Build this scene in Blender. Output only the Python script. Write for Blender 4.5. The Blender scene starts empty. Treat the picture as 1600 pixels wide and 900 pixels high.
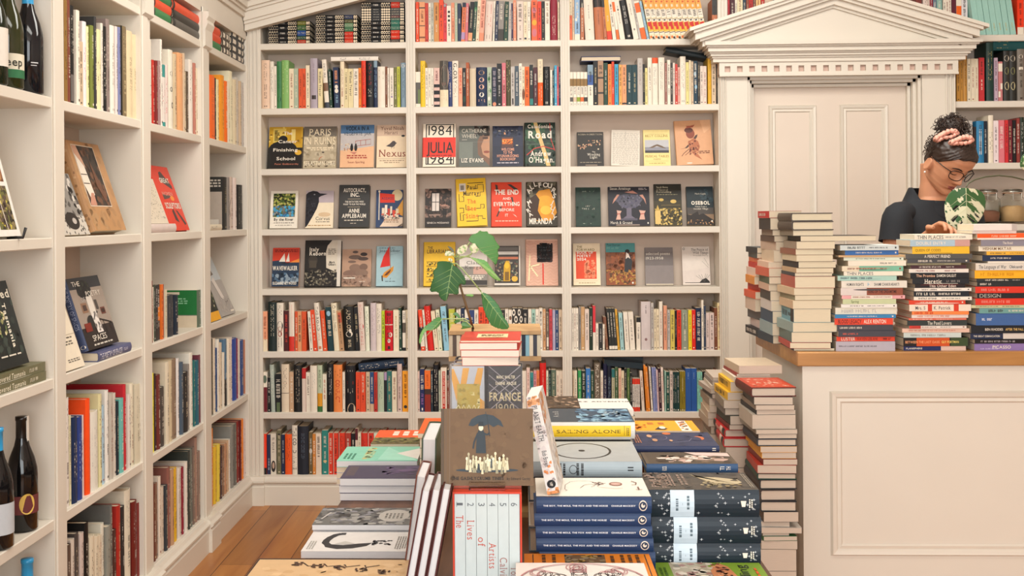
import bpy, math, random
from mathutils import Vector, Matrix
C = bpy.context.scene.collection
SC = bpy.context.scene
# ---------------------------------------------------------------- camera
FPX, CU, CV, YAW, ROLL, EYE = 1800.0, 751.6, 339.7, 0.0335, 0.0072, 1.39
_r0 = Vector((math.cos(YAW), math.sin(YAW), 0)); _d0 = Vector((0, 0, -1))
FWD = Vector((-math.sin(YAW), math.cos(YAW), 0))
RGT = _r0*math.cos(ROLL) + _d0*math.sin(ROLL)
DWN = -_r0*math.sin(ROLL) + _d0*math.cos(ROLL)
CAM = Vector((0, 0, EYE))
cd = bpy.data.cameras.new('camera'); cam = bpy.data.objects.new('camera', cd); C.objects.link(cam)
cd.sensor_width = 36; cd.lens = 36*FPX/1600
cd.shift_x = -(CU-800)/1600; cd.shift_y = (CV-450)/1600
cd.clip_start = 0.05
cam.matrix_world = Matrix(((RGT.x, -DWN.x, -FWD.x, CAM.x), (RGT.y, -DWN.y, -FWD.y, CAM.y), (RGT.z, -DWN.z, -FWD.z, CAM.z), (0, 0, 0, 1)))
SC.camera = cam
# ---------------------------------------------------------------- light
SC.view_settings.view_transform = 'Standard'; SC.view_settings.look = 'None'
SC.view_settings.gamma = 1; SC.view_settings.use_curve_mapping = False
SC.view_settings.exposure = 0.0
w = bpy.data.worlds.new('world'); SC.world = w; w.use_nodes = True
w.node_tree.nodes['Background'].inputs[0].default_value = (0.9, 0.95, 1.0, 1); w.node_tree.nodes['Background'].inputs[1].default_value = 1.0
def area(name, loc, target, sx, sy, power, col):
    l = bpy.data.lights.new(name, 'AREA'); l.shape = 'RECTANGLE'; l.size = sx; l.size_y = sy; l.energy = power; l.color = col
    o = bpy.data.objects.new(name, l); C.objects.link(o); o.location = loc
    o.rotation_euler = (Vector(target)-Vector(loc)).to_track_quat('-Z', 'Y').to_euler()
    return o
area('shop_window_daylight', (0.3, -1.75, 1.75), (0.3, 6, 1.35), 3.6, 2.2, 155, (0.95, 0.99, 1.0))
area('ceiling_light_front', (-0.1, 1.6, 2.93), (-0.1, 2.3, 0), 1.6, 0.5, 22, (1.0, 0.98, 0.91))
area('ceiling_light_middle', (0.5, 3.7, 2.93), (0.5, 4.1, 0), 2.6, 0.7, 70, (1.0, 0.975, 0.9))
# ---------------------------------------------------------------- picture geometry -> place
def ray(u, v):
    a, b = (u-CU)/FPX, (v-CV)/FPX
    return FWD + RGT*a + DWN*b
def onY(u, v, Y):
    d = ray(u, v); return CAM + d*(Y/d.y)
def onX(u, v, X):
    d = ray(u, v); return CAM + d*(X/d.x)
def onZ(u, v, Z):
    d = ray(u, v); return CAM + d*((Z-EYE)/d.z)
# ---------------------------------------------------------------- materials
PAL = dict(wh='e6dccb', cr='e3d3b4', iv='dfd0a2', be='cdb598', tn='b9906a', pk='d8a294', pw='dccabd', sa='d98a6a', ph='df9a6c', oo='d8552b', rd='c4291d', rr='d83a22',
  ro='e2491f', or_='e07a26', yo='eaa32c', ye='e6bf2e', py='ddd08a', li='b5b83c', gn='3c7a48', lg='7fae62', dg='1f3f30', ol='6b6a3a', og='8a8764', sg='a3b19a', mt='9cc2b2', te='2a7a74', td='173a40',
  nv='1f2c49', ni='232a3e', bl='2f5f9c', cb='3c9cc0', lb='93b8cc', bg='7f96a6', sl='44525e', bk='17181a', ch='2d2c2d', gy='8a847e', lt='b9b3ac', dk='3c3733', br='7a4a30', bn='5b4030', lv='a99ea8', pu='7a6498', mg='6e2230', mr='8c2436', gd='b58238', pp='c86f78', go='c08a3a')
NAME = dict(wh='white', cr='cream', iv='ivory', be='beige', tn='tan', pk='dusty pink', pw='pinkish white', sa='salmon', ph='peach', oo='burnt orange', rd='red', rr='bright red', ro='orange red', or_='orange', yo='amber yellow', ye='yellow', py='pale yellow',
  li='lime', gn='green', lg='leaf green', dg='dark green', ol='olive', og='khaki grey', sg='sage', mt='mint', te='teal', td='dark teal', nv='navy', ni='midnight blue', bl='blue', cb='bright blue', lb='light blue', bg='blue grey', sl='slate', bk='black', ch='charcoal', gy='grey',
  lt='light grey', dk='dark brown grey', br='brown', bn='dark brown', lv='lavender grey', pu='purple', mg='maroon', mr='crimson', gd='golden brown', pp='pink', go='gold')
PAL['or'] = PAL['or_']; NAME['or'] = 'orange'
def lin(c):
    c /= 255.0
    return c/12.92 if c <= 0.04045 else ((c+0.055)/1.055)**2.4
def rgb(h):
    h = PAL.get(h, h).lstrip('#')
    return tuple(lin(int(h[i:i+2], 16)) for i in (0, 2, 4))
MATS = {}
def M(h, rough=0.5, kind='print', **kw):
    key = (h, rough, kind)
    if key in MATS: return MATS[key]
    m = bpy.data.materials.new(kind+'_'+str(h)); m.use_nodes = True
    nt = m.node_tree; p = nt.nodes['Principled BSDF']; c = rgb(h)
    p.inputs['Roughness'].default_value = rough
    tc = nt.nodes.new('ShaderNodeTexCoord'); n = nt.nodes.new('ShaderNodeTexNoise'); r = nt.nodes.new('ShaderNodeMix'); r.data_type = 'RGBA'
    n.inputs['Scale'].default_value = {'paint': 6, 'paper': 60}.get(kind, 45); n.inputs['Detail'].default_value = 2
    if kind == 'paper':
        mp = nt.nodes.new('ShaderNodeMapping'); mp.inputs['Scale'].default_value = (40, 0.6, 0.6); nt.links.new(tc.outputs['Object'], mp.inputs[0]); nt.links.new(mp.outputs[0], n.inputs['Vector'])
        lo, hi = 0.78, 1.05
    else:
        nt.links.new(tc.outputs['Object'], n.inputs['Vector']); lo, hi = (0.975, 1.02) if kind == 'paint' else (0.9, 1.06)
    r.inputs[6].default_value = tuple(min(1, x*lo) for x in c)+(1,); r.inputs[7].default_value = tuple(min(1, x*hi) for x in c)+(1,)
    nt.links.new(n.outputs['Fac'], r.inputs[0]); nt.links.new(r.outputs[2], p.inputs['Base Color'])
    if kind == 'print': p.inputs['Specular IOR Level'].default_value = 0.28
    for k, v in kw.items(): p.inputs[k].default_value = v
    MATS[key] = m; return m
PAINT = lambda: M('d9d1c3', 0.42, 'paint')
WALLC = lambda: M('d6c6b8', 0.6, 'paint')
PAPER = lambda: M('d8c8ae', 0.8, 'paper')
PAPERW = lambda: M('d4d2d2', 0.8, 'paper')
def wood(name, c1, c2, scale=(3, 40, 40), rough=0.4, plank=None):
    if name in MATS: return MATS[name]
    m = bpy.data.materials.new(name); m.use_nodes = True; nt = m.node_tree; p = nt.nodes['Principled BSDF']; p.inputs['Roughness'].default_value = rough
    tc = nt.nodes.new('ShaderNodeTexCoord'); mp = nt.nodes.new('ShaderNodeMapping'); mp.inputs['Scale'].default_value = scale
    n = nt.nodes.new('ShaderNodeTexNoise'); n.inputs['Scale'].default_value = 1.0; n.inputs['Detail'].default_value = 6; n.inputs['Distortion'].default_value = 0.6
    cr = nt.nodes.new('ShaderNodeValToRGB'); cr.color_ramp.elements[0].color = rgb(c1)+(1,); cr.color_ramp.elements[1].color = rgb(c2)+(1,); cr.color_ramp.elements[0].position = 0.3; cr.color_ramp.elements[1].position = 0.7
    nt.links.new(tc.outputs['Object'], mp.inputs[0]); nt.links.new(mp.outputs[0], n.inputs['Vector']); nt.links.new(n.outputs['Fac'], cr.inputs[0])
    out = cr.outputs[0]
    if plank:
        br = nt.nodes.new('ShaderNodeTexBrick'); mp2 = nt.nodes.new('ShaderNodeMapping'); mp2.inputs['Rotation'].default_value = (0, 0, math.pi/2)
        br.inputs['Scale'].default_value = 1; br.inputs['Brick Width'].default_value = 2.3; br.inputs['Row Height'].default_value = plank; br.inputs['Mortar Size'].default_value = 0.002; br.inputs['Mortar Smooth'].default_value = 0.3
        br.inputs['Color1'].default_value = (0.62, 0.60, 0.58, 1); br.inputs['Color2'].default_value = (1.08, 1.05, 1.0, 1); br.inputs['Mortar'].default_value = (0.12, 0.08, 0.06, 1); br.offset = 0.37
        nt.links.new(tc.outputs['Object'], mp2.inputs[0]); nt.links.new(mp2.outputs[0], br.inputs['Vector'])
        mx = nt.nodes.new('ShaderNodeMix'); mx.data_type = 'RGBA'; mx.blend_type = 'MULTIPLY'; mx.inputs[0].default_value = 1
        nt.links.new(out, mx.inputs[6]); nt.links.new(br.outputs['Color'], mx.inputs[7]); out = mx.outputs[2]
    nt.links.new(out, p.inputs['Base Color']); MATS[name] = m; return m
def glass(name, col=(1, 1, 1), rough=0.02, ior=1.45, alpha=None):
    if name in MATS: return MATS[name]
    m = bpy.data.materials.new(name); m.use_nodes = True; p = m.node_tree.nodes['Principled BSDF']
    p.inputs['Base Color'].default_value = col+(1,); p.inputs['Roughness'].default_value = rough; p.inputs['IOR'].default_value = ior; p.inputs['Transmission Weight'].default_value = 1.0
    if alpha: p.inputs['Alpha'].default_value = alpha
    MATS[name] = m; return m
# ---------------------------------------------------------------- mesh builder
class MB:
    def __init__(s): s.v = []; s.f = []; s.m = []; s.mats = []; s.sm = []
    def mi(s, m):
        if m not in s.mats: s.mats.append(m)
        return s.mats.index(m)
    def add(s, vs, fs, m, smooth=False):
        o = len(s.v); k = s.mi(m); s.v.extend([tuple(x) for x in vs])
        for f in fs: s.f.append([o+i for i in f]); s.m.append(k); s.sm.append(smooth)
    def box(s, a, b, m):
        (x0, y0, z0), (x1, y1, z1) = a, b
        s.add([(x0, y0, z0), (x1, y0, z0), (x1, y1, z0), (x0, y1, z0), (x0, y0, z1), (x1, y0, z1), (x1, y1, z1), (x0, y1, z1)],
              [(0, 3, 2, 1), (4, 5, 6, 7), (0, 1, 5, 4), (1, 2, 6, 5), (2, 3, 7, 6), (3, 0, 4, 7)], m)
    def cbox(s, a, b, m, c=0.002):      # box with chamfered edges: octagon prisms on the long axis
        (x0, y0, z0), (x1, y1, z1) = a, b
        d = [x1-x0, y1-y0, z1-z0]; ax = d.index(max(d)); o = [i for i in range(3) if i != ax]
        lo, hi = (a[o[0]], a[o[1]]), (b[o[0]], b[o[1]])
        pr = [(lo[0]+c, lo[1]), (hi[0]-c, lo[1]), (hi[0], lo[1]+c), (hi[0], hi[1]-c), (hi[0]-c, hi[1]), (lo[0]+c, hi[1]), (lo[0], hi[1]-c), (lo[0], lo[1]+c)]
        vs = []
        for t in (a[ax], b[ax]):
            for p in pr:
                q = [0, 0, 0]; q[ax] = t; q[o[0]] = p[0]; q[o[1]] = p[1]; vs.append(q)
        s.add(vs, [(i, (i+1) % 8, 8+(i+1) % 8, 8+i) for i in range(8)]+[tuple(range(8)), tuple(range(8, 16))], m)
    def prism(s, prof, fn, t0, t1, m):  # profile (p,q) swept from t0 to t1; fn(p,q,t)->xyz
        n = len(prof); vs = [fn(p, q, t) for t in (t0, t1) for p, q in prof]
        s.add(vs, [(i, (i+1) % n, n+(i+1) % n, n+i) for i in range(n)]+[tuple(range(n)), tuple(range(n, 2*n))], m)
    def tube(s, pts, r, m, n=8, cap=True, smooth=True):
        pts = [Vector(p) for p in pts]; k = len(pts); R = r if isinstance(r, (list, tuple)) else [r]*k
        vs = []; ref = None
        for i, p in enumerate(pts):
            t = (pts[min(i+1, k-1)]-pts[max(i-1, 0)]).normalized()
            if ref is None: ref = t.orthogonal().normalized()
            ref = (ref - t*ref.dot(t))
            ref = ref.normalized() if ref.length > 1e-6 else t.orthogonal().normalized()
            b = t.cross(ref)
            for j in range(n):
                a = 2*math.pi*j/n; vs.append(p+(ref*math.cos(a)+b*math.sin(a))*R[i])
        fs = [(i*n+j, i*n+(j+1) % n, (i+1)*n+(j+1) % n, (i+1)*n+j) for i in range(k-1) for j in range(n)]
        if cap: fs += [tuple(range(n))[::-1], tuple(range((k-1)*n, k*n))]
        s.add(vs, fs, m, smooth)
    def lathe(s, prof, m, n=24, c=(0, 0, 0), smooth=True, a0=0, a1=None):
        full = a1 is None; a1 = 2*math.pi if full else a1; k = n if full else n+1; vs = []
        for r, z in prof:
            for j in range(k):
                a = a0+(a1-a0)*j/n; vs.append((c[0]+r*math.cos(a), c[1]+r*math.sin(a), c[2]+z))
        fs = [(i*k+j, i*k+(j+1) % k, (i+1)*k+(j+1) % k, (i+1)*k+j) for i in range(len(prof)-1) for j in range(n)]
        s.add(vs, fs, m, smooth)
    def build(s, name, parent=None, fix=False):
        me = bpy.data.meshes.new(name); me.from_pydata(s.v, [], s.f)
        for m in s.mats: me.materials.append(m)
        me.polygons.foreach_set('material_index', s.m); me.polygons.foreach_set('use_smooth', s.sm)
        if fix:
            import bmesh
            bm = bmesh.new(); bm.from_mesh(me); bmesh.ops.recalc_face_normals(bm, faces=bm.faces); bm.to_mesh(me); bm.free()
        me.update(); o = bpy.data.objects.new(name, me); C.objects.link(o)
        if parent: o.parent = parent
        return o
def tag(o, label, cat, group=None):
    o['label'] = label; o['category'] = cat
    if group: o['group'] = group
    return o
def empty(name, loc=(0, 0, 0), label=None, cat=None, group=None, mat=None):
    o = bpy.data.objects.new(name, None); C.objects.link(o); o.empty_display_size = 0.05
    if mat is not None: o.matrix_world = mat
    else: o.location = loc
    if label: tag(o, label, cat, group)
    return o
def struct(o): o['kind'] = 'structure'; return o
def frame(o, ex, ey, ez): return Matrix(((ex[0], ey[0], ez[0], o[0]), (ex[1], ey[1], ez[1], o[1]), (ex[2], ey[2], ez[2], o[2]), (0, 0, 0, 1)))
# ---------------------------------------------------------------- lettering from Blender's own font
GL = {}
SERIF = {'A': 'b0b1', 'B': 'b.12t.12', 'D': 'b.12t.12', 'E': 'b.12t.12', 'F': 'b.12t.12', 'H': 'b.1b.9t.1t.9', 'I': 'b.5t.5', 'K': 'b.1b.95t.1t.9', 'L': 'b.12t.12', 'M': 'b.08b.92t.08t.92', 'N': 'b.1t.1t.9', 'P': 'b.12t.12', 'R': 'b.12b.95t.12',
  'T': 'b.5', 'U': 't.1t.9', 'V': 't0t1', 'W': 't0t1', 'X': 'b0b1t0t1', 'Y': 'b.5t0t1', 'i': 'b.5', 'l': 'b.5t.5', 'h': 'b.1b.9t.1', 'n': 'b.1b.9', 'm': 'b.05b.5b.95', 'r': 'b.2', 'f': 'b.4', 'x': 'b0b1', 'k': 'b.1b.9t.1', 'u': 'b.9', 'd': 'b.9t.9', '1': 'b.6'}
def glyph(ch, bold):
    k = (ch, bold)
    if k in GL: return GL[k]
    cu = bpy.data.curves.new('g', 'FONT'); cu.body = ch; cu.resolution_u = 3; cu.fill_mode = 'FRONT'; cu.offset = bold
    o = bpy.data.objects.new('g', cu); C.objects.link(o); dg = bpy.context.evaluated_depsgraph_get(); me = o.evaluated_get(dg).to_mesh()
    vs = [(v.co.x, v.co.y) for v in me.vertices]; fs = [tuple(p.vertices) for p in me.polygons]
    o.evaluated_get(dg).to_mesh_clear(); C.objects.unlink(o); bpy.data.objects.remove(o); bpy.data.curves.remove(cu)
    if vs: x0 = min(v[0] for v in vs); wd = max(v[0] for v in vs)-x0; vs = [(v[0]-x0, v[1]) for v in vs]
    else: wd = 0.3
    GL[k] = (vs, fs, wd); return GL[k]
def letters(s, bold=0.0, serif=False, sp=0.09):
    V = []; F = []; x = 0.0
    for ch in s:
        if ch == ' ': x += 0.33; continue
        vs, fs, wd = glyph(ch, bold); o = len(V)
        V += [(v[0]+x, v[1]) for v in vs]; F += [tuple(o+i for i in f) for f in fs]
        if serif and ch in SERIF:
            code = SERIF[ch]; i = 0; top = max(v[1] for v in vs)
            import re
            for kk, fr in re.findall(r'([bt])([\d.]+)', code):
                cx = x+float(fr)*wd; y0 = 0.0 if kk == 'b' else top-0.045; o = len(V)
                V += [(cx-0.1, y0), (cx+0.1, y0), (cx+0.1, y0+0.045), (cx-0.1, y0+0.045)]; F.append((o, o+1, o+2, o+3))
        x += wd+sp*(1.5 if serif else 1)
    return V, F, max(0.01, x-sp)
class Canvas:                       # flat printed design in metres, later wrapped on a face
    def __init__(s, w, h, spine=False): s.w = w; s.h = h; s.L = []; s.k = 0; s.spine = spine
    def put(s, pts, faces, col): s.L.append((pts, faces, col, s.k)); s.k += 1
    def draw(s, ds):
        for d in ds:
            k = d[0]; w, h = s.w, s.h
            if k == 'r':
                _, a0, b0, a1, b1, c = d; n = 5 if s.spine and abs(a1-a0) > 0.5 else 1
                pts = []; fs = []
                for i in range(n+1):
                    a = a0+(a1-a0)*i/n; pts += [(a*w, b0*h), (a*w, b1*h)]
                fs = [(2*i, 2*i+2, 2*i+3, 2*i+1) for i in range(n)]
                s.put(pts, fs, c)
            elif k == 'p': s.put([(a*w, b*h) for a, b in d[1]], [tuple(range(len(d[1])))], d[2])
            elif k == 'e':
                _, a, b, ra, rb, c = d; n = 22
                s.put([(a*w+ra*w*math.cos(t*2*math.pi/n), b*h+rb*h*math.sin(t*2*math.pi/n)) for t in range(n)], [tuple(range(n))], c)
            elif k == 'o':          # ring
                _, a, b, ra, rb, th, c = d; n = 30; pts = []
                for t in range(n):
                    q = t*2*math.pi/n; pts += [(a*w+ra*w*math.cos(q), b*h+rb*h*math.sin(q)), (a*w+ra*w*(1-th)*math.cos(q), b*h+rb*h*(1-th)*math.sin(q))]
                s.put(pts, [(2*i, (2*i+2) % (2*n), (2*i+3) % (2*n), 2*i+1) for i in range(n)], c)
            elif k == 'l':
                _, pl, wd, c = d; P = [Vector((a*w, b*h)) for a, b in pl]; hw = wd*h/2; pts = []
                for i, p in enumerate(P):
                    t = P[min(i+1, len(P)-1)]-P[max(i-1, 0)]; t = t.normalized() if t.length > 0 else Vector((1, 0)); nn = Vector((-t.y, t.x))*hw
                    pts += [tuple(p+nn), tuple(p-nn)]
                s.put(pts, [(2*i, 2*i+1, 2*i+3, 2*i+2) for i in range(len(P)-1)], c)
            elif k == 't':
                _, tx, a, b, sz, c = d[:6]; o = d[6] if len(d) > 6 else {}
                V, F, W = letters(tx, o.get('bold', 0.0), o.get('serif', False), o.get('sp', 0.09)); S = sz*h/0.72; sx = S
                if 'w' in o: sx = o['w']*(h if o.get('rot', s.spine and not o.get('h')) else w)/W
                al = o.get('al', 'c'); off = -W*sx/2 if al == 'c' else (-W*sx if al == 'r' else 0)
                if s.spine and not o.get('h'): pts = [(a*w+(y-0.36)*S, b*h-(x*sx+off)) for x, y in V]
                else:
                    an = math.radians(o.get('ang', 0)); ca, sa_ = math.cos(an), math.sin(an)
                    pts = [(a*w+(x*sx+off)*ca-y*S*sa_, b*h+(x*sx+off)*sa_+y*S*ca) for x, y in V]
                s.put(pts, F, c)
            elif k == 's':          # rows of print too small to read
                _, a0, b0, a1, b1, n, c = d; R = random.Random(int(1000*(a0+b0*7+b1*3))); V = []; F = []
                for i in range(n):
                    b = b1+(b0-b1)*(i+0.5)/n; lh = abs(b1-b0)/n*0.28; a = a0
                    while a < a1-0.02:
                        e = min(a1, a+R.uniform(0.04, 0.13)); o = len(V)
                        V += [(a*w, (b-lh)*h), (e*w, (b-lh)*h), (e*w, (b+lh)*h), (a*w, (b+lh)*h)]; F.append((o, o+1, o+2, o+3)); a = e+0.025
                s.put(V, F, c)
            elif k == 'n':          # picture texture: irregular patches
                _, a0, b0, a1, b1, cols, n, sz, seed = d; R = random.Random(seed)
                for i, c in enumerate(cols):
                    V = []; F = []
                    for j in range(n//len(cols)):
                        ca, cb = R.uniform(a0, a1), R.uniform(b0, b1); o = len(V); m = R.choice((5, 6, 7)); q0 = R.uniform(0, 6)
                        for t in range(m):
                            q = q0+t*2*math.pi/m; rr = sz*R.uniform(0.5, 1.2)
                            V.append((min(a1, max(a0, ca+rr*math.cos(q)*h/w))*w, min(b1, max(b0, cb+rr*math.sin(q)))*h))
                        F.append(tuple(range(o, o+m)))
                    if F: s.put(V, F, c)
            elif k == 'm':          # spine print too small to read: (bstart, bend, across, col, seed)
                _, bs, be, a, fr, c, seed = d; R = random.Random(seed); V = []; F = []; y = bs*h; x0 = (a-fr/2)*w; x1 = (a+fr/2)*w; lw = min(0.75*fr*w, 0.008)
                while y > be*h+lw:
                    for q in range(R.randint(2, 7)):
                        if y < be*h+lw: break
                        st = lw*0.26; kind = R.random(); bits = []
                        bits.append((x0, x1, y-st, y))
                        if kind < 0.6: bits.append((x0, x1, y-lw*0.75, y-lw*0.75+st))
                        e = R.choice((x0, x1-st, (x0+x1-st)/2)); bits.append((e, e+st, y-lw*0.75, y))
                        for p0, p1, q0, q1 in bits:
                            o = len(V); V += [(p0, q0), (p1, q0), (p1, q1), (p0, q1)]; F.append((o, o+1, o+2, o+3))
                        y -= lw
                    y -= lw*0.8
                if V: s.put(V, F, c)
# ---------------------------------------------------------------- a book
def lum(c): r, g, b = rgb(c); return 0.3*r+0.6*g+0.1*b
def cname(c):
    if c in NAME: return NAME[c]
    r = rgb(c); best = None
    for k, n in NAME.items():
        q = rgb(k); d = sum((math.sqrt(a)-math.sqrt(b))**2 for a, b in zip(r, q))
        if best is None or d < best[0]: best = (d, n)
    return best[1]
SPECS = []
def book(name, label, group, T, D, H, o, ex, ez, col, **kw):
    ex = Vector(ex).normalized(); ez = Vector(ez).normalized(); ey = ez.cross(ex); o = Vector(o)
    us = []; vs = []
    for a in (0, T):
        for b in (0, D):
            for c_ in (0, H):
                p = o+ex*a+ey*b+ez*c_-CAM; y = max(0.3, p.dot(FWD)); us.append(CU+FPX*p.dot(RGT)/y); vs.append(CV+FPX*p.dot(DWN)/y)
    cl = lambda x, a, b: min(b, max(a, x))
    ar = (cl(max(us), 0, 1600)-cl(min(us), 0, 1600))*(cl(max(vs), 0, 900)-cl(min(vs), 0, 900))
    hard = kw.get('hard'); hard = (T > 0.03 or (H > 0.216 and T > 0.015)) if hard is None else hard; kw['hard'] = hard
    if name == 'book': name = 'hardback' if hard else ('booklet' if T < 0.0088 else 'paperback')
    ar -= kw.pop('hid', 0)*1e6
    SPECS.append((name, ar, (name, label, group, T, D, H, o, ex, ez, col), kw))
def flush_books():
    kinds = {}
    for s_ in SPECS: kinds.setdefault(s_[0], []).append(s_)
    for k, L in kinds.items():
        keep = set(id(x) for x in sorted(L, key=lambda x: -x[1])[:298]); st = MB(); print('KIND', k, len(L))
        for s_ in L:
            if id(s_) in keep: make_book(*s_[2], cat=k.replace('_', ' '), **s_[3])
            else: make_book(*s_[2], into=st, **s_[3])
        if st.v:
            o = st.build(k+'_rows'); o['kind'] = 'stuff'; o['label'] = {'paperback': 'slimmest paperbacks filling in between the other books on the shelves'}.get(k, 'smaller %ss in between the other books' % k.replace('_', ' ')); o['category'] = 'books'
def make_book(name, label, group, T, D, H, o, ex, ez, col, spine=(), front=(), back=(), hard=None, paper=None, cat='book', rough=0.45, spcol=None, into=None):
    """T thickness (front cover at +x), D spine to fore-edge (+y), H height (+z); o = corner back cover/spine/foot"""
    ex = Vector(ex).normalized(); ez = Vector(ez).normalized(); ey = ez.cross(ex)
    root = empty(name, label=label, cat=cat, group=group, mat=frame(o, ex, ey, ez)) if into is None else None
    if hard is None: hard = T > 0.03
    c = 0.0028 if hard else 0.0007
    c = min(c, T*0.2); ov = 0.003 if hard else 0.0004
    bulge = min(0.006, T*0.14) if (hard and T > 0.014) else 0.0
    m = M(col, rough); ms = M(spcol, rough) if spcol else m
    def sy(x): return -bulge*(1-(2*x/T-1)**2) if bulge else 0.0
    N = 6 if bulge else 1
    outer = [(0, D)]+[(T*i/N, sy(T*i/N)) for i in range(N+1)]+[(T, D)]
    inner = [(c, D)]+[(c+(T-2*c)*i/N, sy(T*i/N)+c) for i in range(N+1)]+[(T-c, D)]
    mb = MB(); n = len(outer); vs = []
    for z in (0, H):
        vs += [(x, y, z) for x, y in outer]+[(x, y, z) for x, y in inner]
    q = 2*n
    for i in range(n-1):
        mm = ms if 0 < i < n-2 else m
        mb.add([vs[i], vs[i+1], vs[q+i+1], vs[q+i]], [(0, 1, 2, 3)], mm)
        mb.add([vs[n+i+1], vs[n+i], vs[q+n+i], vs[q+n+i+1]], [(0, 1, 2, 3)], m)
        mb.add([vs[i+1], vs[i], vs[n+i], vs[n+i+1]], [(0, 1, 2, 3)], mm)
        mb.add([vs[q+i], vs[q+i+1], vs[q+n+i+1], vs[q+n+i]], [(0, 1, 2, 3)], mm)
    for i in (0, n-1):
        mb.add([vs[i], vs[n+i], vs[q+n+i], vs[q+i]], [(0, 1, 2, 3)], m)
    E = 0.00010
    def wrap(cv, fn):
        for pts, faces, colr, k in cv.L:
            e = 0.0002+E*min(k, 14); mb.add([fn(x, y, e) for x, y in pts], faces, M(colr, rough))
    if spine:
        cv = Canvas(T, H, True); cv.draw(spine); wrap(cv, lambda x, y, e: (x, sy(min(T, max(0, x)))-e, y))
    if front:
        cv = Canvas(D, H); cv.draw(front); wrap(cv, lambda x, y, e: (T+e, x, y))
    if back:
        cv = Canvas(D, H); cv.draw(back); wrap(cv, lambda x, y, e: (-e, D-x, y))
    pb = MB() if into is None else mb
    if into is None: mb.build('cover', root)
    pb.box((c, c+(sy(T/2) if bulge else 0)*0.3, ov), (T-c, D-ov, H-ov), paper or PAPER())
    if into is None: pb.build('page_block', root)
    else:
        F_ = frame(o, ex, ey, ez); o_ = len(into.v)
        into.v.extend(tuple(F_ @ Vector(v)) for v in mb.v)
        into.f.extend([o_+i for i in f] for f in mb.f); into.m.extend(into.mi(mb.mats[k]) for k in mb.m); into.sm.extend(mb.sm)
    return root
ORD = ['first', 'second', 'third', 'fourth', 'fifth', 'sixth', 'seventh', 'eighth', 'ninth', 'tenth', 'eleventh', 'twelfth', 'thirteenth', 'fourteenth', 'fifteenth', 'sixteenth', 'seventeenth', 'eighteenth', 'nineteenth', 'twentieth', 'twenty-first', 'twenty-second', 'twenty-third', 'twenty-fourth',
  'twenty-fifth', 'twenty-sixth', 'twenty-seventh', 'twenty-eighth', 'twenty-ninth', 'thirtieth', 'thirty-first', 'thirty-second', 'thirty-third', 'thirty-fourth', 'thirty-fifth', 'thirty-sixth', 'thirty-seventh', 'thirty-eighth', 'thirty-ninth', 'fortieth', 'forty-first', 'forty-second', 'forty-third', 'forty-fourth', 'forty-fifth', 'forty-sixth', 'forty-seventh', 'forty-eighth', 'forty-ninth', 'fiftieth', 'fifty-first', 'fifty-second', 'fifty-third', 'fifty-fourth', 'fifty-fifth']
def markcol(col, R):
    l = lum(col)
    if l > 0.42: return R.choice(['3a3230', '4a3a34', '5a4a42', '2d2c2d', '8c3a2a', '3c3733'])
    if l > 0.16: return R.choice(['2d2620', 'efe4d0', '3a2a22', 'e8dcc4'])
    return R.choice(['e6dccb', 'd8c8a8', 'c9b68c', 'e6dccb', 'cfcac2'])
def spine_cmds(parts, col, seed):
    """'t TEXT col btop bend frac' | 'r b0 b1 col' | 'a a0 a1 b0 b1 col' | 'e a b ra rb col' | 'n' no print"""
    R = random.Random(seed); out = []; marks = True
    for p in parts:
        w_ = p.split()
        if not w_: continue
        k = w_[0]
        if k == 'n': marks = False
        elif k == 'r': out.append(('r', 0.0, float(w_[1]), 1.0, float(w_[2]), w_[3]))
        elif k == 'a': out.append(('r', float(w_[1]), float(w_[3]), float(w_[2]), float(w_[4]), w_[5]))
        elif k == 'e': out.append(('e', float(w_[1]), float(w_[2]), float(w_[3]), float(w_[4]), w_[5]))
        elif k == 't':
            tx = w_[1].replace('_', ' '); b1, b0, fr = float(w_[3]), float(w_[4]), float(w_[5])
            out.append(('T', tx, b1, b0, fr, w_[2], len(w_) > 6)); marks = False
        elif k == 'k': out.append(('m', float(w_[2]), float(w_[3]), float(w_[4]) if len(w_) > 4 else 0.5, float(w_[5]) if len(w_) > 5 else 0.4, w_[1], seed+len(out))); marks = False
    if marks:
        c = markcol(col, R); t = R.random()
        if t < 0.8:
            s_ = R.uniform(0.82, 0.94); e = R.uniform(0.42, 0.6)
            out.append(('m', s_, e, 0.5, R.uniform(0.3, 0.5), c, seed)); out.append(('m', e-0.06, R.uniform(0.16, 0.26), 0.5, R.uniform(0.22, 0.34), c if R.random() < .6 else markcol(col, R), seed+1))
        else: out.append(('m', 0.8, 0.3, 0.5, 0.3, c, seed))
        if R.random() < 0.7: out.append(('r', 0.33, 0.04, 0.67, 0.065, c))
    return out
def fixT(ds, T, H):
    out = []
    for d in ds:
        if d[0] == 'T':
            _, tx, b1, b0, fr, c, ser = d; out.append(('t', tx, 0.5, (b1+b0)/2, fr*T/H, c, {'w': abs(b1-b0), 'serif': ser, 'bold': 0.012}))
        else: out.append(d)
    return out
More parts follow.
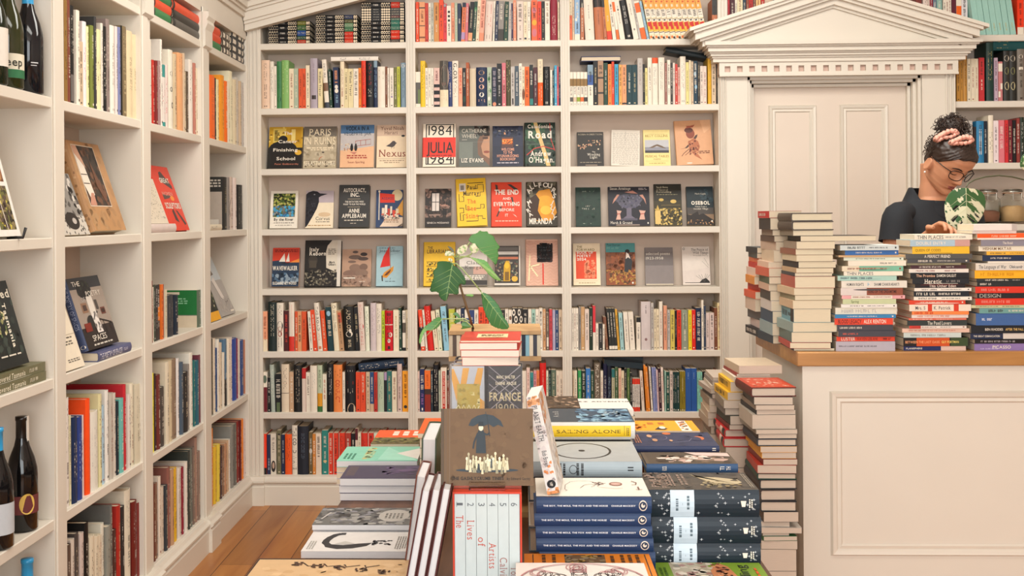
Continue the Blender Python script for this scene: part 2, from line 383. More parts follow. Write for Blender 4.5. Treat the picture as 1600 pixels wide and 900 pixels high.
# planes: 'B' spine faces -Y at depth Yf ; 'L' spine faces +X at X
def row(plane, pf, zbase, zoom, text, place, group, back=0.015, dmax=0.145, tops=None):
    ox, oy, sc = zoom; n = 0; prev = -1e9
    for line in text.strip().split('\n'):
        line = line.strip()
        if not line: continue
        parts = line.split('|'); h = parts[0].split()
        x0, x1, ty = float(h[0])/sc+ox, float(h[1])/sc+ox, float(h[2])/sc+oy
        if tops: ty = tops
        col = h[3]; lean = 0.0; hard = None
        for k in h[4:]:
            if k[0] == 'L': lean = float(k[1:])/sc
            if k == 'hb': hard = True
        n += 1; seed = hash_(place+str(n))
        vm = 340
        if plane == 'B':
            Y = pf+back; A = onY(x0, vm, Y).x; B = onY(x1, vm, Y).x; top = onY((x0+x1)/2, ty, Y).z
            # correct the columns for camera roll at book mid height
            zm = (top+zbase)/2; vmid = CV-(zm-EYE)*FPX/Y; A = onY(x0, vmid, Y).x; B = onY(x1, vmid, Y).x; dl = lean*Y/FPX
            if lean: base_v = CV-(zbase-EYE)*FPX/Y; A = onY(x0, base_v, Y).x; B = onY(x1, base_v, Y).x
        else:
            X = pf-back; A = onX(x0, vm, X).y; B = onX(x1, vm, X).y; top = onX((x0+x1)/2, ty, X).z
            d_ = abs(ray((x0+x1)/2, vm).x); dl = lean*(-X)/d_/FPX if d_ else 0
        if not lean: A = max(A, prev+0.0002)
        T = max(0.004, B-A-0.0004); H = max(0.08, min(top-zbase, 0.42))
        if not lean: prev = B
        else: prev = -1e9
        an = math.atan2(dl, H); H2 = H/max(0.3, math.cos(an))
        D = min(dmax, H2*0.67); R = random.Random(seed)
        if plane == 'B': e1 = Vector((1, 0, 0)); o = Vector((A, Y+R.uniform(0, 0.006), zbase))
        else: e1 = Vector((0, 1, 0)); o = Vector((X-R.uniform(0, 0.008), A, zbase))
        ez = Vector((0, 0, 1)); ex2 = e1*math.cos(an)-ez*math.sin(an); ez2 = ez*math.cos(an)+e1*math.sin(an)
        if lean > 0: o += -ex2*T+e1*T   # leans right: stands on its right foot
        sp = fixT(spine_cmds(parts[1:], col, seed), T, H2)
        size = 'slim' if T < 0.012 else ('thick' if T > 0.042 else ('tall' if H > 0.235 else ('small' if H < 0.16 else '')))
        lab = ' '.join((size+' '+cname(col)+' book, '+ORD[n-1]+' from left, '+place).split())
        bk_ = ()
        for q in parts[1:]:
            if q.strip().startswith('back'): bk_ = BACKS[q.split()[1]]
        D = min(D, 0.2) if not bk_ else 0.19
        book('art_book' if plane == 'L' else 'book', lab, group, T, D, H2, o, ex2, ez2, col, spine=sp, hard=hard, back=bk_)
BACKS = {}
def hash_(s):
    h = 7
    for ch in s: h = (h*131+ord(ch)) % 1000003
    return h
# ================================================================ the room
YF, XL = 5.573, -1.325                      # fronts of the back bookcase and the left bookcase
SD, LD = 0.17, 0.22                         # shelf depths
Z = [2.244, 1.928, 1.633, 1.339, 1.048, 0.7436, 0.447]
ZB0 = onY(520, 742.5, YF).z                 # top of the plinth
ZL = [1.740, 1.3415, 0.942, 0.5414]
XR, YN, ZC = 3.1, -1.9, 2.98
fl = MB(); fl.box((XL-0.3, YN, -0.05), (XR, YF+0.3, 0.0), wood('floor_boards', 'a2622e', 'c98c4c', (14, 1.2, 1), 0.38, plank=0.135)); struct(fl.build('floor'))
def shell(name, a, b, m=None):
    s_ = MB(); s_.box(a, b, m or WALLC()); return struct(s_.build(name))
shell('wall_back', (XL-0.4, YF+SD+0.012, 0), (XR, YF+SD+0.15, ZC)); shell('wall_left', (XL-LD-0.15, YN, 0), (XL-LD-0.012, YF+SD+0.012, ZC)); shell('wall_right', (XR, YN, 0), (XR+0.1, YF+SD, ZC)); shell('ceiling', (XL-0.4, YN-0.1, ZC), (XR+0.1, YF+0.3, ZC+0.08), M('e2d8cc', 0.7, 'paint'))
fw = MB()                                    # street wall behind the viewer with the shop window opening
for a, b in (((XL-0.4, YN-0.12, 0), (XR, YN, 0.55)), ((XL-0.4, YN-0.12, 2.75), (XR, YN, ZC)), ((XL-0.4, YN-0.12, 0.55), (-1.45, YN, 2.75)), ((2.15, YN-0.12, 0.55), (XR, YN, 2.75))): fw.box(a, b, WALLC())
struct(fw.build('wall_front'))
wf = MB()
for x in (-1.45, -0.28, 0.9, 2.09): wf.box((x, YN-0.1, 0.55), (x+0.06, YN-0.04, 2.75), PAINT())
for z in (0.55, 2.69): wf.box((-1.45, YN-0.1, z), (2.15, YN-0.04, z+0.06), PAINT())
struct(wf.build('window_1'))
# ---------------------------------------------------------------- bookcases
def upright(parent, x0, x1, z0, z1, y0, y1, n=3, plane='B'):
    m = MB(); p = PAINT()
    if plane == 'B':
        m.box((x0, y0, z0), (x1, y1, z1), p); w_ = (x1-x0)/(2*n+1)
        for i in range(n): m.cbox((x0+w_*(2*i+1), y0-0.005, z0), (x0+w_*(2*i+2), y0+0.001, z1), p, 0.0015)
    else:                                    # left wall: x0..x1 is depth (front at x1), y0..y1 width
        m.box((x0, y0, z0), (x1, y1, z1), p)
        m.cbox((x1-0.001, y0+0.006, z0), (x1+0.006, y0+(y1-y0)*0.62, z1), p, 0.0025)
    return m.build('upright', parent)
def shelf(parent, a, b): m = MB(); m.cbox(a, b, PAINT(), 0.0025); return m.build('shelf', parent)
XA0 = -1.2553; XA1 = -0.5463; XB0 = onY(650.5, 340, YF).x; XB1 = 0.2027; XC0 = onY(892, 340, YF).x; XC1 = 0.959
XD0 = onY(1493, 200, YF).x; XD1 = XR
ZT = 2.60
bc = empty('bookcase', (0, YF, 0), 'white built-in bookcase with three bays across the back wall', 'bookcase')
for a, b in ((XL+0.004, XA0), (XA1, XB0), (XB1, XC0)): upright(bc, a, b, 0.1, ZT, YF, YF+SD)
upright(bc, XC1, XC1+0.045, 0.0, ZT, YF+0.002, YF+SD, 1)
for a, b in ((XA0, XA1), (XB0, XB1), (XC0, XC1)):
    for z in Z+[ZB0]: shelf(bc, (a, YF+0.002, z-0.031), (b, YF+SD, z))
m = MB(); m.box((XL, YF+SD-0.0005, 0), (XC1+0.03, YF+SD+0.010, ZT), M('c6b4a4', 0.6, 'paint')); m.build('back_panel', bc)  # panel darker than the frames: shade inside the shelves put into its colour
m = MB(); m.box((XL, YF+0.004, ZT-0.06), (XC1+0.04, YF+SD, ZT), PAINT()); m.build('header', bc)
# plinth moulding profile (out, up)
PLP = [(0, 0), (0.024, 0), (0.024, ZB0-0.052), (0.018, ZB0-0.046), (0.018, ZB0-0.040), (0.030, ZB0-0.030), (0.030, ZB0-0.022), (0.018, ZB0-0.014), (0.012, ZB0-0.004), (0, ZB0-0.002)]
m = MB(); m.prism(PLP, lambda p, q, t: (t, YF+0.002-p, q), XL-0.002, XC1+0.03, PAINT())
for a, b in ((XL+0.0, XA0+0.01), (XA1-0.01, XB0+0.01), (XB1-0.01, XC0+0.01)): m.prism([(p*1.0+(0.014 if p else 0), q+0.0006*(p > 0)) for p, q in PLP], lambda p, q, t: (t, YF+0.0015-p, q), a, b, PAINT())
struct(m.build('baseboard_back', None, True))
# raking cornice at the left end of the back bookcase
RK = [(0.0, 0.030, 0.05), (0.030, 0.044, 0.062), (0.044, 0.085, 0.075), (0.085, 0.098, 0.09), (0.098, 0.135, 0.11), (0.135, 0.150, 0.13), (0.150, 0.19, 0.145)]
m = MB(); s0 = onY(409, 41, YF-0.05); sl = 0.253
for o0, o1, pj in RK:
    xe = 0.6; pts = [(XL+0.004, s0.z+o0-0.021), (xe, s0.z+o0-0.021+(xe-XL)*sl), (xe, s0.z+o1-0.021+(xe-XL)*sl), (XL+0.004, s0.z+o1-0.021)]
    m.add([(x, y, z) for y in (YF-pj, YF) for x, z in pts], [(0, 1, 2, 3), (7, 6, 5, 4), (0, 4, 5, 1), (1, 5, 6, 2), (2, 6, 7, 3), (3, 7, 4, 0)], PAINT())
struct(m.build('trim_2', None, True))
# left wall bookcase
lp = [onX(82, 300, XL).y, onX(101, 300, XL).y, onX(221, 300, XL).y, onX(236, 300, XL).y, onX(316, 300, XL).y, onX(328, 300, XL).y, onX(386, 300, XL).y]
Y1a, Y1b, Y2a, Y2b, Y3a, Y3b, Y4a = lp
Y0b = 1.75
lb = empty('bookcase', (XL, 3.6, 0), 'white built-in bookcase with open bays along the left wall', 'bookcase')
LZT = onX(340, 34, XL).z                     # underside of the frieze
ZLT = onX(275, 41, XL).z                     # top shelf with the lying books
for a, b in ((Y0b-0.06, Y0b), (Y1a, Y1b), (Y2a, Y2b), (Y3a, Y3b), (Y4a, YF-0.002)): upright(lb, XL-LD, XL, 0.1, LZT+0.02, a, b, plane='L')
for a, b in ((Y0b, Y1a), (Y1b, Y2a), (Y2b, Y3a), (Y3b, Y4a)):
    for z in ZL+[ZLT, ZB0]: shelf(lb, (XL-LD, a, z-0.031), (XL-0.002, b, z))
m = MB(); m.box((XL-LD-0.010, Y0b-0.06, 0), (XL-LD, YF, 2.7), M('c6b4a4', 0.6, 'paint')); m.build('back_panel', lb)  # same darkened panel colour, standing in for shade inside the bays
m = MB(); m.prism(PLP, lambda p, q, t: (XL-0.002+p, t, q), Y0b-0.06, YF-0.03, PAINT())
for a, b in ((Y1a, Y1b), (Y2a, Y2b), (Y3a, Y3b), (Y4a, YF-0.03)): m.prism([(p+(0.014 if p else 0), q+0.0006*(p > 0)) for p, q in PLP], lambda p, q, t: (XL-0.0025+p, t, q), a-0.012, b+0.012, PAINT())
struct(m.build('baseboard_left', None, True))
m = MB(); m.box((XL-LD, Y0b-0.06, LZT), (XL, YF-0.002, LZT+0.13), PAINT())
for o0, o1, pj in [(0.10, 0.125, 0.012), (0.125, 0.14, 0.022), (0.14, 0.175, 0.034), (0.175, 0.19, 0.05), (0.19, 0.235, 0.07), (0.235, 0.25, 0.09), (0.25, 0.30, 0.105)]:
    m.box((XL-LD, Y0b-0.06, LZT+o0), (XL+pj, YF-0.001, LZT+o1), PAINT())
struct(m.build('trim_3'))
for a, b in ((Y1a, Y1b), (Y2a, Y2b), (Y3a, Y3b)):        # small scrolled brackets under the frieze
    m = MB(); zb = ZLT+0.0; pr = [(0, LZT+0.0), (0.026, LZT), (0.026, LZT-0.02), (0.018, LZT-0.035), (0.022, LZT-0.05), (0.012, LZT-0.075), (0.012, zb-0.02), (0, zb-0.03)]
    m.prism(pr, lambda p, q, t: (XL+0.005+p, t, q), a+0.004, b-0.004, PAINT()); m.build('bracket', lb, fix=True)
# shelves over and right of the door
rb = empty('bookcase', (XD0, YF, 0), 'white built-in shelves right of the door behind the counter', 'bookcase')
for z in Z+[ZB0]: shelf(rb, (XD0, YF+0.002, z-0.031), (XD1-0.002, YF+SD, z))
shelf(rb, (XC1+0.046, YF+0.03, Z[0]-0.031), (XD0-0.001, YF+SD, Z[0]))
m = MB(); m.box((XC1+0.05, YF+SD-0.0005, Z[0]-0.2), (XD0, YF+SD+0.010, ZT), M('c6b4a4', 0.6, 'paint')); m.box((XD0, YF+SD-0.0005, 0), (XD1, YF+SD+0.010, ZT), M('c6b4a4', 0.6, 'paint')); m.build('back_panel', rb)  # both panels carry the shelf shade in their darker colour
# ---------------------------------------------------------------- door and its pedimented surround
DX0 = onY(1168, 250, YF).x; DX1 = onY(1439.5, 250, YF).x; DZ = onY(1300, 119, YF).z; PXL0 = onY(1124, 250, YF).x; PXR1 = onY(1492, 250, YF).x
DY = YF+0.09
dr = empty('door_1', ((DX0+DX1)/2, DY, 0)); struct(dr)
m = MB(); m.box((DX0-0.02, DY, 0.005), (DX1+0.02, DY+0.045, DZ+0.01), M('d8cabb', 0.45, 'paint')); m.build('door_leaf', dr)
def mould_frame(parent, name, x0, x1, z0, z1, y, w_=0.022, h_=0.008, both=True):
    m = MB(); p = PAINT()
    pr = [(0, 0), (0.15*w_, h_), (0.45*w_, h_*0.75), (0.6*w_, h_*0.3), (0.85*w_, h_*0.5), (w_, 0)]
    c = [(x0, z0, 1, 1), (x1, z0, -1, 1), (x1, z1, -1, -1), (x0, z1, 1, -1)]
    vs = []
    for cx, cz, sx_, sz_ in c:
        for a, b in pr: vs.append((cx+sx_*a, y-b, cz+sz_*a))
    k = len(pr); fs = [(i*k+j, ((i+1) % 4)*k+j, ((i+1) % 4)*k+j+1, i*k+j+1) for i in range(4) for j in range(k-1)]
    m.add(vs, fs, p); return m.build(name, parent, fix=True)
for a, b, zt in ((1201, 1276, 165), (1312, 1388, 163.5)):
    x0, x1 = onY(a, 250, DY).x, onY(b, 250, DY).x
    mould_frame(dr, 'door_panel_moulding', x0, x1, 1.02, onY(a, zt, DY).z, DY-0.0005, 0.035, 0.012)
    mould_frame(dr, 'door_panel_moulding', x0, x1, 0.2, 0.86, DY-0.0005, 0.035, 0.012)
kn = MB(); kn.lathe([(0.001, 0.06), (0.022, 0.058), (0.027, 0.045), (0.02, 0.03), (0.01, 0.02), (0.01, 0.008), (0.026, 0.006), (0.026, 0.0)], M('9a8560', 0.3, 'metal', Metallic=1.0), 16)
ko = kn.build('door_knob', dr); ko.rotation_euler = (math.pi/2, 0, 0); ko.location = (-(DX1-DX0)/2+0.06, -0.002, 0.98)
INVD = Matrix.Translation(-Vector(dr.location))
for o_ in dr.children:
    if o_.name.split('.')[0] != 'door_knob': o_.matrix_parent_inverse = INVD
tr = empty('trim_1', ((PXL0+PXR1)/2, YF, 0)); struct(tr)
INV = Matrix.Translation(-Vector(tr.location))
def tb(mb, name, fix=False): o = mb.build(name, tr, fix); o.matrix_parent_inverse = INV; return o
for a, b, fl_ in ((PXL0, DX0, 0), (DX1, PXR1, 1)):
    m = MB(); m.box((a+0.002, YF-0.012, 0.0), (b, YF+0.14, DZ+0.03), PAINT())
    f0, f1 = (a+0.003, a+0.032) if fl_ == 0 else (b-0.048, b-0.001)
    nf = 3
    for i in range(nf): w_ = (f1-f0)/(2*nf-1); m.cbox((f0+2*i*w_, YF-0.020, 0.15), (f0+(2*i+1)*w_, YF-0.011, DZ+0.03), PAINT(), 0.002)
    if fl_: m.box((DX1-0.002, YF-0.006, 0), (DX1+0.0, YF+0.10, DZ), PAINT())
    tb(m, 'pilaster')
m = MB()                                     # stop bead inside the opening
for i, (o0, yy) in enumerate(((0.0, 0.0), (0.014, 0.03), (0.030, 0.06))):
    m.box((DX1-o0-0.014, YF+yy, 0), (DX1-o0, DY, DZ-o0), PAINT()); m.box((DX0, YF+yy, DZ-o0-0.014), (DX1-o0, DY, DZ-o0), PAINT()); m.box((DX0+o0, YF+yy, 0), (DX0+o0+0.014, DY, DZ-o0), PAINT())
tb(m, 'door_lining')
zd0, zd1 = onY(1300, 117.5, YF-0.03).z, onY(1300, 96, YF-0.03).z
m = MB(); m.box((PXL0, YF-0.016, DZ), (PXR1, YF+0.14, zd0+0.012), PAINT()); tb(m, 'frieze')
m = MB(); bw0, bw1 = PXL0-0.004, PXR1+0.004; nh = 19; hp = (bw1-bw0-0.02)/nh; hw = hp*0.46; hz0, hz1 = zd0+0.019, zd0+0.047
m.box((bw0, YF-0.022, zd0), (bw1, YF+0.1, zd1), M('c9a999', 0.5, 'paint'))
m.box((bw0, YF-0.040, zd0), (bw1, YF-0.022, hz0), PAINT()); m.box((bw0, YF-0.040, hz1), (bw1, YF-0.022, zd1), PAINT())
x = bw0
for i in range(nh+1):
    e = bw0+0.01+hp*i+(hp-hw)/2 if i < nh else bw1
    m.box((x, YF-0.040, hz0), (e, YF-0.022, hz1), PAINT()); x = e+hw
m.box((bw0, YF-0.046, zd0-0.002), (bw1, YF-0.016, zd0+0.008), PAINT())
tb(m, 'dentil_band')
zc1 = onY(1300, 62, YF-0.13).z; hh = zc1-zd1
m = MB()
for f0, f1, pj in ((0, 0.2, 0.05), (0.2, 0.3, 0.06), (0.3, 0.42, 0.074), (0.42, 0.5, 0.084), (0.5, 0.72, 0.10), (0.72, 0.8, 0.115), (0.8, 1.0, 0.13)):
    m.box((bw0-pj*0.62, YF-pj, zd1+hh*f0), (bw1+pj*0.62, YF+0.02, zd1+hh*f1), PAINT())
tb(m, 'cornice')
lt_, rt_ = onY(1078, 43, YF-0.2), onY(1546, 38, YF-0.2); cxp = (bw0+bw1)/2; halfw = (rt_.x-lt_.x)/2; cxp = (rt_.x+lt_.x)/2
ap = onY(1211, 0, YF-0.2); slope = (ap.z-lt_.z)/(ap.x-lt_.x)
m = MB(); zt = lt_.z                         # zt: top edge at the tip
bands = [(0.0, -0.016, 0.2, 0.0), (-0.016, -0.03, 0.185, 0.02), (-0.03, -0.062, 0.165, 0.03), (-0.062, -0.075, 0.145, 0.055), (-0.075, -0.10, 0.12, 0.07), (-0.10, -0.112, 0.10, 0.09)]
for o1, o0, pj, ins in bands:
    hw_ = halfw-ins; zb = zt+slope*ins
    pts = [(-hw_, zb+o0), (0, zb+o0+slope*hw_), (hw_, zb+o0), (hw_, zb+o1), (0, zb+o1+slope*hw_), (-hw_, zb+o1)]
    vs = [(cxp+px, y, pz) for y in (YF-pj, YF+0.02) for px, pz in pts]
    m.add(vs, [(0, 1, 4, 5), (1, 2, 3, 4), (6, 11, 10, 7), (7, 10, 9, 8)]+[(i, 6+i, 6+(i+1) % 6, (i+1) % 6) for i in range(6)], PAINT())
tb(m, 'pediment_rake', True)
m = MB(); hw_ = halfw-0.10
m.add([(cxp+px, y, pz) for y in (YF-0.085, YF+0.02) for px, pz in ((-hw_, zc1-0.002), (hw_, zc1-0.002), (hw_, zt-0.10+slope*0.1), (0, zt-0.10+slope*halfw), (-hw_, zt-0.10+slope*0.1))], [(0, 1, 2, 3, 4), (9, 8, 7, 6, 5)]+[(i, 5+i, 5+(i+1) % 5, (i+1) % 5) for i in range(5)], PAINT())
tb(m, 'tympanum', True)
# ---------------------------------------------------------------- counter
ZCT = 0.98; cf = onZ(1241.7, 550.5, ZCT); cb_ = onZ(1185, 518.6, ZCT); CX0 = (cf.x+cb_.x)/2; CY0, CY1 = cf.y, cb_.y; CX1 = 2.75
ct = empty('counter', (1.8, CY0, 0), 'white panelled shop counter with an oak top on the right', 'counter')
INV2 = Matrix.Translation(-Vector(ct.location))
m = MB(); m.cbox((CX0, CY0, ZCT-0.042), (CX1, CY1, ZCT), wood('oak_top', '9a6a34', 'b98548', (2, 30, 30), 0.35), 0.003); o = m.build('countertop', ct); o.matrix_parent_inverse = INV2
m = MB(); bx0 = CX0+0.018; m.box((bx0, CY0+0.02, 0.0), (CX1-0.02, CY0+0.06, ZCT-0.042), PAINT()); m.box((bx0, CY0+0.06, 0), (bx0+0.03, CY1-0.02, ZCT-0.042), PAINT()); m.box((CX1-0.05, CY0+0.06, 0), (CX1-0.02, CY1-0.02, ZCT-0.042), PAINT()); m.box((bx0+0.03, CY0+0.06, 0.45), (CX1-0.05, CY1-0.02, 0.47), PAINT())
o = m.build('carcass', ct); o.matrix_parent_inverse = INV2
p0, p1 = onY(1296, 611, CY0+0.02), onY(1296, 868, CY0+0.02)
o = mould_frame(ct, 'front_panel_moulding', p0.x, 2.5, p1.z, p0.z, CY0+0.0198, 0.036, 0.011); o.matrix_parent_inverse = INV2
# ---------------------------------------------------------------- display table
ZTB = 0.72; TX0, TX1, TY0, TY1 = -0.43, 0.466, 1.72, 3.3
tbl = empty('display_table', (0.05, 2.6, 0), 'wooden display table in the foreground covered with books', 'table')
WD = wood('walnut_table', '4a2d1c', '6b4328', (30, 3, 30), 0.45)
INV3 = Matrix.Translation(-Vector(tbl.location))
def tt(mb, n): o = mb.build(n, tbl); o.matrix_parent_inverse = INV3
m = MB(); m.cbox((TX0, TY0, ZTB-0.03), (TX1, TY1, ZTB), WD, 0.003); tt(m, 'tabletop')
m = MB()
for a, b in (((TX0+0.05, TY0+0.05), (TX1-0.05, TY0+0.07)), ((TX0+0.05, TY1-0.07), (TX1-0.05, TY1-0.05)), ((TX0+0.05, TY0+0.07), (TX0+0.07, TY1-0.07)), ((TX1-0.07, TY0+0.07), (TX1-0.05, TY1-0.07))): m.box((a[0], a[1], ZTB-0.11), (b[0], b[1], ZTB-0.03), WD)
tt(m, 'apron')
for x in (TX0+0.045, TX1-0.095):
    for y in (TY0+0.045, TY1-0.095): m = MB(); m.cbox((x, y, 0.0), (x+0.05, y+0.05, ZTB-0.0305), WD, 0.004); tt(m, 'leg')
for e_ in (bc, lb, rb):
    for o_ in e_.children: o_.matrix_parent_inverse = Matrix.Translation(-Vector(e_.location))
# ================================================================ books standing on the shelves
ZA, ZBm, ZCm = (400, 0, 5), (640, 0, 5), (880, 0, 5)
ZG, ZH, ZI = (400, 360, 4.5), (640, 360, 4.5), (880, 360, 4.5)
ZJ, ZK, ZLw = (400, 550, 3.75), (640, 550, 6.4), (880, 550, 6.4)
BAY = ['left back bay', 'middle back bay', 'right back bay']
def brow(bay, k, zoom, text, shelfname, **kw):
    row('B', YF, (Z+[ZB0])[k], zoom, text, shelfname+', '+BAY[bay], 'books on the '+shelfname+' of the '+BAY[bay], dmax=0.14, **kw)
brow(0, 1, ZA, """
45 107 470 e0c0a6
109 139 480 wh | k 2d2c2d .88 .35 .5 .45
140 160 515 wh
162 198 478 gn | e .5 .2 .4 .06 1f3f30 | k dg .9 .4
200 256 470 lg | k cdd8a0 .96 .25 .5 .62
258 295 535 cr
296 330 535 sg
332 360 535 oo
361 388 535 oo
390 420 510 cr
424 480 455 lv | l | k 8d7f88 .9 .5 .5 .2 | a .2 .8 .18 .26 3a3230
484 520 535 iv | t William_Trevor 3a3230 .93 .3 .5 s
538 573 465 wh L-24 | r .35 .52 7a5a44 | k 3a3230 .92 .6 | r .0 .12 3a3f4a
578 598 540 dg L-14
612 655 525 nv L-10 | k e89a6a .92 .6 .5 .5 | e .5 .52 .3 .05 wh | e .5 .42 .34 .055 wh | k lb .32 .1 .5 .4
658 689 480 cr
690 719 535 iv | k 5a4a42 .9 .2
720 759 535 iv | t William_Trevor 3a3230 .93 .3 .5 s
761 800 535 wh | k 3a3230 .92 .3 .5 .5
801 822 530 or
824 858 475 rr
860 918 475 bk | k c4291d .95 .45 .5 .4 | k wh .4 .2
920 948 475 nv | r .86 1 bg | k lb .8 .2 .5 .5
950 1008 520 wh | k og .92 .65 .5 .6
1010 1026 520 br
1027 1042 530 wh
1045 1075 530 wh | a .3 .7 .25 .29 pu
1077 1101 525 ol
1102 1126 520 li
1132 1170 490 bg | e .5 .93 .35 .04 wh | k sl .8 .2""", 'second shelf down')
brow(1, 0, ZBm, """
49 73 15 ro
76 120 15 ph | r .84 .87 3a3230 | r .4 .42 3a3230 | r .1 .14 7a4a30 | k 7a4a30 .78 .5
121 146 22 c0392a
148 166 22 wh
167 189 20 b9b8aa
190 229 18 c98a4a
231 264 -5 ro
265 290 28 d23c46 | e .5 .95 .4 .04 8b8f92
291 325 45 wh | p | a .25 .75 .8 .86 bk | a .25 .75 .68 .74 bk | a .25 .75 .56 .62 bk | k 3a3230 .5 .15
326 352 20 sa
353 374 20 sg
376 402 25 nv | k wh .6 .45
402 430 20 e07a4a L14 | r .06 .24 a88ab0 | r .88 1 ni | k nv .86 .3
432 454 25 pp L12 | k wh .9 .5
455 487 15 bk L22 | a .0 1 .02 .22 ph
488 514 12 dg L22 | e .5 .8 .4 .06 gn
516 541 0 cr L20
542 578 -5 e8a088 L20 | k 8c3a2a .96 .28 .5 .5 | r 0 .2 sa
582 642 12 pw L18 | k c4483a .92 .35 .5 .5 | a .3 .7 .06 .16 bn
648 662 10 wh L12
664 688 5 nv L14
690 733 8 gy L10 | n 1 | r 0 .3 dk | k wh .92 .5
735 768 10 dg L12
770 794 12 lt L10
795 809 25 3c2c4a
810 834 0 sa
840 888 10 pw
890 919 12 cr | a .2 .8 .04 .09 ni
920 945 12 wh
952 998 0 e8643c | e .5 .75 .4 .07 pp | e .5 .45 .4 .07 yo | e .5 .2 .4 .1 pp | k 2d2c2d .95 .5
1000 1030 10 rr
1031 1056 10 bk
1058 1096 8 wh | k 8c6a4a .95 .4 .5 .4
1100 1154 -5 mr | k e6c8b8 .6 .1 .5 .4
1158 1172 15 cr""", 'top shelf')
brow(1, 1, ZBm, """
46 84 560 wh | n 1 | r .1 .7 5a5652 | a .5 1 .1 .5 6a7a4a
86 122 475 ye | k 6a5a1a .92 .4 .5 .5
123 144 530 wh
145 167 530 wh
168 188 530 wh
190 235 530 d8b4a8 | n 1 | r .5 .58 bk | r .32 .42 bk | r .14 .24 bk | r 0 .06 bk | k mg .92 .6
237 302 475 cr | n 1 | r .37 1 4e4a44 | e .62 .66 .5 .26 9a8478 | e .45 .82 .34 .06 5a4a42 | e .5 .5 .22 .03 7a5448 | k be .3 .1 .5 .6
303 332 480 2c3a6a
334 381 475 wh | t GLORY 2a2622 .95 .5 .62 | k 8a6a4a .48 .2 .5 .5
383 412 530 f0a080 | k c4391d .92 .3 .5 .55
414 440 530 bk | e .5 .2 .4 .08 dg | k wh .88 .5
441 466 487 a4522a
470 519 535 cdbda2 | n 1
521 605 525 nv | e .5 .86 .28 .055 tn | e .5 .68 .24 .06 e0b098 | e .5 .5 .24 .06 e0b098 | e .38 .5 .22 .055 nv | e .5 .3 .22 .06 wh | e .38 .31 .22 .06 nv | k e0b098 .18 .08 .5 .6
607 641 525 sg | e .4 .7 .3 .05 gn | e .6 .4 .3 .05 gn | e .4 .2 .3 .05 wh
645 680 525 ni | k lv .9 .25 .5 .6 | e .5 .06 .4 .05 sa
682 720 495 bk
722 753 490 pp | a .2 .8 .3 .5 mr
755 790 468 4a4630 | k c9b68c .96 .3 .5 .66
791 821 520 lt | a .3 .7 .05 .2 3a3230
823 854 515 sl | k cfcac2 .85 .2 .5 .45
856 879 495 wh
880 899 520 cr | e .5 .3 .5 .15 br
901 936 520 e2641f | k 3a1a10 .9 .2 .5 .5
938 966 505 1c2426 | k wh .85 .5 .5 .5 | r .03 .18 te
968 1000 525 4a2028
1002 1042 462 cr | r 0 .5 e05a20 | k cr .42 .1 .5 .5 | k gy .95 .6
1045 1097 520 bk | a .35 .65 .05 .11 wh | k gy .9 .4
1099 1116 545 wh
1117 1131 550 td
1132 1151 510 cb
1152 1166 520 d0505a
1167 1180 520 nv""", 'second shelf down')
brow(2, 0, ZCm, """
50 70 -10 cr | r 0 .6 e0704a
72 88 0 be
90 131 -10 8fb0cf | r 0 .15 wh | e .3 .5 .2 .04 wh
135 164 -15 b06a48 | r .78 1 2d2c2d
174 246 -5 wh L-14 | k gy .85 .5 .5 .12 | e .5 .25 .07 .015 br
252 320 -15 b8704c L-16 | n 1 | r .78 1 2d2c2d | k 5a3020 .7 .35 .5 .12
322 343 -15 b8704c L-22 | r .78 1 2d2c2d
347 384 -5 yo L-28 | r 0 .22 d83a22 | k cr .6 .4 .5 .3
389 416 0 wh L-34 | k 3a3230 .9 .3 | e .5 .85 .2 .02 bk
420 441 0 wh L-40 | n 1 | r .7 .95 e06a2a | r 0 .25 e06a2a
446 485 0 wh L-46 | k gy .85 .4 .5 .2 | e .5 .75 .16 .02 bk
490 546 5 1f1e1f L-52 | k cfcac2 .85 .35 .5 .3 | a .35 .65 .05 .1 wh
552 592 0 wh L-57 | k gy .9 .6 .5 .2 | e .5 .25 .18 .03 gy
595 612 0 lt L-59
615 653 10 wh L-60 | n 1 | r .7 .95 e8641f | r 0 .3 e8641f
657 675 10 lb L-61""", 'top shelf')
MAN = '| n 1 | r 0 .1 cr | a .1 .5 .02 .08 d8702a | a .5 .9 .0 .05 2d2c2d | r .115 .15 wh | r .15 .165 2d2c2d | r .18 .4 e8b23a | a .1 .9 .3 .4 c4291d | a .4 .95 .22 .3 c4291d | r .42 .47 wh | a .3 .7 .43 .46 2d2c2d | r .47 .48 2d2c2d | r .5 .7 wh | k 2d2c2d .69 .51 .5 .6 | r .715 1 eda24a | a .2 .6 .76 .82 cr | a .4 .8 .86 .9 c4572a | r .955 1 wh'
brow(2, 0, ZCm, '\n'.join('%d %d -25 f0d8a8 L-62 %s' % (680+i*41, 719+i*41, MAN) for i in range(11))+"""
1165 1205 -10 b8704c | r .6 1 3a3a38""", 'top shelf second run')
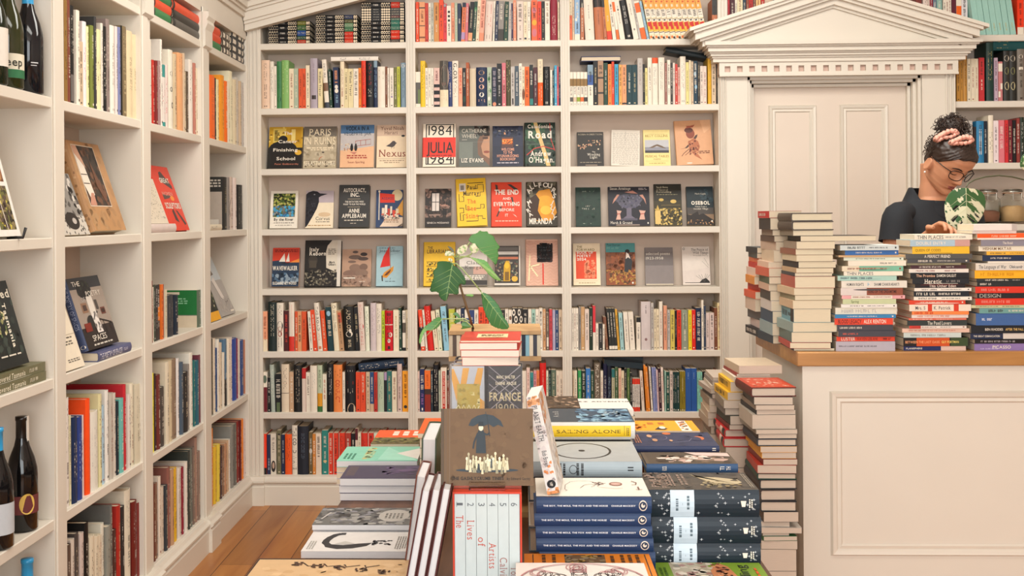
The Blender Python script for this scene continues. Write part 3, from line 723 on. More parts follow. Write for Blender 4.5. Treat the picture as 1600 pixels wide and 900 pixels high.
brow(2, 1, ZCm, '\n'.join('%d %d 562 wh | n 1 | r .58 .8 %s | r .12 .25 %s | k gy .55 .3 .5 .5 | a .3 .7 .02 .07 lt' % (51+i*28, 77+i*28, '8a6a3a', c) for i, c in enumerate(('5a5652', 'be', '8a9a2a', 'e0642a', '3c3733')))+"""
192 235 505 bg | r 0 .5 wh | r .5 .75 3a5a9a
237 270 475 bk
272 315 475 a8866a | r .6 .64 3a3230 | r .26 .3 3a3230 | k 4a3a34 .9 .66 .5 .6
318 349 490 dg
351 379 500 e8823a
380 400 480 d2401f
403 432 500 cb
436 460 505 e8a45a
462 495 505 ph | r .02 .06 2d2c2d
497 539 505 td
540 580 505 td
581 622 455 lt | k 8d7f78 .9 .4 .5 .3
623 640 500 bk
641 660 530 py
661 695 450 wh
697 741 450 wh | n 1 | r .88 1 d8552b | k gy .8 .4 .5 .4
745 793 448 wh | k gy .9 .3 .5 .3
796 812 490 9a6a60
814 838 468 wh
840 857 490 dk
858 875 490 pw
876 895 500 c03a30
896 914 525 pk
915 958 440 wh | k gy .85 .3 .5 .4 | a .3 .7 .05 .09 2d2c2d
960 984 485 py
985 1000 470 cr
1001 1018 480 be
1019 1050 475 1f3a4a | e .4 .7 .3 .05 lb | e .6 .4 .3 .05 lb
1052 1070 480 dk
1071 1095 515 pw
1096 1122 515 pw
1131 1158 445 d8a62a | k 8a6a1a .9 .3
1160 1194 480 be
1198 1211 480 dk""", 'second shelf down')
brow(0, 5, ZG, """
46 80 570 e8a07a | r 0 .3 cr
86 144 505 1d2a28 | k d8d0b8 .95 .3 .5 .35
146 192 510 wh | n 1 | k 2d2c2d .95 .7 .5 .5 | e .5 .52 .45 .1 2d2c2d | e .5 .45 .35 .06 b08070 | e .5 .36 .3 .06 8c2a20 | k 2d2c2d .28 .05 .5 .5
195 229 565 4a1a1c | k d84a3a .9 .2 .5 .4
231 268 505 wh | n 1 | a .12 .6 .3 .95 d2362a | r 0 .3 d2362a
273 292 570 oo
293 320 570 ph | k 2d2c2d .9 .2 .5 .5
322 353 570 oo
378 402 570 wh L-15
404 434 560 e04a24 L-22
437 470 510 wh L-28 | t THE_ROAD 3a3230 .92 .42 .55 s | k c9805a .36 .2 | a .2 .8 .04 .1 c9805a
472 502 565 dd5226 L-20
508 547 540 td L-20 | k e8d8c0 .7 .3 .5 .5 | e .5 .85 .35 .06 lb
551 588 512 e8ddc0 L-22 | e .5 .92 .3 .035 bk | k 5a4a3a .85 .4
589 622 565 tn L-24 | a .3 1 .7 .95 c05a40
628 697 535 22221f L-12 | t APOLLOS c8b89a .93 .45 .42 s | e .5 .38 .34 .07 wh | e .62 .45 .12 .05 wh | k c8b89a .25 .05 .5 .3
700 728 540 bk L-12
732 770 505 pw L-16 | e .5 .5 .42 .06 c03a3a | k c06a5a .95 .65 | k c06a5a .4 .1
772 800 535 e4e6d0 L-8 | k 3a6a4a .9 .3 .5 .5
804 844 510 cdbfc0 | k a08a90 .9 .3 .5 .4
846 882 515 wh | k 2d2c2d .9 .35 .5 .4
884 905 565 b8cc2a | k 2d2c2d .9 .3 .5 .5
907 962 565 c8202a | a .2 .8 .88 .95 8c1a20 | r .64 .66 wh | e .7 .4 .22 .06 wh | e .5 .25 .2 .05 wh | a .35 .65 .05 .12 3a1a1a
966 1005 560 e8dcc0 | k b89a5a .85 .3 .5 .3
1007 1027 545 dg L-6
1030 1052 565 wh | n 1 | k 2d2c2d .95 .75 .5 .5 | r .45 .7 5a5046 | r .0 .08 bk
1055 1070 560 cr""", 'sixth shelf down')
brow(1, 5, ZH, """
82 110 560 e2451f L-22 | r .4 .58 bk | r .1 .4 wh
114 128 560 wh L-24
132 172 535 d2281f L-30 | k f0c8b0 .9 .4 .5 .4
176 205 570 cr L-26
206 232 560 dfe0c0 L-22
234 241 560 dg L-22
243 280 535 8fc0d4 L-26
284 326 555 b4b83c L-8 | n 1 | k e4e0a8 .9 .2 .5 .6
329 345 560 wh
346 360 555 wh
362 386 545 nv
388 420 560 wh | n 1 | r .6 .8 4a5a8a
421 455 560 2f4070 | r .0 .4 wh
456 484 560 wh
486 520 540 e2451f
521 556 560 e2451f
560 600 565 wh
602 638 560 cr
640 670 560 2a2826
672 695 555 wh
697 721 560 wh | n 1 | e .5 .8 .4 .05 7a5a44 | e .5 .6 .4 .05 7a5a44 | e .5 .4 .4 .05 7a5a44
722 760 548 2d2a26 | n 1 | e .3 .9 .3 .08 wh | e .3 .9 .15 .04 bk | e .7 .74 .3 .08 wh | e .7 .74 .15 .04 bk | e .3 .58 .3 .08 wh | e .3 .58 .15 .04 bk | e .7 .42 .3 .08 wh | e .7 .42 .15 .04 bk
761 795 548 2d2a26 | n 1 | e .3 .9 .3 .08 wh | e .3 .9 .15 .04 bk | e .7 .74 .3 .08 wh | e .7 .74 .15 .04 bk | e .3 .58 .3 .08 wh | e .3 .58 .15 .04 bk | e .7 .42 .3 .08 wh | e .7 .42 .15 .04 bk
797 832 555 1c1a1a | r .6 .63 c03a2a
835 858 555 wh
859 885 555 mt
886 910 555 wh
912 936 548 wh | e .5 .9 .25 .03 3a3230
938 958 555 c8966a
960 981 580 6a5a4e | a .2 .8 .1 .35 wh
983 1004 555 c8424a
1006 1025 560 a8a0b8
1026 1047 560 24406a
1049 1074 560 be""", 'sixth shelf down')
brow(2, 5, ZI, """
62 75 548 wh
76 90 548 wh
91 108 548 wh
112 125 540 gy
126 152 540 c0986a
154 183 555 pw
185 208 545 20301f
209 228 530 d0303a | n 1 | r 0 .4 wh
230 249 655 wh
251 278 655 2d2c2a
279 292 660 wh
300 320 610 7a4e38 L-16
326 344 550 2a2c28 L-20 | r .02 .1 wh | k wh .9 .3
345 364 550 2a2c28 L-20 | r .02 .1 wh | k wh .9 .3
365 384 550 2a2c28 L-20 | r .02 .1 wh | k wh .9 .3
386 401 555 d8a23a L-20
404 430 580 9cc4c4 L-14
437 468 575 wh L-14 | k gy .8 .2 .5 .3
472 508 575 wh L-14 | k gy .8 .2 .5 .3
516 545 612 wh | r .85 1 20201e | k gy .7 .3
548 615 500 cfc4c2 | k 5a4a4a .92 .72 .5 .12 | e .5 .22 .14 .03 8a6a6a
618 637 510 lt
639 656 555 cr
657 675 555 cr
677 701 500 wh
707 731 530 dd9a7a
733 752 560 lt
755 785 560 d0bc5a
787 800 565 bk
801 830 560 d8361f
832 880 560 8e9684 | a .45 .55 .5 .9 5a604e
881 905 560 ead02a
906 932 560 d8281f
934 971 545 nv | k wh .9 .2 .5 .5
973 988 490 wh
989 1004 530 3a4458
1006 1030 580 d8c4bc
1031 1062 580 d8c4bc
1063 1085 545 7a4a34
1086 1105 510 e4d0a0""", 'sixth shelf down')
brow(0, 6, ZJ, """
38 66 118 wh | n 1 | r 0 .62 6a1f28 | e .5 .82 .4 .1 5a6a5a
67 85 150 bk
89 113 75 a9b4a8 L-8 | k wh .9 .3 .5 .5
114 147 128 1a1c1e | k wh .85 .35 .5 .7 | a .2 .8 .0 .25 5a6a4a
149 193 72 e0cfb6 | k 3a3230 .92 .45 .5 .4 | r .39 .40 3a3230 | a .3 .7 .6 .61 c03a2a
195 220 118 c8a482
222 268 78 1d1d1d | k c9b8a0 .92 .2 .5 .4
270 292 95 b82a2a | n 1 | r 0 .76 pw
293 317 120 wh | k 5a3a3a .9 .4 .5 .4
318 358 80 wh | k lt .85 .5 .5 .4
360 388 78 b8c4a8 | r .0 .12 3a6a3a | r .12 .4 d8962a | k 5a6a4a .9 .5
390 414 130 e2ddc8 | k c0603a .85 .3 .5 .4
417 453 70 191a1d | k cfcac2 .92 .35 .5 .4
455 505 75 e8894a | k 3a2018 .9 .7 .5 .6 | t CONFLICT c4301f .68 .2 .5
507 522 118 wh
524 582 80 1b1c20 | k wh .9 .85 .5 .5 | k c4291d .66 .56 .5 .6 | k wh .5 .38 .5 .5 | e .6 .05 .4 .14 be
585 611 118 dd4a28
612 642 118 dd4a28
645 667 118 be
668 690 118 2a4a7a | r 0 .2 c8a88a
692 711 118 b83026
712 749 118 b0c0a8 | k 5a7a64 .85 .3 .5 .4
751 767 120 a890b0 | n 1 | r 0 .8 1d2024
768 795 112 2c6c66
797 825 115 e2d6bc | k 8a3a2a .85 .3
828 855 70 d0b8b0
858 892 112 f0a024 | e .5 .12 .3 .04 2d2c2d | k 6a3a10 .92 .3""", 'seventh shelf down')
brow(0, 7, ZJ, """
35 62 480 e83c20 | r 0 .16 1d1d20 | n 1
64 84 485 2a3050 | k c8c8d0 .4 .1
86 118 478 d8d0c0 | n 1 | k 8a8078 .9 .5 .5 .4 | e .5 .2 .42 .14 2a2624 | e .5 .22 .22 .08 b89a88
122 146 460 6a664c | e .5 .9 .25 .03 2d2c2d
148 168 485 1f2a4a
170 210 482 e85a24 | k 8a2a10 .9 .3 .5 .4
212 242 430 e0d8c8 | t THE_COVID_WAVE 1a1a1a .95 .1 .72
244 307 435 20242e | k 5a6474 .85 .3 .5 .3
310 331 470 6a5a3c | e .5 .55 .4 .06 cfcac2
332 350 480 d0843a
351 383 478 e0d0bc | k 3a3230 .92 .4 .5 .4
386 422 460 2c8078 | e .5 .3 .3 .03 d0b070
424 450 475 d83c26 | a 0 .1 0 1 e8c8b8
453 482 475 d83c26 | a 0 .1 0 1 e8c8b8
485 522 475 d83c26 | a 0 .1 0 1 e8c8b8
524 556 475 a83c30
558 580 478 1c1a1c
582 597 450 d8c8b8 | n 1 | r .75 1 5a1f28
598 616 475 e0d8c0
617 655 475 d2382a
657 690 475 d2382a | a 0 .1 0 1 e8c8b8
691 712 475 d0dcc8
714 732 478 wh
734 756 470 d83c26
758 803 475 d0302a | a .3 .7 .3 .8 wh
815 842 478 2d2c2d | n 1 | a .2 .8 .5 .9 wh
843 862 478 3a7aa0
863 889 478 a8d0c0""", 'bottom shelf')
brow(1, 6, ZK, """
81 101 195 d8bcb0
104 148 170 1f2a58 | k wh .85 .5 .5 .6 | k a070b0 .42 .1 .5 .5 | a .35 .65 .03 .09 wh
151 210 185 e8702a | n 1 | r 0 .42 8a2a20 | r .42 .55 3a2a24 | k c04a10 .9 .6 .5 .3
212 234 185 20303c
236 289 130 1a1a1e | k wh .9 .1 .5 .45
291 310 190 b4bca8
313 371 160 e6dac8 | a .25 .75 .05 .92 c4362a | k f0d8c8 .9 .1 .5 .3
373 396 180 221f1c | r .0 .75 7a3a28
397 415 200 8a4a30
500 560 190 wh
562 600 180 e0d0b8
602 660 195 3a4a5a
662 720 185 c0a080
722 780 190 d8d0c0
782 840 180 8a3a30
842 900 190 2a4a4a
902 960 190 wh
962 1020 185 e8b060
1022 1080 190 5a5048
1082 1168 190 wh
1171 1205 160 e4c4b8
1207 1239 205 3a8a8a
1241 1270 190 d8909a
1271 1300 185 dd7a4a
1304 1366 110 cc2420 | k e09080 .85 .55 .5 .2 | a .3 .8 .25 .35 d8a098
1368 1389 190 d8d8c0
1391 1415 180 1f2422 | k 8ab0a0 .9 .3 .5 .5
1418 1465 180 5a6a5a | a .4 .6 .05 .3 3a8a4a
1467 1499 190 e0d0bc
1500 1535 190 e0d0bc""", 'seventh shelf down')
brow(2, 6, ZLw, """
95 110 190 be
112 141 190 e4d8c0
150 182 185 3a9a54
186 226 190 1d2e24
229 274 165 3a78bc
276 310 190 20402e
312 372 110 6e6254 | t PHILIP_LARKIN e6dccb .97 .3 .5
376 401 190 wh
403 440 120 1a1c3a | k cfcac2 .75 .15 .5 .4
442 484 140 161c2c | k 9ab0c8 .75 .3 .5 .4 | e .6 .2 .2 .03 6a8ab0
486 516 170 b8b494 | r .8 1 2a6a6a
519 550 155 3c5a34
555 582 165 dcb49a
584 612 190 d8c8a8
614 638 165 1e241f
640 668 165 4a6a34
670 691 210 1b1c1c
694 712 268 d8cfc4 | n 1 | r .83 1 d8361f | r 0 .13 d8361f | k 6a6460 .8 .2 .5 .5
713 731 268 d8cfc4 | n 1 | r .83 1 d8361f | r 0 .13 d8361f | k 6a6460 .8 .2 .5 .5
732 750 268 d8cfc4 | n 1 | r .83 1 d8361f | r 0 .13 d8361f | k 6a6460 .8 .2 .5 .5
751 768 268 d8cfc4 | n 1 | r .83 1 d8361f | r 0 .13 d8361f | k 6a6460 .8 .2 .5 .5
790 818 190 d8c8b8 L-22
834 853 130 e08428 L-28
854 873 150 e08428 L-28
884 901 150 wh L-24
904 925 155 8088b8 L-16
926 945 155 8088b8 L-16
946 962 180 d8b8b8 L-14
965 990 165 3a1f2c L-14
991 1014 155 e4d4c8 L-12 | k c06a5a .9 .2 .5 .4
1016 1029 190 mt
1031 1066 200 1e4a40
1068 1098 195 cdbfb4
1100 1117 200 183a38 | a .3 .7 .02 .05 wh
1118 1135 200 183a38 | a .3 .7 .02 .05 wh
1136 1166 200 183a38 | a .3 .7 .02 .05 wh
1168 1185 195 8a7a24 | a .3 .7 .02 .05 wh
1186 1204 195 8a7a24 | a .3 .7 .02 .05 wh
1205 1223 195 8a7a24 | a .3 .7 .02 .05 wh
1225 1281 165 2a559a | k 8aa8d8 .9 .75 .5 .2
1283 1337 165 2a559a | k 8aa8d8 .9 .75 .5 .2
1340 1357 200 84c4b0
1358 1375 200 84c4b0
1376 1393 200 84c4b0
1395 1414 195 16181b | a .3 .7 .02 .06 wh
1416 1434 195 16181b | a .3 .7 .02 .06 wh
1436 1454 195 16181b | a .3 .7 .02 .06 wh
1456 1474 195 16181b
1476 1494 195 16181b
1496 1514 195 16181b
1516 1545 195 16181b
1549 1576 190 d84a2a""", 'seventh shelf down')
# shelves over and right of the door
ZM_ = (1060, 0, 5.926); ZN_ = (1320, 0, 5.714); ZR_ = (1480, 0, 3.333)
row('B', YF+0.03, Z[0], ZM_, """
372 395 -40 wh
397 418 -40 wh
420 438 -40 wh
439 456 -40 wh
458 476 -40 c4303a
480 524 -40 4a1f2c
526 545 -40 wh
547 598 -40 e2d6b0
600 628 -40 2a3a4a
630 655 -40 8a4a34
657 690 -40 c4302a
692 720 -40 6a3a34
722 765 -40 e8c080
767 800 -40 b8302a
802 880 -40 cdb4a0
900 940 -40 bl
945 990 -40 wh
995 1040 -40 te""", 'top shelf left of pediment', 'books on the top shelf above the door', dmax=0.12)
row('B', YF+0.03, Z[0], ZN_, """
330 370 -40 nv
375 410 -40 wh
415 455 -40 rd
460 500 -40 cr
640 690 -40 7a3a34
700 760 -40 d8c4b8
762 790 -40 mr
792 822 -40 6a7a8a
824 870 -40 8ab0a4
880 905 -40 wh
906 930 -40 wh
931 955 -40 wh
958 998 -40 5a2030 | k wh .5 .2
1000 1045 -40 wh | n 1 | r .35 .75 e8641f
1046 1100 -40 e0d8d8 | r .12 .3 5a2a34""", 'top shelf right of pediment', 'books on the top shelf above the door', dmax=0.12)
def rrow(k, text, name): row('B', YF, Z[k], ZR_, text, name+' right of door', 'books on the '+name+' right of the door', dmax=0.14)
rrow(0, '\n'.join('%d %d -25 9cc8bc L-28 | k c8b060 .3 .1 .5 .2' % (146+i*31, 175+i*31) for i in range(7))+"""
368 401 -20 e83c1a | r 0 .2 wh
404 440 -20 wh
444 480 -20 bl
484 520 -20 cr""", 'top shelf')
rrow(1, """
52 69 310 gd
70 85 300 gd
86 104 270 gd
107 125 305 d8ccb4
126 146 305 d8ccb4
147 165 305 d8ccb4
167 195 300 b83034
204 241 222 1f3a34 | k c8b070 .85 .35 .5 .5
247 266 300 b8a0b0
268 290 320 c07878 | n 1 | r .75 .95 wh | a 0 .5 .1 .25 wh | a .5 1 .3 .45 wh
294 326 265 2d2c28 | e .5 .85 .4 .06 cfc4b0 | e .5 .6 .34 .07 8a8a5a | e .5 .3 .36 .08 c8bc90 | n 1
328 360 265 2d2c28 | e .5 .85 .4 .06 cfc4b0 | e .5 .6 .34 .07 8a8a5a | e .5 .3 .36 .08 c8bc90 | n 1
366 402 255 7a7268 | e .5 .85 .3 .04 wh | a .2 .8 .6 .65 wh
405 450 290 rd
455 490 300 cr
495 540 290 nv""", 'second shelf')
rrow(2, """
-20 20 630 wh
22 85 632 be
88 106 630 wh
109 135 628 lt
138 152 660 2d2424 | k d84a4a .5 .1
153 192 630 2a7aa8 | a .35 .65 .2 .8 wh
193 212 630 1d2430 | k cfcac2 .8 .2
216 241 600 e8ddc8 | k 3a3230 .65 .2 .5 .5
243 269 628 e8d8d8
271 301 625 d87880 | k f0d8d0 .85 .3 .5 .5
302 318 625 cc3034
320 342 625 6e1f2c
344 360 625 1d1a1c | k wh .8 .2 .5 .5
363 380 615 8a3a34
382 402 610 1f2f24
405 440 620 wh
445 480 625 or""", 'third shelf')
# ---------------------------------------------------------------- left wall, spines towards the room
LB = ['nearest left-wall bay', 'second left-wall bay', 'third left-wall bay', 'corner left-wall bay']
Z1, Z5, Z6_, Z7, Z8 = (0, 0, 4), (220, 0, 3.913), (220, 200, 3.913), (220, 400, 3.6), (220, 600, 3)
Z4l = (0, 600, 3); Z3l = (0, 400, 3.6)
BACKS['grey'] = [('s', .1, .8, .95, .96, 3, 'b8b0a4'), ('r', .12, .02, .98, .72, 'a89c90'), ('e', .3, .3, .12, .2, 'd0c8bc'), ('r', .2, .1, .9, .2, 'c8c0b4')]
BACKS['green'] = [('r', .3, .88, .62, .95, 'cfc4b0'), ('s', .15, .62, .8, .8, 3, '7ab08a'), ('r', 0, 0, 1, .32, 'c8b8a0'), ('e', .4, .2, .1, .08, 'e4dccc'), ('e', .62, .18, .1, .08, '6a5a4a'), ('r', 0, 0, 1, .1, 'c07a2a'), ('r', 0, .34, 1, 1, '1f6a34')][::-1]
def lrow(b, k, zoom, text, shelfname, **kw):
    row('L', XL, (ZL+[ZB0])[k], zoom, text, shelfname+', '+LB[b], 'books on the '+shelfname+' of the '+LB[b], dmax=0.2, **kw)
lrow(1, 0, Z1, """
411 432 5 8c6a34 | k 3a2a18 .9 .2 .5 .5
433 455 5 7a4030
457 481 40 1d1d1d | k wh .9 .5 .5 .5 | a .1 .9 .03 .3 6a6460
484 505 70 wh
507 530 262 be
531 555 140 e8dcdc | k c07080 .7 .3 .5 .4
556 573 170 e4dca8
575 595 165 76803a
597 612 110 3a3a3a
613 640 190 e4d8a8 | k 2d2c2d .6 .25 .5 .6
641 655 150 d8d0c4
657 678 170 1b1b1b | k wh .85 .1 .5 .55
680 700 125 8a7a74
703 729 165 e6dccf
730 744 170 d8ccc8
746 763 175 7a80a8
765 800 170 7a6a4e | a 0 .15 0 1 20201c
802 838 200 dcc8a2 | k 5a4a2a .7 .3 .5 .3
843 870 222 dcc8a2 | k 5a4a2a .6 .3 .5 .3""", 'top book shelf')
lrow(2, 0, Z5, """
63 80 245 dcd4c4 | e .5 .7 .4 .05 3a3230 | e .5 .4 .4 .06 3a3230 | e .5 .15 .4 .04 3a3230 | n 1
82 97 370 b83028
98 112 375 7a2a2a
113 127 375 a08080
128 140 245 e0d8cc
141 161 400 d8cfc6 | n 1 | r .8 1 3a8a84 | k c02a2a .6 .2 .5 .7 | r .0 .08 3a8a84
162 178 400 d8c8c0 | k c02a3a .8 .2 .5 .6
180 206 310 e2dac8 | n 1 | e .5 .7 .3 .03 bk | e .4 .5 .2 .03 bk | e .6 .3 .2 .04 bk
207 226 335 c8b494
230 263 330 dfa474 | n 1 | k c8b440 .7 .1 .5 .6 | k 3a3230 .95 .75 .5 .5
264 276 330 be
277 287 440 cr
288 304 440 5a4a3a
306 328 370 e2d8cc | k 2d2c2d .9 .4 .5 .6
330 343 390 b87a6a
344 355 420 cr
356 375 445 1f2226""", 'top book shelf')
lrow(3, 0, Z5, """
424 460 465 ee6a24
462 472 480 2d2c2d
473 489 490 e4d8a8
490 514 465 e8962c
515 535 500 ee7024
537 552 500 e4d8c0
553 573 440 e8e0c0
575 590 490 d8c8a8
591 609 480 cdc4b8
611 624 500 be
625 638 510 lt""", 'top book shelf')
lrow(3, 1, Z6_, """
505 528 300 2c2c2a | back grey
529 545 302 gy
547 572 300 cdbcb0 | e .5 .4 .4 .2 5a504a
574 592 305 e0d0c8
596 626 348 1a1a1a | n 1 | k wh .95 .05 .5 .6""", 'second book shelf')
lrow(2, 2, Z7, """
56 66 140 7a2f2a
67 76 175 wh
77 86 165 3a4438
87 100 165 2d2c2d
101 113 160 3a3a3a | r .35 .6 e0802a
115 124 160 e0702a
125 136 160 8a3024
138 148 190 d8ccb0
150 186 220 34383e | k a8a49c .8 .2 .5 .5
188 210 220 1d2a38
312 340 190 5a6a5a | back green""", 'third book shelf')
lrow(1, 3, Z4l, """
298 322 68 e4dcd4
324 331 150 e4dcb8
333 356 155 1d2e50 | k wh .7 .2 .5 .5
358 380 155 2c3f80 | k a8b8e0 .8 .2 .5 .5
381 396 150 e0d0cc | k a06060 .7 .2 .5 .5
398 418 72 f0501c | n 1
420 455 130 e0dccf | k a8a49c .8 .2 .4 .5
457 472 50 d8d0a0
474 490 105 a8c4d4
492 508 32 e4e0d8
510 528 45 b8b0a4
530 543 45 cdc4b8
545 556 85 1d2a34
558 577 70 6ab0a8
579 592 5 c02a34
593 605 50 d8cfc4
607 622 0 e0d8c0
625 655 0 cdc4ac""", 'fourth book shelf')
lrow(2, 3, Z7, """
54 73 663 eade3a | k 2d2c2d .8 .3 .5 .6
75 84 665 3a2a2a
85 104 670 6a2f2a
106 130 740 4a4440
131 150 598 d8ccb4
152 172 590 cdbc9c
174 200 580 8a7460
202 216 578 e0dcd8
217 232 600 4a5a6a
234 258 655 2c2c2c
260 268 610 gy
270 288 545 e0dcd0
290 300 590 2a6a6a
301 318 590 2a6070
320 341 555 6a3440""", 'fourth book shelf')
lrow(3, 3, Z7, """
388 402 470 6a6458
404 418 465 e0d4c0
419 428 520 2a4a7a
429 440 470 e4e0d4
442 456 490 d8c8b0
458 466 545 e0d8c8
467 482 470 5a7a94 | r 0 .4 2d2c2a
484 496 465 e8dcc8
498 514 460 e4d8cc
516 536 465 2f4a9a | k wh .6 .2 .5 .4
537 543 465 8a3a5a
545 556 470 d8ccc0
558 578 475 2c4a8a
580 595 470 b87a60""", 'fourth book shelf')
lrow(1, 4, Z4l, """
297 305 790 2d2c2d
306 326 760 5a4a40 | r .3 .4 e8501c
328 346 735 d0c4b8
348 366 705 4a4442
368 386 705 c8b8b0
388 406 655 191919 | k wh .8 .2 .5 .4
408 430 720 d8ccb4
431 450 720 d8ccb4
452 470 715 d8ccb4
472 486 660 d8d4c4
488 508 672 8a8a80
510 520 575 6a6a66
522 536 690 4a2f2a
538 556 575 a82c24
560 578 580 2d2c2d
580 608 500 dcd4c0
612 636 555 6a1f1c
638 670 555 7a2a26""", 'bottom book shelf')
lrow(2, 4, Z8, """
40 50 480 9a4a30
52 62 475 6a3a2e
64 76 470 8a6a58
78 88 440 e0d4c4
90 104 490 cdbfae
106 116 480 3a3f44
118 132 395 8a5a50
133 147 405 b89070
149 166 400 e0b028
168 176 400 d8d0c8
178 186 395 c8b8a8
188 198 395 8a1f34
200 211 370 e0d8cc
213 222 320 3a3f3a
223 236 310 6a7068
238 246 300 7a6a60
248 258 255 9a7a6c
260 270 320 8a7468
272 284 325 c8b8a4""", 'bottom book shelf')
lrow(3, 4, Z8, """
326 336 215 d88428 L6
338 350 300 e0b83a L10
352 362 290 e0c84a L10
364 376 300 4a3434 L8
378 388 300 8a6a54 L6
390 400 285 b88a6a L5
402 408 270 c8a888
409 417 265 e4dcd0
420 432 200 8a8a84
434 446 190 6a6a64
448 456 180 8a2a24
458 464 175 6a1f20
465 475 170 ee8428
478 492 165 d8c4c0""", 'bottom book shelf')
# ================================================================ books shown face out on the back bookcase
def face(k, zoom, x0, x1, yt, yb, T, label, design, bg, shelfname, tilt=13, hard=None, rot=0, spine=None, rough=0.4, copies=0, yaw=0):
    ox, oy, sc = zoom; t = math.radians(tilt); zs = Z[k]
    def fit(Y):
        vm = (yt+yb)/2/sc+oy; a = onY(x0/sc+ox, vm, Y); b = onY(x1/sc+ox, vm, Y)
        return a.x, b.x, (yb-yt)/sc*Y/FPX
    Y = YF+0.09
    for _ in range(3):
        xa, xb, ha = fit(Y); H = (ha-T*math.sin(t))/math.cos(t); Yb_ = YF+SD-0.002-H*math.sin(t); Y = Yb_-T*math.cos(t)
    n = Vector((0, -math.cos(t), math.sin(t))); ez = Vector((0, math.sin(t), math.cos(t)))
    if rot: R = Matrix.Rotation(math.radians(rot), 3, n); ez = R @ ez
    z0 = zs + (abs(math.sin(math.radians(rot)))*(xb-xa) if rot > 0 and False else 0.0003)
    o = Vector((xa, Yb_, z0))
    if rot: ey = ez.cross(n); dz = min(0, (ey*(xb-xa)).z); o.z -= dz
    book('book', label, 'books shown face out on the '+shelfname, T, xb-xa, H, o, n, ez, bg, front=design, spine=spine or (), hard=hard, rough=rough)
ZD, ZE, ZF = (400, 170, 4.5), (640, 170, 4.5), (880, 170, 4.5)
W, K = 'e8dfd0', '1b1a1b'
S3, S4, S5 = 'third shelf down', 'fourth shelf down', 'fifth shelf down'
face(2, ZD, 82, 320, 108, 416, .024, 'dark paperback with yellow window scene and large white title, first from left on third shelf', [
 ('r', 0, .5, 1, 1, 'c49a2c'), ('r', .12, .62, .5, .96, 'd8bc5a'), ('r', .16, .66, .3, .92, '8a7a3a'), ('r', .62, .6, .95, .98, 'b88a22'), ('r', .66, .66, .78, .94, 'e0c878'), ('n', 0, .45, 1, 1, ['7a5a1a', 'e0c060'], 26, .03, 3),
 ('e', .42, .7, .13, .09, K), ('e', .42, .46, .42, .2, K), ('r', 0, 0, 1, .42, '1f1c1a'), ('e', .88, .38, .1, .06, 'd8a838'),
 ('t', 'The', .56, .81, .075, W, {'bold': .015, 'w': .25}), ('t', 'Cancer', .56, .61, .075, W, {'bold': .015, 'w': .56}), ('t', 'Finishing', .5, .41, .075, W, {'bold': .015, 'w': .72}), ('t', 'School', .52, .2, .078, W, {'bold': .015, 'w': .55}), ('t', 'Peter Goldsworthy', .55, .09, .038, 'd8846a', {'w': .7})], '1f1c1a', S3)
face(2, ZD, 328, 560, 108, 416, .024, 'grey beige book with tall cream title, second from left on third shelf, left bay', [
 ('r', 0, 0, 1, 1, 'b4a68c'), ('r', 0, .76, 1, 1, '6c645a'), ('n', 0, .1, 1, .8, ['a89a80', 'c0b298'], 40, .07, 5),
 ('t', 'PARIS', .5, .79, .16, 'e8d8b8', {'serif': True, 'w': .66}), ('t', 'IN RUINS', .5, .57, .18, 'e8d8b8', {'serif': True, 'w': .95}), ('s', .1, .46, .9, .51, 1, 'e8d8b8'), ('s', .22, .42, .8, .46, 1, 'e8d8b8'),
 ('e', .6, .38, .04, .015, '3a3230'), ('l', [(.48, .18), (.5, .24), (.58, .28)], .014, 'c0603a'), ('r', .02, .19, .98, .2, '8a7a64'), ('n', 0, .03, 1, .16, ['7a6a54', '5a4c3c', 'c8b898'], 40, .025, 7), ('t', 'SEBASTIAN SMEE', .5, .07, .1, 'efe2c8', {'serif': True, 'w': .94})], 'b4a68c', S3)
face(2, ZD, 588, 825, 98, 414, .034, 'blue and sand book with two small dark figures, third on third shelf, left bay', [
 ('r', 0, 0, 1, 1, 'd8b498'), ('r', 0, .34, 1, .8, 'bcb6b4'), ('r', 0, .8, 1, 1, '4a6f96'), ('p', [(0, .4), (.6, .46), (1, .5), (1, .0), (0, 0)], 'e4b48c'),
 ('l', [(.45, .62), (.9, .66), (.9, .54), (.45, .5), (.45, .62)], .012, 'a8584a'), ('l', [(.6, .63), (.6, .52)], .01, 'a8584a'), ('l', [(.75, .65), (.75, .53)], .01, 'a8584a'), ('n', .02, .38, .4, .56, ['b88a6a', 'd8c8b0'], 24, .02, 4),
 ('e', .34, .46, .045, .08, K), ('e', .34, .54, .025, .02, K), ('e', .46, .46, .045, .08, '2a2624'), ('e', .46, .54, .025, .02, K), ('p', [(.28, .36), (.5, .36), (.42, .3)], 'c07a6a'),
 ('t', 'VODKA IN A', .5, .87, .1, '18242e', {'bold': .02, 'w': .7}), ('t', 'VEGEMITE JAR', .5, .755, .085, '3a4a58', {'w': .82}), ('s', .2, .2, .8, .3, 2, 'a8443a'), ('t', 'Susan Sparling', .48, .1, .05, '8a3428', {'w': .5})], 'e0c8b0', S3, hard=True)
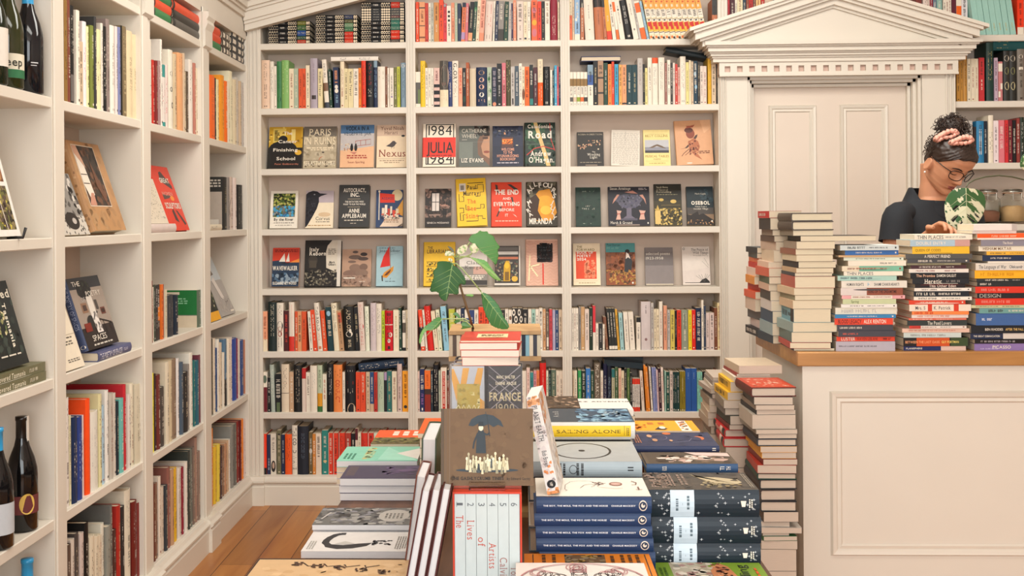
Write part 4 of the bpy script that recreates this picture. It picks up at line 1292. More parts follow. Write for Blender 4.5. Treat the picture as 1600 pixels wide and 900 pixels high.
face(2, ZD, 846, 1060, 100, 414, .03, 'cream book with a dark pigeon and red brown title, rightmost on third shelf, left bay', [
 ('r', 0, 0, 1, 1, 'ead4b4'), ('r', 0, .74, 1, 1, 'd0b49c'), ('t', 'Yuval Noah', .5, .88, .085, '5a3428', {'serif': True, 'w': .76}), ('t', 'Harari', .46, .78, .085, '5a3428', {'serif': True, 'w': .42}), ('e', .86, .74, .06, .025, K),
 ('p', [(.3, .5), (.42, .55), (.52, .62), (.58, .62), (.62, .585), (.66, .57), (.62, .55), (.58, .5), (.5, .47), (.4, .485)], '4a4242'), ('l', [(.5, .48), (.48, .44)], .008, '3a3230'), ('l', [(.56, .48), (.56, .44)], .008, '3a3230'),
 ('t', 'Nexus', .52, .25, .17, '8a3a28', {'serif': True, 'w': .88}), ('r', .06, .2, .94, .205, '8a7a64'), ('s', .1, .145, .9, .17, 1, '8a6a50'), ('s', .25, .1, .75, .125, 1, '8a6a50')], 'ead4b4', S3)
face(3, ZD, 94, 288, 575, 846, .016, 'white framed paperback with green and blue river picture, first from left on fourth shelf', [
 ('r', .1, .3, .9, .93, '5a6a30'), ('n', .1, .6, .9, .93, ['8a9a3a', '3a4a20', 'b8b060', '2a3018'], 120, .035, 11), ('n', .1, .3, .9, .6, ['3a7ab0', '6a6a6a', '24506a', '8a8a80', '4aa0c8'], 110, .04, 12),
 ('t', 'By the River', .5, .2, .075, '2a2a28', {'w': .7, 'bold': .02}), ('s', .15, .13, .88, .16, 1, '6a6058'), ('s', .2, .07, .8, .09, 1, '6a6058')], W, S4)
face(3, ZD, 344, 540, 572, 842, .016, 'pale paperback with a black raven head, second from left on fourth shelf, left bay', [
 ('r', 0, .68, 1, 1, 'b8aab0'), ('r', 0, .0, 1, .68, 'ecdcc0'), ('p', [(0, .02), (0, .9), (.08, .96), (.25, 1), (.4, .98), (.5, .93), (.78, .915), (.55, .86), (.46, .82), (.47, .7), (.4, .52), (.25, .3), (.06, .05)], '22222a'), ('e', .3, .9, .03, .018, '8a8a90'), ('n', .03, .3, .35, .8, ['34343c', '14141a'], 30, .03, 9),
 ('t', 'Corvus', .62, .21, .095, '3a3a38', {'w': .5}), ('s', .38, .15, .9, .18, 1, '6a6058'), ('s', .1, .05, .92, .09, 1, 'b08a5a'), ('e', .68, .36, .22, .06, 'd8bc98')], 'e4d4c0', S4)
face(3, ZD, 580, 792, 533, 844, .032, 'charcoal hardback with white capitals between thin rules, third from left on fourth shelf', [
 ('t', 'AUTOCRACY,', .5, .83, .09, W, {'bold': .025, 'w': .74}), ('t', 'INC.', .52, .72, .09, W, {'bold': .025, 'w': .3}), ('r', .28, .66, .7, .668, 'c8b89c'), ('t', 'THE DICTATORS WHO', .5, .58, .04, W, {'bold': .02, 'w': .62}), ('t', 'WANT TO RUN THE WORLD', .5, .52, .04, W, {'bold': .02, 'w': .74}), ('r', .28, .47, .7, .478, 'c8b89c'),
 ('t', 'ANNE', .5, .34, .095, W, {'bold': .025, 'w': .36}), ('t', 'APPLEBAUM', .5, .22, .095, W, {'bold': .025, 'w': .8}), ('s', .18, .14, .82, .18, 1, 'd8ccb8'), ('s', .38, .08, .62, .1, 1, 'd8ccb8')], '3a3a3a', S4, hard=True)
face(3, ZD, 840, 1030, 568, 840, .018, 'paperback with red flag over a poster-style city, rightmost on fourth shelf, left bay', [
 ('r', 0, 0, 1, 1, '2f4266'), ('e', .78, .86, .2, .15, 'd8c49a'), ('p', [(.7, .4), (1, .75), (1, .3)], 'd89a3a'), ('p', [(.12, .92), (.15, .66), (.7, .66), (.68, .88), (.4, .9)], 'd8341f'), ('t', 'ASSASS', .42, .74, .07, '3a2a4a', {'w': .45}), ('r', .1, .2, .13, .96, 'e4d8c4'), ('e', .115, .96, .04, .03, 'e8dcc8'),
 ('r', .22, .3, .32, .52, 'e4d0b8'), ('r', .33, .26, .42, .6, 'f0e4d0'), ('r', .44, .3, .52, .5, 'c04030'), ('r', .53, .26, .6, .56, 'e8d8c0'), ('r', .62, .28, .72, .46, 'd8442f'), ('r', .74, .26, .84, .5, 'e0c8a8'), ('n', .2, .22, .9, .4, ['c03a2a', 'e8d8c4', '3a3a4a'], 40, .03, 14),
 ('p', [(.15, .02), (.4, .27), (1, .27), (1, .02)], 'e0c8b0'), ('s', .3, .12, .85, .22, 2, 'b8785a'), ('p', [(.8, .02), (1, .12), (1, .02)], '3a2a2a')], '34303a', S4)
face(2, ZE, 92, 322, 92, 411, .034, 'cream and red book with tall black capitals, first on third shelf, middle bay', [
 ('r', .08, .05, .95, .99, K), ('r', .11, .07, .92, .97, 'e6dac6'), ('t', '1984', .52, .73, .24, K, {'w': .72}), ('t', '1984', .52, .07, .24, K, {'w': .78}), ('r', 0, .22, 1, .68, 'd8301c'), ('t', 'JULIA', .52, .32, .26, K, {'w': .82, 'bold': .012}), ('s', .1, .245, .92, .275, 1, '5a1410')], 'e6dac6', S3, spine=[('r', 0, .22, 1, .68, 'd8301c')])
face(2, ZE, 346, 562, 108, 410, .026, 'grey green book with half a face, second on third shelf, middle bay', [
 ('r', 0, 0, 1, 1, '5c605a'), ('r', 0, .2, .45, .6, '747a72'), ('p', [(1, .02), (.62, .3), (.6, .62), (.72, .8), (1, .92)], '7a5a48'), ('p', [(1, .2), (.78, .3), (.72, .5), (.8, .66), (1, .75)], 'b88a6c'), ('e', .86, .7, .1, .03, '4a342a'), ('e', .9, .36, .1, .03, '8a4a3c'), ('n', .5, .75, 1, 1, ['3a302a', '2a2420'], 26, .06, 21), ('r', .0, .6, 1, .605, '8a8f88'),
 ('t', 'CATHERINE', .09, .83, .1, 'c8c0b0', {'al': 'l', 'w': .8}), ('t', 'WHEEL', .09, .7, .1, 'c8c0b0', {'al': 'l', 'w': .5}), ('r', .09, .655, .26, .663, 'd8d0c0'), ('t', 'LIZ EVANS', .08, .11, .1, W, {'al': 'l', 'w': .72, 'bold': .02})], '5c605a', S3)
face(2, ZE, 582, 798, 107, 406, .026, 'navy paperback showing a glowing shop window, third on third shelf, middle bay', [
 ('r', .3, .47, .68, .72, '5a3a34'), ('r', .32, .55, .66, .68, 'd8742a'), ('n', .32, .55, .66, .68, ['e8b060', '8a3a20'], 26, .02, 23), ('r', .02, .5, .28, .75, '262c44'), ('r', .7, .5, .98, .75, '262c44'), ('r', .36, .79, .44, .84, 'e0a070'), ('t', 'HWANG BO-REUM', .5, .86, .036, W, {'w': .6}), ('e', .8, .52, .04, .012, 'e0d0b0'), ('n', 0, .72, 1, 1, ['1a2036', '2c3450'], 24, .06, 24),
 ('t', 'WELCOME', .5, .39, .065, 'e0a084', {'w': .42, 'bold': .02}), ('t', 'TO THE', .5, .31, .065, 'e0a084', {'w': .3, 'bold': .02}), ('t', 'HYUNAM-DONG', .5, .23, .065, 'e0a084', {'w': .7, 'bold': .02}), ('t', 'BOOKSHOP', .5, .15, .065, 'e0a084', {'w': .5, 'bold': .02}), ('s', .15, .07, .85, .11, 1, 'c8c0c8')], '20263c', S3)
face(2, ZE, 812, 1026, 81, 402, .03, 'dark green map-patterned book with white title, rightmost on third shelf, middle bay', [
 ('n', 0, 0, 1, 1, ['2a4a34', '1a2c22', '34583c', '24382c'], 90, .08, 31), ('p', [(.28, 1), (.4, 1), (.84, 0), (.7, 0)], 'd8b878'), ('l', [(.05, .25), (.3, .4), (.6, .45), (.95, .38)], .02, 'c0342a'), ('l', [(.82, .98), (.86, .6), (.98, .35)], .018, 'c0342a'), ('r', .05, .5, .95, .505, '8aa08a'),
 ('t', 'Caledonian', .5, .87, .085, W, {'serif': True, 'w': .82, 'bold': .02}), ('t', 'Road', .5, .64, .17, W, {'serif': True, 'w': .78, 'bold': .03}), ('t', 'Andrew', .52, .23, .12, W, {'serif': True, 'w': .68, 'bold': .02}), ('t', 'O\'Hagan.', .54, .08, .13, W, {'serif': True, 'w': .84, 'bold': .02})], '20302a', S3)
face(3, ZE, 106, 290, 556, 834, .018, 'dark photograph paperback of a ruined room window, first on fourth shelf, middle bay', [
 ('r', 0, 0, 1, 1, '2e2724'), ('n', 0, .25, 1, 1, ['6a544a', '4a3a34', '8a6e62'], 80, .05, 33), ('r', .24, .38, .58, .92, '2a2422'), ('r', .27, .42, .4, .88, 'd8ccc4'), ('r', .42, .42, .54, .88, 'd8ccc4'), ('r', .27, .64, .54, .66, '4a4040'), ('r', .68, .32, .84, .48, '1e1a1a'), ('r', 0, 0, 1, .22, '241f1e'), ('t', 'Stille', .72, .54, .06, 'd8a08a', {'w': .3}), ('r', .15, .3, .6, .33, '9a8074'), ('t', 'SENECA MODIANO', .5, .09, .045, 'e0d4c8', {'w': .84})], '2e2724', S4)
face(3, ZE, 338, 546, 488, 834, .03, 'tilted yellow book with maze lines and orange words, second on fourth shelf, middle bay', [
 ('r', .1, .73, .32, .9, 'd8d0c4'), ('r', .14, .76, .26, .86, '8a8478'),
 ('l', [(.38, .9), (.92, .9)], .014, K), ('l', [(.62, .78), (.72, .78), (.72, .86), (.92, .86), (.92, .7), (.8, .7), (.8, .62), (.64, .62)], .014, K), ('l', [(.08, .68), (.08, .52), (.24, .52), (.24, .62), (.18, .62)], .014, K), ('l', [(.3, .45), (.3, .34), (.46, .34)], .014, K), ('l', [(.65, .36), (.8, .36), (.8, .44), (.92, .44), (.92, .36), (.86, .36)], .014, K), ('l', [(.08, .38), (.22, .38), (.22, .28), (.1, .28), (.1, .12), (.2, .12), (.2, .24), (.26, .24)], .014, K), ('l', [(.3, .1), (.7, .1), (.7, .2), (.85, .2), (.85, .14), (.95, .14)], .014, K),
 ('t', 'Paul', .52, .77, .09, '4a3a1a', {'serif': True, 'w': .32, 'bold': .02}), ('t', 'Murray', .5, .64, .095, '4a3a1a', {'serif': True, 'w': .54, 'bold': .02}), ('t', 'The', .5, .47, .095, 'd8741c', {'serif': True, 'w': .3, 'bold': .02}), ('t', 'Bee', .5, .32, .1, 'd8741c', {'serif': True, 'w': .3, 'bold': .02}), ('t', 'Sting', .5, .16, .1, 'd8741c', {'serif': True, 'w': .42, 'bold': .02})], 'ecc02c', S4, rot=2.5)
face(3, ZE, 576, 788, 511, 832, .026, 'orange red book with scattered dark blades behind white words, third on fourth shelf, middle bay', [
 ('p', [(.12, .95), (.2, .93), (.22, .8), (.3, .76), (.22, .74), (.14, .84)], '3a2a24'), ('p', [(.52, .95), (.64, .95), (.88, .84), (.8, .8), (.66, .88)], '3a2a24'), ('p', [(.64, .66), (.7, .66), (.76, .46), (.72, .44)], '3a2a24'), ('p', [(.15, .22), (.2, .22), (.34, .44), (.3, .46)], '3a2a24'), ('p', [(.7, .28), (.84, .2), (.8, .24)], 'e8dccc'),
 ('t', 'THE END', .5, .72, .11, W, {'w': .8, 'bold': .03}), ('t', 'AND', .5, .6, .055, W, {'w': .26, 'bold': .01}), ('t', 'EVERYTHING', .5, .46, .09, W, {'w': .86, 'bold': .025}), ('t', 'BEFORE', .5, .34, .065, W, {'w': .5, 'bold': .01}), ('t', 'IT', .5, .22, .065, W, {'w': .1, 'bold': .01}), ('s', .12, .1, .88, .14, 1, 'f0b8a0')], 'd8401e', S4)
af = [('r', 0, 0, 1, 1, '38301f'), ('n', 0, .6, 1, 1, ['5a5440', '2a241a', '6a6450'], 40, .06, 41), ('p', [(.28, .12), (.28, .7), (.4, .8), (.75, .84), (.9, .6), (.98, .3), (.8, .12)], 'd8901c'), ('e', .6, .55, .26, .14, 'e8a428'), ('e', .62, .36, .18, .1, 'f0bc40'), ('p', [(.05, .1), (.05, .6), (.3, .72), (.42, .6), (.36, .35), (.5, .15)], '3a2210')]
for ch, a, b, an in (('A', .08, .72, 50), ('L', .16, .82, 30), ('L', .26, .89, 15), ('F', .4, .87, 4), ('O', .53, .88, -4), ('U', .68, .87, -10), ('R', .8, .78, -30), ('S', .83, .64, -20)): af.append(('t', ch, a, b, .11, W, {'al': 'l', 'ang': an, 'bold': .02}))
for ch, a, b in (('M', .06, .48), ('I', .1, .4), ('R', .04, .3), ('A', .09, .2)): af.append(('t', ch, a, b, .09, W, {'al': 'l', 'ang': 30, 'bold': .02}))
af += [('t', 'MIRANDA', .45, .05, .13, W, {'w': .74, 'bold': .03})]
for ch, a, b in (('J', .78, .5), ('U', .76, .38), ('L', .8, .28), ('Y', .8, .16)): af.append(('t', ch, a, b, .1, W, {'al': 'l', 'ang': -25, 'bold': .02}))
face(3, ZE, 824, 1040, 511, 832, .024, 'golden glowing cave cover ringed by white hand-drawn capitals, rightmost on fourth shelf, middle bay', af, '38301f', S4)
face(2, ZF, 100, 286, 150, 400, .018, 'near black paperback with line of small glowing shapes, first on third shelf, right bay', [
 ('t', 'ROBIN ROBERTSON', .5, .91, .05, 'a89a84', {'w': .9}), ('n', .02, .5, .55, .68, ['e0b890', 'c89070'], 24, .02, 43), ('n', .4, .6, .9, .76, ['e8c8a0', 'b88060'], 20, .02, 44), ('e', .8, .5, .03, .02, 'e8d0b0'), ('t', 'The', .62, .4, .04, W, {'w': .12}), ('t', 'Wrecking', .62, .31, .075, W, {'serif': True, 'w': .48}), ('t', 'Light', .62, .23, .075, W, {'serif': True, 'w': .28}), ('s', .1, .1, .9, .13, 1, 'a89a84'), ('r', .3, .02, .75, .05, '8a7a6a')], '26221f', S3)
face(2, ZF, 336, 536, 138, 397, .014, 'off white paperback filled with faint handwritten columns, second on third shelf, right bay', [
 ('s', .04, .05, .96, .92, 34, 'b4aca0'), ('r', .05, .5, .95, .505, '9a9288'), ('l', [(.5, .95), (.48, .8), (.5, .7)], .006, '6a625a'), ('s', .3, .03, .95, .05, 1, '8a8278')], 'ddd4c6', S3, rot=-2)
face(2, ZF, 568, 756, 135, 397, .014, 'pale yellow paperback with a grey seascape strip, third on third shelf, right bay', [
 ('r', .05, .36, .95, .72, 'b8b8bc'), ('r', .05, .36, .95, .43, '3a3a40'), ('r', .05, .43, .95, .52, '8a8a94'), ('p', [(.2, .5), (.4, .57), (.52, .6), (.7, .55), (.85, .48), (.7, .5), (.5, .55), (.35, .5)], '6a5440'), ('r', .2, .88, .8, .884, '8a7a4a'), ('t', 'BILLY COLLINS', .5, .8, .065, '8a6a1a', {'serif': True, 'w': .84}), ('t', 'MUSICAL TABLES', .5, .24, .06, '8a6a1a', {'serif': True, 'w': .88}), ('t', 'POEMS', .5, .17, .035, '8a7a4a', {'serif': True, 'w': .26}), ('r', .08, .13, .92, .135, 'b8a060'), ('s', .2, .06, .8, .09, 1, 'a8904a')], 'e6d28c', S3)
face(2, ZF, 802, 1058, 70, 392, .02, 'large tan book with a reddish brown painted bird, rightmost on third shelf, right bay', [
 ('p', [(.7, 1), (1, 1), (1, .82), (.8, .7)], 'e0b088'), ('e', .42, .7, .12, .11, '8a4430'), ('e', .38, .78, .12, .06, '5a2c24'), ('p', [(.28, .82), (.34, .86), (.3, .88), (.44, .88), (.56, .9), (.5, .84)], '9a5038'), ('p', [(.1, .36), (.24, .38), (.4, .5), (.56, .66), (.62, .68), (.6, .62), (.46, .48), (.3, .38)], '4a342c'), ('p', [(.34, .52), (.5, .6), (.62, .52), (.66, .4), (.58, .24), (.7, .1), (.5, .2), (.36, .36)], 'b06a48'), ('n', .36, .2, .62, .55, ['8a4a34', 'c88a60', '6a3428'], 40, .025, 47), ('l', [(.36, .36), (.2, .26), (.14, .2)], .012, '6a3a2c'), ('l', [(.4, .32), (.24, .22)], .01, '6a3a2c'), ('s', .62, .24, .92, .31, 2, '7a4a34'), ('e', .34, .04, .08, .012, W)], 'd4a078', S3, rot=2)
face(3, ZF, 90, 266, 551, 830, .014, 'dark green paperback with tiny spaced lettering, first on fourth shelf, right bay', [
 ('t', 'DAVID HARSENT', .5, .88, .03, 'a8b0a0', {'w': .5}), ('t', 'LOSS', .5, .5, .035, W, {'w': .2, 'sp': .6}), ('t', 'THE LOSS', .5, .43, .04, W, {'w': .5, 'sp': .5}), ('s', .28, .06, .72, .08, 1, 'a8b0a0'), ('n', 0, 0, 1, 1, ['1f3a2e', '182e26'], 40, .06, 49)], '1c342a', S4, hard=True)
face(3, ZF, 319, 611, 546, 827, .016, 'wide black book with grey stone urn and small birds, second on fourth shelf, right bay', [
 ('e', .5, .68, .34, .13, '4a4a58'), ('p', [(.2, .66), (.3, .5), (.44, .44), (.56, .44), (.72, .5), (.82, .66)], '565464'), ('p', [(.44, .46), (.56, .46), (.56, .26), (.66, .18), (.34, .18), (.44, .26)], '6a6474'), ('n', .25, .45, .78, .8, ['3a3a46', '686676', '54526a'], 60, .03, 51), ('r', .3, .14, .7, .19, '54505e'),
 ('p', [(.1, .56), (.2, .68), (.28, .8), (.22, .8), (.14, .68)], 'c08a78'), ('p', [(.92, .54), (.86, .68), (.76, .78), (.84, .8), (.9, .68)], 'c08a78'), ('p', [(.4, .86), (.55, .83), (.72, .82), (.6, .9)], 'a87060'), ('p', [(.18, .16), (.3, .16), (.28, .3), (.32, .38), (.2, .4), (.22, .3)], 'd0a494'), ('p', [(.74, .16), (.88, .16), (.86, .3), (.9, .38), (.74, .4), (.78, .3)], 'd0a494'), ('l', [(.2, .3), (.28, .31)], .02, 'a8483a'), ('l', [(.77, .3), (.87, .31)], .02, 'a8483a'),
 ('t', 'Simon Armitage', .05, .92, .07, W, {'al': 'l', 'w': .5, 'serif': True}), ('s', .74, .91, .96, .97, 2, 'a8a0a0'), ('t', 'Marsh & Ground', .05, .05, .07, W, {'al': 'l', 'w': .52, 'serif': True}), ('r', .18, .005, .75, .04, '8a7a70'), ('e', .95, .07, .015, .025, W)], '22212a', S4)
face(3, ZF, 644, 838, 529, 827, .016, 'black and gold paperback with crowd scene, third on fourth shelf, right bay', [
 ('r', 0, .0, 1, .6, '3a3420'), ('n', .0, .02, 1, .42, ['b89a50', '6a5a2c', '2a2414', 'd0b468'], 140, .03, 53), ('r', .02, .04, .22, .36, 'd8b870'), ('e', .26, .62, .09, .035, 'c8a858'), ('e', .7, .58, .11, .045, 'd0b060'), ('r', .25, .48, .95, .5, '6a5a34'), ('p', [(.05, .36), (.12, .5), (.2, .36)], 'c0a050'), ('t', 'Sarah Howe', .1, .9, .05, 'cfc4a8', {'al': 'l', 'w': .42, 'serif': True}), ('t', 'A Theatre of', .1, .84, .04, 'cfc4a8', {'al': 'l', 'w': .42, 'serif': True}), ('t', 'Foretelling', .1, .79, .04, 'cfc4a8', {'al': 'l', 'w': .54, 'serif': True}), ('s', .1, .73, .85, .76, 1, '8a8468')], '242218', S4)
face(3, ZF, 874, 1062, 541, 820, .024, 'dark blue book with mountain silhouette and glow, rightmost on fourth shelf, right bay', [
 ('r', 0, 0, 1, .45, '4a4440'), ('r', 0, .1, 1, .28, '8a7058'), ('p', [(0, .28), (.14, .26), (.4, .36), (.44, .27), (.6, .3), (1, .12), (1, 0), (0, 0)], '2a2422'), ('n', 0, 0, 1, .14, ['c09060', '5a4434', '1f1a1a'], 50, .02, 57), ('n', .5, .6, 1, .95, ['24343c', '2c4048'], 20, .05, 58), ('t', 'Marit Kapla', .52, .79, .045, 'c8c0b0', {'w': .4}), ('t', 'OSEBOL', .52, .53, .09, W, {'serif': True, 'bold': .04, 'w': .7}), ('t', 'Voices from a', .52, .46, .045, 'd8d0c0', {'w': .44}), ('t', 'Swedish Village', .52, .4, .045, 'd8d0c0', {'w': .54}), ('e', .92, .1, .03, .025, W)], '1c2a30', S4)
face(4, ZG, 108, 297, 132, 413, .026, 'red and blue paperback with a white sailing yacht, first on fifth shelf, left bay', [
 ('r', 0, .6, 1, 1, 'd0402a'), ('p', [(.55, .6), (1, .72), (1, .56)], 'e8883a'), ('r', 0, 0, 1, .62, '27384e'), ('p', [(0, .66), (.3, .68), (.6, .6), (1, .56), (1, .3), (0, .3)], '27384e'), ('p', [(.24, .64), (.44, .86), (.48, .64)], W), ('p', [(.5, .64), (.6, .88), (.64, .64)], W), ('p', [(.3, .62), (.66, .62), (.6, .58), (.36, .59)], '2a2a30'), ('n', 0, .05, 1, .36, ['3f5870', '54708a', '1f2c3c', '8a9aa8'], 50, .06, 61), ('s', .08, .88, .95, .96, 2, '7a2018'),
 ('t', 'WAVEWALKER', .48, .42, .11, W, {'bold': .03, 'w': .92}), ('t', 'SUZANNE HEYWOOD', .48, .05, .075, W, {'bold': .02, 'w': .88})], 'd0402a', S5)
face(4, ZG, 338, 590, 76, 410, .03, 'tall dark garden arch hardback with white side panel, second on fifth shelf, left bay', [
 ('r', 0, 0, 1, 1, '24211f'), ('p', [(.6, 1), (.9, 1), (.9, .3), (.6, .4), (.58, .75)], 'd8cebc'), ('p', [(.58, .75), (.62, .88), (.75, 1), (.6, 1)], '24211f'), ('e', .22, .56, .13, .12, '3a342e'), ('r', .12, .4, .32, .56, '4a4238'), ('n', 0, .02, .9, .36, ['4a443a', '6a6252', '161412', '8a8270'], 120, .025, 63), ('r', .9, 0, 1, 1, 'd8d0c4'),
 ('t', 'Italy', .12, .76, .085, W, {'al': 'l', 'bold': .03, 'w': .26}), ('t', 'Reborn', .12, .67, .085, W, {'al': 'l', 'bold': .03, 'w': .46}), ('s', .64, .68, .86, .82, 4, '8a8274'), ('t', 'Mark', .68, .5, .045, '3a3430', {'al': 'l', 'w': .16, 'bold': .02}), ('t', 'Gilbert', .66, .45, .045, '3a3430', {'al': 'l', 'w': .2, 'bold': .02})], '24211f', S5, hard=True)
face(4, ZG, 600, 806, 142, 410, .018, 'pinkish tan paperback with stacked dark cloud shapes, third on fifth shelf, left bay', [
 ('e', .45, .92, .1, .035, '5a4a44'), ('e', .74, .86, .12, .05, '3a302e'), ('e', .44, .78, .22, .06, '6a564c'), ('e', .72, .74, .18, .05, '54443e'), ('e', .34, .66, .14, .035, '7a6458'), ('e', .45, .5, .2, .1, '8a6e5e'), ('e', .74, .52, .14, .09, '7a6052'), ('e', .3, .34, .26, .1, '84685a'), ('e', .68, .36, .22, .1, '8a7060'), ('n', 0, 0, 1, .3, ['8a6e5e', 'a48674', '9a7c6a'], 40, .08, 65), ('r', .06, .21, .46, .24, W), ('s', .6, .12, .8, .14, 1, W)], 'b8947c', S5)
face(4, ZG, 843, 1028, 121, 410, .03, 'pale blue book with red sail and orange boat, rightmost on fifth shelf, left bay', [
 ('t', 'Joan Silber', .5, .85, .07, '3a4a54', {'w': .8}), ('s', .1, .93, .7, .97, 1, '6a8a94'), ('p', [(.14, .46), (.26, .74), (.48, 1), (.5, .7), (.52, .5)], 'd8281c'), ('l', [(.5, 1), (.54, .4)], .012, '8a4a24'), ('p', [(.2, .22), (.3, .34), (.66, .5), (.64, .38), (.4, .2)], 'd8902c'), ('p', [(.3, .26), (.4, .34), (.56, .42), (.52, .34), (.4, .26)], '6a3a1a'), ('l', [(.22, .26), (.24, .12)], .03, '3a3230'), ('l', [(.52, .78), (.95, .84)], .006, '8aa4ac'), ('s', .34, .1, .74, .13, 1, '5a6a74'), ('l', [(.55, .2), (.52, .16)], .01, K)], 'a4c4cc', S5, hard=True)
face(4, ZH, 98, 318, 88, 404, .026, 'yellow book with dark lettering behind the plant, first on fifth shelf, middle bay', [
 ('t', 'THE', .12, .84, .06, '5a4418', {'al': 'l', 'w': .16, 'bold': .02}), ('t', 'LIBRARIANIST', .1, .74, .09, '5a4418', {'al': 'l', 'w': .84, 'bold': .02})]+[('r', .08, b, .92, b+.012, '6a5420') for b in (.08, .2, .32, .44, .54)]+[('n', .1, b, .5, b+.07, ['8a7030', '3a3018', 'f0d860'], 24, .02, 70+i) for i, b in enumerate((.1, .22, .34, .46))], 'e4b82a', S5)
face(4, ZH, 348, 545, 130, 404, .024, 'grey toned book half hidden behind the plant leaves, second on fifth shelf, middle bay', [
 ('r', 0, 0, 1, .5, '8a847c'), ('r', 0, .5, 1, 1, 'd8d0c8'), ('r', .5, .3, 1, .5, 'c8a090'), ('r', .0, .02, 1, .14, '3a3634'), ('t', 'Claire', .56, .56, .09, '54504c', {'w': .6, 'serif': True}), ('t', 'Keegan', .56, .44, .09, '54504c', {'w': .7, 'serif': True}), ('s', .2, .2, .9, .28, 2, W), ('t', 'So Late', .5, .16, .08, W, {'w': .6, 'bold': .02})], 'a8a098', S5)
face(4, ZH, 597, 778, 119, 404, .034, 'dark library picture book with yellow figure, third on fifth shelf, middle bay', [
 ('r', 0, 0, .95, 1, '3a3430'), ('r', .05, .78, .92, .86, 'd0ccc4'), ('r', .05, .88, .92, .97, '6a6660'), ('r', .05, .66, .92, .72, 'b86a4a'), ('n', .04, .1, .9, .62, ['8a7a5a', '6a4a3a', '24201e', 'a89a80', '4a5a4a'], 130, .028, 81), ('p', [(.34, .1), (.36, .5), (.44, .62), (.56, .62), (.62, .5), (.6, .1)], 'c89a20'), ('r', .4, .12, .56, .34, '7a5a1a'), ('e', .48, .5, .09, .08, 'e8b828'), ('e', .78, .16, .12, .07, 'e0b040'), ('r', 0, 0, .95, .05, 'd8d0c4')], 'd4ccc0', S5, hard=True)
wv = [('r', 0, 0, 1, 1, 'e4b8a0')]+[('l', [(0, .02+.034*i), (.12, .035+.034*i), (.25, .02+.034*i), (.37, .035+.034*i), (.5, .02+.034*i), (.62, .035+.034*i), (.75, .02+.034*i), (.87, .035+.034*i), (1, .02+.034*i)], .007, 'b0604a') for i in range(28)]
face(4, ZH, 820, 1044, 72, 402, .02, 'pink wave-patterned paperback with a black inkblot title, rightmost on fifth shelf, middle bay', wv+[
 ('n', .34, .5, .84, .92, [K], 60, .07, 83), ('e', .6, .7, .24, .2, K), ('t', 'Howard', .58, .8, .055, 'b8c4c8', {'w': .34}), ('t', 'Jacobson', .58, .74, .055, 'b8c4c8', {'w': .4}), ('t', 'Live', .58, .64, .05, 'b8c4c8', {'w': .18}), ('s', .42, .57, .78, .6, 1, 'b8c4c8'), ('r', .51, .02, .55, .48, 'd8301f'), ('l', [(.08, .1), (.12, .66)], .03, 'ecdcb0'), ('l', [(.1, .4), (.42, .46)], .03, 'ecdcb0'), ('l', [(.12, .42), (.36, .2)], .03, 'ecdcb0')], 'e4b8a0', S5)
face(4, ZI, 72, 263, 101, 400, .022, 'cream book with orange rectangle and bold white title, first on fifth shelf, right bay', [
 ('r', .1, .15, .86, .8, 'd8441c'), ('n', .4, .17, .84, .6, ['e07048', 'e88a64'], 46, .05, 85), ('t', 'THE', .14, .89, .055, '8a7a4a', {'al': 'l', 'w': .2, 'bold': .02}), ('t', 'FORWARD', .14, .82, .055, '8a7a4a', {'al': 'l', 'w': .66, 'bold': .02}), ('t', 'BOOK OF', .14, .75, .06, W, {'al': 'l', 'w': .6, 'bold': .03}), ('t', 'POETRY', .14, .67, .06, W, {'al': 'l', 'w': .52, 'bold': .03}), ('t', '2024', .14, .59, .06, W, {'al': 'l', 'w': .34, 'bold': .03}), ('r', .1, .1, .9, .104, 'b89a70'), ('s', .2, .04, .8, .07, 1, 'a8906a')], 'ead8b8', S5)
face(4, ZI, 304, 510, 100, 399, .022, 'painted cover of dark haired figure in a brown field, second on fifth shelf, right bay', [
 ('r', 0, .78, 1, 1, '4a9090'), ('r', 0, .0, 1, .78, '8a4a28'), ('n', 0, .35, 1, .78, ['a05a2c', '6a3a20', '7a4424'], 60, .07, 87), ('n', 0, .02, 1, .36, ['c09048', '5a3a20', 'a87838'], 90, .035, 88), ('p', [(.62, .32), (.66, .66), (.74, .78), (.84, .7), (.9, .56), (.86, .34), (.78, .38), (.74, .3)], '2a2c30'), ('e', .74, .8, .08, .05, '24201e'), ('p', [(.68, .62), (.7, .78), (.78, .74), (.84, .62), (.76, .66)], 'e4d4c8'), ('t', 'Paul Durcan', .04, .93, .055, '2a3a3c', {'al': 'l', 'w': .46}), ('t', '80 at 80', .04, .86, .05, '7ab0a8', {'al': 'l', 'w': .4}), ('e', .9, .05, .03, .025, W)], '8a4a28', S5)
face(4, ZI, 579, 778, 133, 399, .012, 'plain grey paperback with small white title, third on fifth shelf, right bay', [
 ('r', 0, .52, 1, .88, '726a68'), ('r', 0, 0, 1, .52, '877e7c'), ('t', 'selected poems', .04, .8, .075, W, {'al': 'l', 'serif': True, 'w': .86}), ('t', '1923-1958', .04, .68, .07, W, {'al': 'l', 'serif': True, 'w': .62}), ('r', .02, .0, .98, .035, 'c8bca8')], '7c7472', S5)
